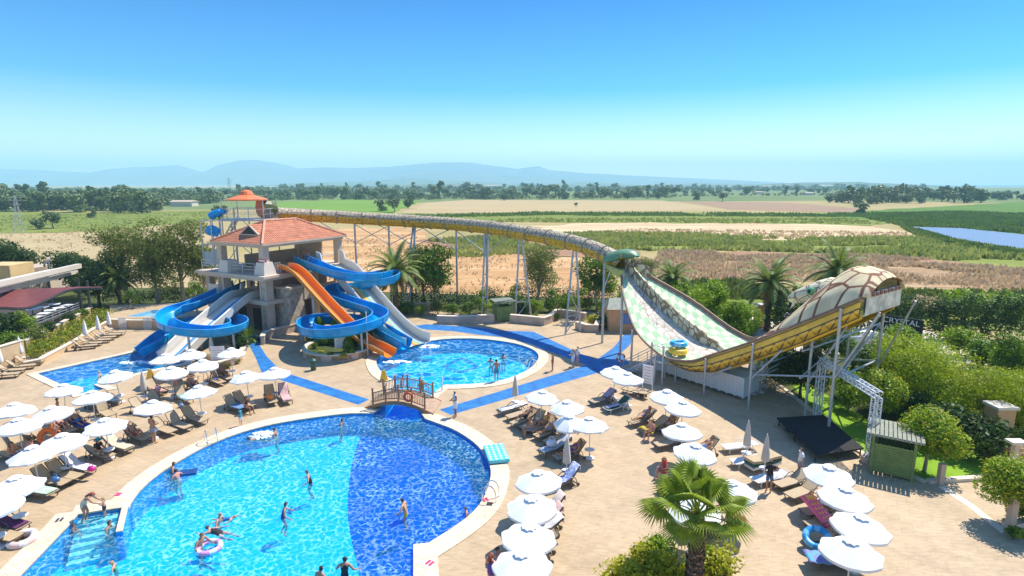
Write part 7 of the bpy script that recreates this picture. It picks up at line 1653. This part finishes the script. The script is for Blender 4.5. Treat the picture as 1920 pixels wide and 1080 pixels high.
# date palms
def date_palm(name,h,R_,nf,seed,tr=.28):
    rnd=random.Random(seed); root=empty(name,(0,0,0)); b=MB(); n=14; pts=[(.03*math.sin(k),.03*math.cos(k*1.3),h*k/n) for k in range(n+1)]; b.tube(pts,[tr*(1.25 if k==0 else 1.0+.07*(k%2))*(1.0 if k<n-1 else 1.25) for k in range(n+1)],10,m_pbark)
    for k in range(60):
        a=rnd.uniform(0,6.28); z=rnd.uniform(.2,h); b.add([(math.cos(a-.12)*tr,math.sin(a-.12)*tr,z),(math.cos(a+.12)*tr,math.sin(a+.12)*tr,z),(math.cos(a)*tr*1.45,math.sin(a)*tr*1.45,z+.16)],[(0,1,2)],m_pbark)
    b.build('trunk',None,root,smooth=True)
    for f in range(nf):
        az=f*2.399+rnd.uniform(-.2,.2); el=R(76-98*(f/nf)**.9); L_f=R_*rnd.uniform(.88,1.1)*(1 if f<nf*.8 else .8); b=MB(); p=Vector((0,0,h+.05)); d=Vector((math.cos(az)*math.cos(el),math.sin(az)*math.cos(el),math.sin(el))); pts=[p.copy()]; N=11
        for k in range(N): p=p+d*L_f/N; pts.append(p.copy()); d=(d+Vector((0,0,-.135-.05*(k/N)))).normalized()
        mm=LM['palm'] if f<nf*.86 else LM['dry']; b.tube(pts,[.035*(1-.8*k/N) for k in range(N+1)],4,mm); vs=[];fs=[]
        for k in range(2,N*4):
            t=k/(N*4); i=min(int(t*N),N-1); q=pts[i].lerp(pts[i+1],t*N-i); dd=(pts[i+1]-pts[i]).normalized(); s=dd.cross(Vector((0,0,1))); s=s.normalized() if s.length>.05 else Vector((1,0,0)); ll=R_*.19*math.sin(math.pi*min(1,t*.88+.12))**.7
            for sg in (-1,1):
                e=q+(s*sg*.8+dd*.65+Vector((0,0,-.22+rnd.uniform(-.1,.1)))).normalized()*ll; w_=dd*.065; k0=len(vs); vs+=[q-w_,q+w_,e]; fs.append((k0,k0+1,k0+2))
        b.add(vs,fs,mm); b.build('frond',None,root)
    b=MB()
    for k in range(5): a=k*1.25; b.tube(smoothpath([(0,0,h-.1),(.5*math.cos(a),.5*math.sin(a),h+.05),(.8*math.cos(a),.8*math.sin(a),h-.6)],3),.05,4,LM['dry'])
    b.build('fruit_stalks',None,root); return root
dp=date_palm('date_palm',4.7,3.9,46,5); gp='date palms round the water park'
for px,py,s,rz,lb in [(1437,620,1.0,0,'large date palm standing behind the half pipe slide'),(743,592,1.05,1.2,'date palm right of the blue loops with drooping left fronds'),(1562,600,1.08,2.1,'date palm whose crown rises behind the cobra hood'),(1257,590,.85,3.0,'smaller date palm with orange fruit behind the snake head'),(226,578,.72,4.2,'date palm with orange stalks among the left trees')]:
    plantat(dp,px,py,lb,'palm tree',gp,s,rz)
# foreground fan palm
def fan_palm():
    rnd=random.Random(3); g=P(1300,1150); base_=Vector((g.x,g.y,0)); top=Q(1308,962,g.y+.9); h=top.z
    root=empty('fan_palm',base_,0,'fan palm in the foreground with thick shaggy trunk and pleated leaves','palm tree'); b=MB(); n=26
    pts=[Vector((0,0,h*k/n)).lerp(Vector((top.x-base_.x,top.y-base_.y,h))*(k/n),1) for k in range(n+1)]; b.tube(pts,[.30*(1-.25*k/n)+.025*(k%2) for k in range(n+1)],12,m_pbark)
    for k in range(420):
        t=rnd.random(); a=rnd.uniform(0,6.28); c=pts[0].lerp(pts[-1],t); r=.29*(1-.25*t); o=Vector((math.cos(a),math.sin(a),0)); sd_v=Vector((-math.sin(a),math.cos(a),0)); b.add([c+o*r-sd_v*.07,c+o*r+sd_v*.07,c+o*(r+.09)+sd_v*.03+Vector((0,0,.14)),c+o*(r+.09)-sd_v*.03+Vector((0,0,.14))],[(0,1,2,3)],m_pbark if k%3 else mat('cut_leaf_base',(0.40,0.26,0.17),.9))
    b.build('trunk',None,root); tp_=pts[-1]
    NF=23
    for f in range(NF):
        az=f*2.399; el=R(84-88*(f/NF)); Lp=rnd.uniform(.85,1.15)*1.15; d=Vector((math.cos(az)*math.cos(el),math.sin(az)*math.cos(el),math.sin(el))); p0=tp_+Vector((0,0,-.05)); p1=p0+d*Lp*.6; d2=(d+Vector((0,0,-.2))).normalized(); p2=p1+d2*Lp*.45
        b=MB(); b.tube([p0,p1,p2],[.03,.022,.018],5,LM['fan']); s=d2.cross(Vector((0,0,1))).normalized(); u=s.cross(d2).normalized(); vs=[];fs=[]; NS_=30; Rl=rnd.uniform(.85,1.08)
        for k in range(NS_):
            a0=R(-118+236*k/NS_); a1=R(-118+236*(k+1)/NS_); am=(a0+a1)/2
            def pt(a,r,fold=0,tip=False):
                q=p2+(d2*math.cos(a)+s*math.sin(a))*r+u*fold; q.z-=(.16*(r/Rl)**2.4+.10*abs(math.sin(a))*(r/Rl)) ; 
                if tip: q.z-=.10
                return q
            r1=Rl*.58; k0=len(vs); vs+=[p2.copy(),pt(a0,r1,.0),pt(am,r1,.035),pt(a1,r1,.0),pt(am,Rl*rnd.uniform(.9,1.1),0,True)]
            fs+=[(k0,k0+1,k0+2),(k0,k0+2,k0+3),(k0+1,k0+4,k0+2),(k0+2,k0+4,k0+3)]
        b.add(vs,fs,LM['fan'] if f<NF-2 else LM['dry']); b.build('frond',None,root)
fan_palm()
# cypress cones, cordylines, planter plants
def cone_proto(name,h,w_,n,lm,seed):
    rnd=random.Random(seed); root=empty(name,(0,0,0)); b=MB(); vs=[];fs=[]
    for _ in range(n):
        t=rnd.random()**.8; a=rnd.uniform(0,6.28); r=w_*.5*math.sin(math.pi*min(1,(t*.88+.12)))**.65*(1-t*.25)*rnd.uniform(.75,1.05); p=Vector((r*math.cos(a),r*math.sin(a),.05+t*h)); u=Vector((math.cos(a)*.35,math.sin(a)*.35,1)).normalized(); s=Vector((-math.sin(a+rnd.uniform(-.8,.8)),math.cos(a),0)).normalized(); z=rnd.uniform(.07,.15); k=len(vs); vs+=[p-u*z,p+s*z*.4,p+u*z,p-s*z*.4]; fs.append((k,k+1,k+2,k+3))
    b.add(vs,fs,LM[lm]); b.build('foliage',None,root); b=MB(); b.tube([(0,0,0),(0,0,h*.8)],[.06,.02],5,m_bark); b.build('trunk',None,root); return root
cy=cone_proto('cypress',2.6,1.25,1500,'bright',2); cyd=cone_proto('cypress',2.4,1.3,1400,'mid',4)
for px,py,pr,s,lb in [(602,648,cy,.98,'left one of two bright conical cypresses inside the blue loop'),(628,650,cy,.9,'right one of two bright conical cypresses inside the blue loop'),(654,668,cyd,.78,'dark cypress in front under the blue loop'),(688,652,cyd,1.0,'dark cypress between the orange slide and the lower blue mouth'),(690,622,cyd,.8,'slim cypress behind the lower blue curve')]: plantat(pr,px,py,lb,'cypress','cypresses in the round planter',s,px)
def tuft_proto(name,h,R_,n,lm,seed,stem=True):
    rnd=random.Random(seed); root=empty(name,(0,0,0)); b=MB()
    if stem: b.tube([(0,0,0),(0,0,h)],[.07,.05],6,m_bark); b.build('stem',None,root); b=MB()
    vs=[];fs=[]
    for k in range(n):
        a=rnd.uniform(0,6.28); el=R(rnd.uniform(-20,80)); p=Vector((0,0,h)); d=Vector((math.cos(a)*math.cos(el),math.sin(a)*math.cos(el),math.sin(el))); s=Vector((-math.sin(a),math.cos(a),0))*.025; L_=R_*rnd.uniform(.7,1.1); m1=p+d*L_*.5; e=p+d*L_-Vector((0,0,.22*R_)); k0=len(vs); vs+=[p,m1-s,e,m1+s]; fs.append((k0,k0+1,k0+2,k0+3))
    b.add(vs,fs,LM[lm]); b.build('leaf_tuft',None,root); return root
cd=tuft_proto('cordyline',2.6,.75,160,'mid',7); ag=tuft_proto('spiky_plant',.25,1.15,150,'mid',9,False)
for px,py,pr,s,lb in [(688,640,cd,1.0,'spiky headed cordyline rising above the blue curve'),(703,650,cd,.6,'shorter cordyline beside the tall one'),(398,640,cd,.75,'spiky cordyline inside the left blue loop')]: plantat(pr,px,py,lb,'cordyline','cordylines among the slides',s)
plantat(ag,466,640,'dark leafy palm like plant at the foot of the tower','plant',None,1.6); plantat(ag,452,648,'second dark spiky plant beside the blue walkway','plant',None,1.2)
sh=dict(dark=shrub_proto('shrub',2.2,1.7,1500,.17,'dark',1),mid=shrub_proto('shrub',2.2,1.6,1400,.17,'mid',2),olive=shrub_proto('shrub',2.2,1.6,1400,.15,'olive',3),bright=shrub_proto('shrub',2.2,1.7,1500,.18,'bright',4),lime=shrub_proto('shrub',1.6,1.0,1800,.10,'lime',5),straw=shrub_proto('dry_bush',1.8,1.1,900,.14,'straw',6),low=shrub_proto('low_plant',1.0,.5,420,.12,'mid',7,5),lowy=shrub_proto('low_plant',1.0,.5,420,.11,'lime',8,5))
pf=leafmat('pink_petals',(0.50,0.05,0.15),(0.75,0.25,0.35)); LM['pinkp']=pf
sh['pinkf2']=shrub_proto('flowering_shrub',1.0,.6,300,.11,'mid',19,5,lm2='pinkp')
ZS=.42
for i,(px,py,k,s) in enumerate([(590,662,'low',1),(605,674,'lowy',1),(622,678,'low',.9),(645,678,'lowy',.9),(660,674,'low',1.2),(675,668,'low',1.1),(682,662,'straw',.7),(608,655,'mid',.55),(640,655,'dark',.6),(670,655,'dark',.7),(585,650,'mid',.5)]):
    plantat(sh[k],px,py,f'planter bush, {ORD[i] if i<10 else "last"} around the inside of the round planter','shrub','bushes in the round planter',s,i,ZS)
for i,(px,py,k,s,lb) in enumerate([(432,676,'lowy',1.3,'bright yellow flowering bush in the left flower planter'),(428,690,'pinkf2',1.1,'pink flowers on the wall of the left flower planter'),(445,682,'pinkf2',.9,'smaller pink flowers near the blue walkway'),(395,682,'straw',.8,'brownish bush behind the closed beige parasol'),(372,684,'low',1.1,'low green plant left in the flower planter'),(335,640,'bright',1.15,'rounded bright bush under the left blue curve'),(322,632,'mid',1.0,'rounded bush beside the left blue mouth'),(404,606,'olive',1.0,'grey green bush inside the left loop'),(380,612,'straw',.9,'dry brown bush inside the left loop'),(450,660,'dark',1.0,'dark shrub against the tower wall'),(425,668,'straw',1.0,'reddish brown bush behind the white board')]): plantat(sh[k],px,py,lb,'shrub',None,s,i*1.3)
# long planted bed at left: a continuous clipped mass
rnd=random.Random(11); b=MB(); bl=[]
for k in range(46):
    t=k/45; a=P(62,682).lerp(P(214,602),t); c=P(56,662).lerp(P(190,592),t); q=a.lerp(c,rnd.uniform(.15,.85)); bl.append((q.x,q.y,.55+rnd.uniform(-.1,.25)+.4*t*0,.75,.5))
leaves(b,bl,6500,.15,LM['mid'],rnd,shell=.4); leaves(b,bl,4200,.14,LM['lime'],rnd,shell=.95); leaves(b,bl,900,.13,LM['dry'],rnd,shell=.95); o=b.build('hedge'); tag(o,'long low hedge bed with reddish tips sloping above the loungers','hedge')
# hedges and shrubs behind
rows_=[(740,592,930,588),(930,585,1120,580),(240,577,380,572)]
def hedge(x0,y0,x1,y1,h_,wd,n,lm,label,seed,size=.2):
    rnd=random.Random(seed); b=MB(); bl=[]; A_=P(x0,y0); B2=P(x1,y1); L_=(B2-A_).length; k=int(L_/.8)
    for i in range(k+1): q=A_.lerp(B2,i/k); bl.append((q.x+rnd.uniform(-.3,.3),q.y+rnd.uniform(-.3,.3)*wd,h_*.52+rnd.uniform(-.1,.15)*h_,.8*wd,h_*.5))
    leaves(b,bl,n,size,LM[lm],rnd,shell=.4); o=b.build('hedge'); tag(o,label,'hedge')
hedge(748,578,935,574,2.2,1.2,5200,'dark','dark hedge behind the bench niche wall',1); hedge(960,572,1190,568,2.4,1.2,6000,'dark','dark hedge behind the curved wall and tube posts',2)
hedge(236,572,385,566,1.8,1.2,3600,'dark','dark hedge behind the raised pool terrace',3); hedge(1450,628,1950,640,4.4,1.0,15000,'dark','tall ivy covered fence behind the boat yard',4,.26)
hedge(1440,722,1500,700,1.8,1.3,2600,'dark','dark bushes behind the half pipe supports',6); hedge(1880,600,1960,604,2.6,1.6,3000,'bright','green hedge at the far right edge',7)
i=0
for (px,py,k,s) in [(758,590,'mid',1.1),(790,592,'bright',.8),(822,590,'olive',1.1),(850,590,'mid',.9),(868,596,'lowy',1.5),(880,588,'mid',1.0),(905,588,'bright',1.0),(975,586,'mid',1.0),(1000,590,'bright',1.1),(1030,585,'mid',1.2),(1060,584,'bright',1.0),(1045,600,'low',1.6),(1100,585,'olive',1.2),(1110,610,'lime',1.2),(1135,590,'bright',1.1),(1130,612,'mid',1.0),(1175,575,'bright',1.3),(1002,600,'low',1.4)]:
    i+=1; plantat(sh[k],px,py,f'garden shrub counted {ORD[(i-1)%11]} {"in the left" if i<=11 else "in the right"} run behind the round pool walls','shrub','shrubs behind the round pool',s,i*.7)
# medium and large trees
tr=dict(euc=tree_proto('feathery_tree',9.5,6.6,18,8200,.30,'olive',1,.2,m_pale,.58,.5,6,.35,.5),fol=tree_proto('leafy_tree',6.2,4.4,13,3600,.26,'mid',2,.14,m_pale,.56,.5,5),dk=tree_proto('dark_tree',5.8,5.6,14,6500,.27,'dark',3,.16,m_bark,.55,.42,5),sp=tree_proto('sparse_tree',5.5,3.4,10,1500,.2,'olive',4,.1,m_pale,.62,.4,6,.35,.6),
 br=tree_proto('bright_tree',5.4,6.0,18,9500,.26,'bright',5,.14,m_bark,.5,.5,4),ban=tree_proto('slim_tree',6.4,2.8,9,1700,.30,'bright',8,.1,m_pale,.6,.5,4,.6,.4),sm=tree_proto('young_tree',3.2,2.0,7,900,.17,'mid',6,.06,m_pale,.66,.4,4))
for px,py,k,s,lb in [(240,568,'euc',1.1,'left one of the tall feathery trees behind the raised pool'),(297,573,'euc',.95,'thin brownish tree between the tall feathery ones'),(345,572,'euc',1.2,'dense tall feathery tree left of the slide tower'),(385,568,'euc',.85,'feathery tree partly behind the steel stair tower'),
 (150,560,'dk',1.15,'bushy dark tree behind the maroon roof'),(188,577,'dk',1.05,'spreading green tree right of the maroon roof'),(28,532,'dk',1.15,'dark spreading tree at the left edge behind the beams'),(-20,535,'dk',1.2,'dark tree cut by the left edge'),
 (818,580,'fol',1.25,'full leafy green tree under the tube slide'),(795,575,'euc',.85,'grey green tree behind the leafy one'),(772,572,'sp',1.0,'sparse tree right of the date palm'),(1010,575,'euc',.85,'drooping sparse tree behind the A shaped post'),(1118,585,'fol',1.15,'dark leafy tree behind the end of the tube slide'),(1130,580,'ban',1.1,'slim bright tree rising above the tube slide end'),
 (1205,560,'euc',.6,'feathery olive tree right of the snake head'),(250,592,'sm',1.0,'young tree with pale stem on the raised terrace'),(372,582,'sm',1.15,'young yellow green tree left of the tower'),(895,596,'sm',1.0,'young tree left of the small green hut'),(965,590,'sm',1.1,'young reddish tree right of the small green hut'),(1045,598,'sm',1.1,'young tree beside the A shaped post'),(1080,604,'sm',1.2,'young plum coloured tree by the angled planter'),
 (1330,632,'br',1.0,'large bright green tree behind the half pipe'),(1285,600,'br',.8,'bright green tree left behind the half pipe'),(1370,640,'br',.75,'bright shrub tree near the valley of the half pipe'),(1395,628,'br',.45,'small yellow green bush beside the half pipe rim'),
 (1500,745,'dk',.62,'round dark tree behind the left truss upright'),(1560,700,'fol',.7,'leafy tree behind the middle of the truss gate'),(1660,762,'fol',.6,'leafy bush tree behind the green hut')]:
    plantat(tr[k],px,py,lb,'tree',None,s,px*.1)
# big feathery tree at right
ft=tree_proto('feathery_tree',6.4,9.0,26,34000,.24,'feather',12,.22,m_bark,.50,.54,7,.30,.6); plantat(ft,1745,785,'very large feathery yellow green tree filling the right side','tree',None,(.80,.80,.72),1.0); plantat(ft,1905,815,'second feathery tree at the right edge','tree',None,.60,2.4)
for i,(px,py,k,s,lb) in enumerate([(1800,850,'olive',1.3,'grey green flowering bush left of the yellow pillar'),(1850,868,'dark',1.5,'dark bush between lawn and pillar'),(1775,842,'dark',1.6,'dark bush at the back of the lawn'),(1905,872,'straw',1.1,'reddish bush behind the post lamp'),(1640,720,'dark',1.7,'dark bush left of the large feathery tree'),(1700,800,'dark',1.5,'dark bush under the large feathery tree'),(1600,690,'mid',1.6,'green bush behind the truss gate'),(1530,640,'bright',1.4,'bright bush under the cobra hood'),(1660,598,'bright',1.2,'bright bush left on the ivy fence line'),(1805,600,'bright',2.1,'left one of two bright round bushes above the ivy fence'),(1872,598,'bright',1.9,'right one of two bright round bushes above the ivy fence'),(1735,592,'straw',2.2,'dry reed clump behind the ivy fence'),(1845,585,'straw',2.0,'dry reed clump at the right behind the ivy fence'),(1460,570,'straw',2.2,'dry shrub behind the date palm trunk'),(1500,585,'straw',1.7,'dry scrub below the cobra head'),(1930,985,'mid',.8,'small bush at the right edge corner'),(1900,1010,'low',1.2,'ground cover at the kerb corner'),(1580,745,'bright',1.2,'bright bush behind the truss beam'),(1590,770,'bright',1.0,'bright clipped bush beside the stage'),(1440,690,'mid',1.2,'green bush under the half pipe belly')]): plantat(sh[k],px,py,lb,'shrub',None,s,i)
# clipped lollipop trees
def lolly(name,hs,r,n,seed):
    rnd=random.Random(seed); root=empty(name,(0,0,0)); b=MB(); b.tube([(0,0,0),(.03,0,hs*.6),(0,0,hs+r*.4)],[.1,.085,.05],8,m_pale); b.build('trunk',None,root); bl=[(rnd.gauss(0,.28)*r,rnd.gauss(0,.28)*r,hs+r*.85+rnd.gauss(0,.22)*r,r*.62,r*.56) for _ in range(9)]; bl.append((0,0,hs+r*.85,r*.95,r*.85))
    b=MB(); leaves(b,bl,n,.15,LM['bright'],rnd,shell=.6); leaves(b,bl,n//3,.14,LM['lime'],rnd,shell=.97); b.build('crown',None,root); return root
lo_=lolly('clipped_tree',1.15,1.35,6500,4)
for px,py,s,lb in [(1733,883,1.0,'clipped round tree on the lawn right of the green hut'),(1640,800,1.05,'clipped round tree behind the right truss upright'),(1900,985,.92,'clipped round tree cut by the right edge')]: plantat(lo_,px,py,lb,'clipped tree','clipped round trees',s,px)
# foreground bushes
for i,(px,py,k,s,lb) in enumerate([(1170,1110,'lime',1.5,'yellow green bush at the bottom left of the fan palm'),(1205,1075,'lime',1.35,'tall yellow green bush tips left of the fan palm'),(1240,1100,'lime',1.5,'yellow bush between the spiky plant and the left tips'),(1345,1100,'lime',1.5,'yellow green bush right of the fan palm trunk'),(1225,1065,'bright',.8,'green bush behind the spiky plant'),(1320,1080,'bright',.7,'green bush behind the fan palm trunk')]): plantat(sh[k],px,py,lb,'shrub','bushes round the fan palm',s,i*1.1)
plantat(ag,1262,1100,'dark spiky cycad beside the fan palm trunk','cycad',None,1.1)
# creeper on the pergola post
b=MB(); rnd=random.Random(8); g=P(42,650); bl=[(g.x+rnd.uniform(-.3,.6),g.y+rnd.uniform(-.4,.2),z,.55,.5) for z in (.6,1.2,1.8,2.4,2.9)]+[(g.x+1.1,g.y,2.3,.5,.7),(g.x+.9,g.y,1.0,.7,.5)]; leaves(b,bl,1500,.2,LM['bright'],rnd); tag(b.build('creeper'),'bright green creeper climbing the pergola post','climbing plant')
for i,(px,py,k,s,lb) in enumerate([(20,668,'mid',1.2,'bush left below the terrace railing'),(70,655,'olive',1.0,'bush below the terrace railing with white flowers'),(95,640,'dark',.85,'round dark shrub in the middle below the railing'),(135,618,'dark',.8,'round dark shrub right below the railing'),(160,606,'mid',.8,'bush at the end of the terrace railing'),(-20,690,'mid',1.2,'bush at the left edge above the beige wall'),(10,655,'dark',1.8,'dark foliage mass inside the pergola corner')]): plantat(sh[k],px,py,lb,'shrub',None,s,i,.5)
# far trees: one group per belt
fp_=[tree_proto('distant_tree',9,9,10,560,1.1,'far',20+k,.3,None,.42,.52,0,.8) for k in range(3)]+[tree_proto('distant_tree',12,5,8,520,1.0,'far',30,.3,None,.42,.55,0,.8)]
def belt(x0,y0,x1,y1,n,s0,s1,label,group,jx=6,jy=2,seed=0):
    rnd=random.Random(seed)
    for i in range(n):
        t=(i+rnd.uniform(-.4,.4))/n; px=x0+(x1-x0)*t+rnd.uniform(-jx,jx); py=y0+(y1-y0)*t+rnd.uniform(-jy,jy); s=rnd.uniform(s0,s1); plantat(fp_[rnd.choice((0,1,2,0,1,2,3))],px,py,label,'tree',group,(s*1.15,s*1.15,s*rnd.uniform(.8,1.25)),rnd.uniform(0,6))
belt(-20,392,300,396,46,.8,1.25,'dark green tree in the wood across the left meadow','trees of the left wood',4,4,1); belt(-20,380,420,380,40,1.0,1.5,'tree in the back rows of the left wood','trees of the left wood back rows',6,3,2)
belt(430,372,800,372,42,.8,1.4,'dark tree in the far belt behind the tube slide','trees of the far left belt',6,3,3); belt(800,371,1260,370,48,.8,1.5,'dark tree in the far belt across the stubble field','trees of the far centre belt',6,3,4)
belt(1260,366,1560,362,22,.8,1.4,'scattered tree in the far right fields','trees of the far right fields',10,5,5); belt(1565,378,1840,378,44,.9,1.5,'tree of the green wood right of the skyline buildings','trees of the right wood',5,5,6); belt(1850,374,1960,374,12,.8,1.1,'tree of the wood at the right edge','trees of the right edge wood',4,2,7)
belt(480,360,1260,358,60,1.1,2.0,'tree on the skyline belt under the hills','trees of the skyline belt',8,1.5,8); belt(1260,356,1750,354,34,1.1,2.0,'tree on the right skyline belt','trees of the right skyline belt',8,1.2,9)
for i,(px,py,s,lb) in enumerate([(412,410,.8,'round tree left of the orange canopy'),(175,408,.6,'single round tree before the left wood'),(100,428,.7,'tree clump beside the pylon, right one'),(75,430,.5,'tree clump beside the pylon, left one'),(715,396,.8,'tree clump in the green field above the tube, left one'),(740,398,.9,'tree clump in the green field above the tube, middle one'),(765,390,.8,'tree clump in the green field above the tube, right one'),(1307,375,.9,'round tree left of the two above the brown field'),(1355,378,.95,'round tree right of the two above the brown field'),(1555,380,.9,'tall dark tree above the brown field'),(1608,384,1.0,'tall dark tree at the corner of the right wood'),(1080,388,.35,'small bush alone in the stubble field'),(945,376,.9,'dark bush at the back edge of the stubble field'),(1615,402,.7,'dark bush before the marsh'),(835,372,1.3,'tall tree left in the centre belt'),(1040,372,.8,'lone tree before the centre belt')]): plantat(fp_[i%3],px,py,lb,'tree',None,s,i)
# reeds and scrub textures on the plain
def scatter(name,poly,n,hmin,hmax,lm,seed,kind='stuff',wd=.5):
    rnd=random.Random(seed); q=xy(poly); xs=[a for a,_ in q]; ys=[b_ for _,b_ in q]; vs=[];fs=[]; c=0; tries=0
    def inside(x,y):
        r=False; j=len(q)-1
        for i in range(len(q)):
            if (q[i][1]>y)!=(q[j][1]>y) and x<(q[j][0]-q[i][0])*(y-q[i][1])/(q[j][1]-q[i][1])+q[i][0]: r=not r
            j=i
        return r
    while c<n and tries<n*20:
        tries+=1; x=rnd.uniform(min(xs),max(xs)); y=rnd.uniform(min(ys),max(ys))
        if not inside(x,y) or noise.noise(Vector((x*.05,y*.08,seed)))<-.30: continue
        c+=1; h=rnd.uniform(hmin,hmax)
        for _ in range(4):
            a=rnd.uniform(0,6.28); ox=rnd.uniform(-wd,wd); oy=rnd.uniform(-wd,wd); w_=h*.5; k=len(vs); vs+=[(x+ox-math.cos(a)*w_,y+oy-math.sin(a)*w_,-.05),(x+ox+math.cos(a)*w_,y+oy+math.sin(a)*w_,-.05),(x+ox+rnd.uniform(-.4,.4)*h,y+oy+rnd.uniform(-.4,.4)*h,h)]; fs.append((k,k+1,k+2))
    b=MB(); b.add(vs,fs,LM[lm]); o=b.build(name); o['kind']=kind
scatter('reeds',[(800,452),(900,447),(1100,438),(1290,440),(1500,449),(1740,446),(1830,461),(1930,474),(2000,500),(1930,508),(1760,486),(1600,476),(1400,470),(1200,470),(1000,468),(880,462)],5000,.5,1.3,'reed',1)
scatter('marsh_reeds',[(1640,412),(1700,424),(1800,427.5),(1930,440),(1990,444),(1990,405),(1800,398),(1600,402)],5000,.6,1.5,'marsh',2,wd=2)
scatter('lake_edge_reeds',[(1690,425),(1735,437),(1780,451),(1850,465),(1930,476),(1990,484),(1990,497),(1930,488),(1850,475),(1770,458),(1715,440)],1800,.6,1.3,'marsh',3)
scatter('dry_scrub',[(1240,470),(1600,477),(1780,488),(1930,508),(1930,520),(1700,500),(1450,492),(1230,488)],1800,.3,.8,'straw',4)
scatter('dry_scrub',[(1020,445),(1060,437),(1200,430),(1700,436),(1740,448),(1500,450),(1200,448)],900,.3,.7,'straw',5)
scatter('green_scrub',[(1420,545),(1930,553),(1930,590),(1700,592),(1450,600)],1800,.3,1.0,'olive',6); scatter('straw_grass',[(-40,500),(-40,442),(200,432),(330,420),(400,440),(200,500)],500,.15,.4,'straw',7)
scatter('meadow_scrub',[(-40,440),(-40,405),(200,402),(400,398),(420,412),(200,432)],900,.2,.7,'reed',8,wd=1.5); scatter('field_edge_scrub',[(760,405),(1000,399),(1600,401),(1640,407),(1000,404),(770,409)],1600,.5,1.3,'marsh',9,wd=2); scatter('field_edge_scrub',[(800,416),(1000,410),(1600,410),(1650,420),(1000,417)],900,.4,1.0,'reed',10)
# lawn blades near the stage, sparse

# far woods that read as one mass
def farmass(name,pts,n,h0,h1,sz,seed,lm='far'):
    rnd=random.Random(seed); b=MB(); bl=[]
    for i in range(n):
        t=rnd.random()*(len(pts)-1); k=min(int(t),len(pts)-2); px=pts[k][0]+(pts[k+1][0]-pts[k][0])*(t-k); py=pts[k][1]+(pts[k+1][1]-pts[k][1])*(t-k)+rnd.uniform(-1.2,1.2); g=P(px,py); h=rnd.uniform(h0,h1); bl.append((g.x,g.y,h*.5,h*rnd.uniform(.5,.9),h*.5))
    leaves(b,bl,n*70,sz,LM[lm],rnd,shell=.5); o=b.build(name); o['kind']='stuff'
farmass('distant_wood',[(-60,386),(120,386),(300,385),(410,380)],150,5,9,1.5,1)
farmass('distant_scrub',[(430,376),(620,374),(800,373),(1000,373),(1260,371)],190,3,6,1.4,2)
farmass('distant_wood',[(1565,372),(1700,371),(1845,373)],110,6,10,1.6,3)
farmass('horizon_wood',[(-60,364),(400,362),(800,360),(1260,358),(1700,356)],420,5,11,3.0,4)
farmass('distant_scrub',[(1260,368),(1400,366),(1560,366)],60,2,4,1.2,5)

scatter('dry_tufts',[(1180,488),(1450,494),(1700,503),(1930,524),(1930,545),(1700,532),(1500,528),(1200,520)],1500,.2,.7,'straw',21,wd=1.2)
scatter('dry_tufts',[(600,560),(640,450),(760,440),(900,480),(1100,490),(1120,545)],500,.15,.45,'straw',22,wd=1.2)
scatter('green_tufts',[(840,480),(860,455),(960,455),(1000,472),(900,482)],500,.3,.9,'reed',23,wd=1.2)
scatter('green_tufts',[(1190,530),(1400,528),(1440,560),(1260,560)],600,.3,.9,'olive',24,wd=1.0)

for i,(px,py,k,s_,lb) in enumerate([(1800,668,'bright',1.5,'bright shrub before the covered boats, left one'),(1835,690,'mid',1.7,'green shrub before the covered boats, middle one'),(1880,700,'bright',1.6,'bright shrub before the covered boats, right one'),(1925,690,'mid',1.7,'green shrub at the right edge below the ivy fence'),(1600,648,'mid',1.1,'green shrub beside the small white boat')]): plantat(sh[k],px,py,lb,'shrub',None,s_,i)
plantat(tr['fol'],1890,745,'leafy green tree in front of the boat yard at the right edge','tree',None,.75,1.0); plantat(tr['br'],1700,700,'bright tree behind the top of the large feathery one','tree',None,.7,2.0)
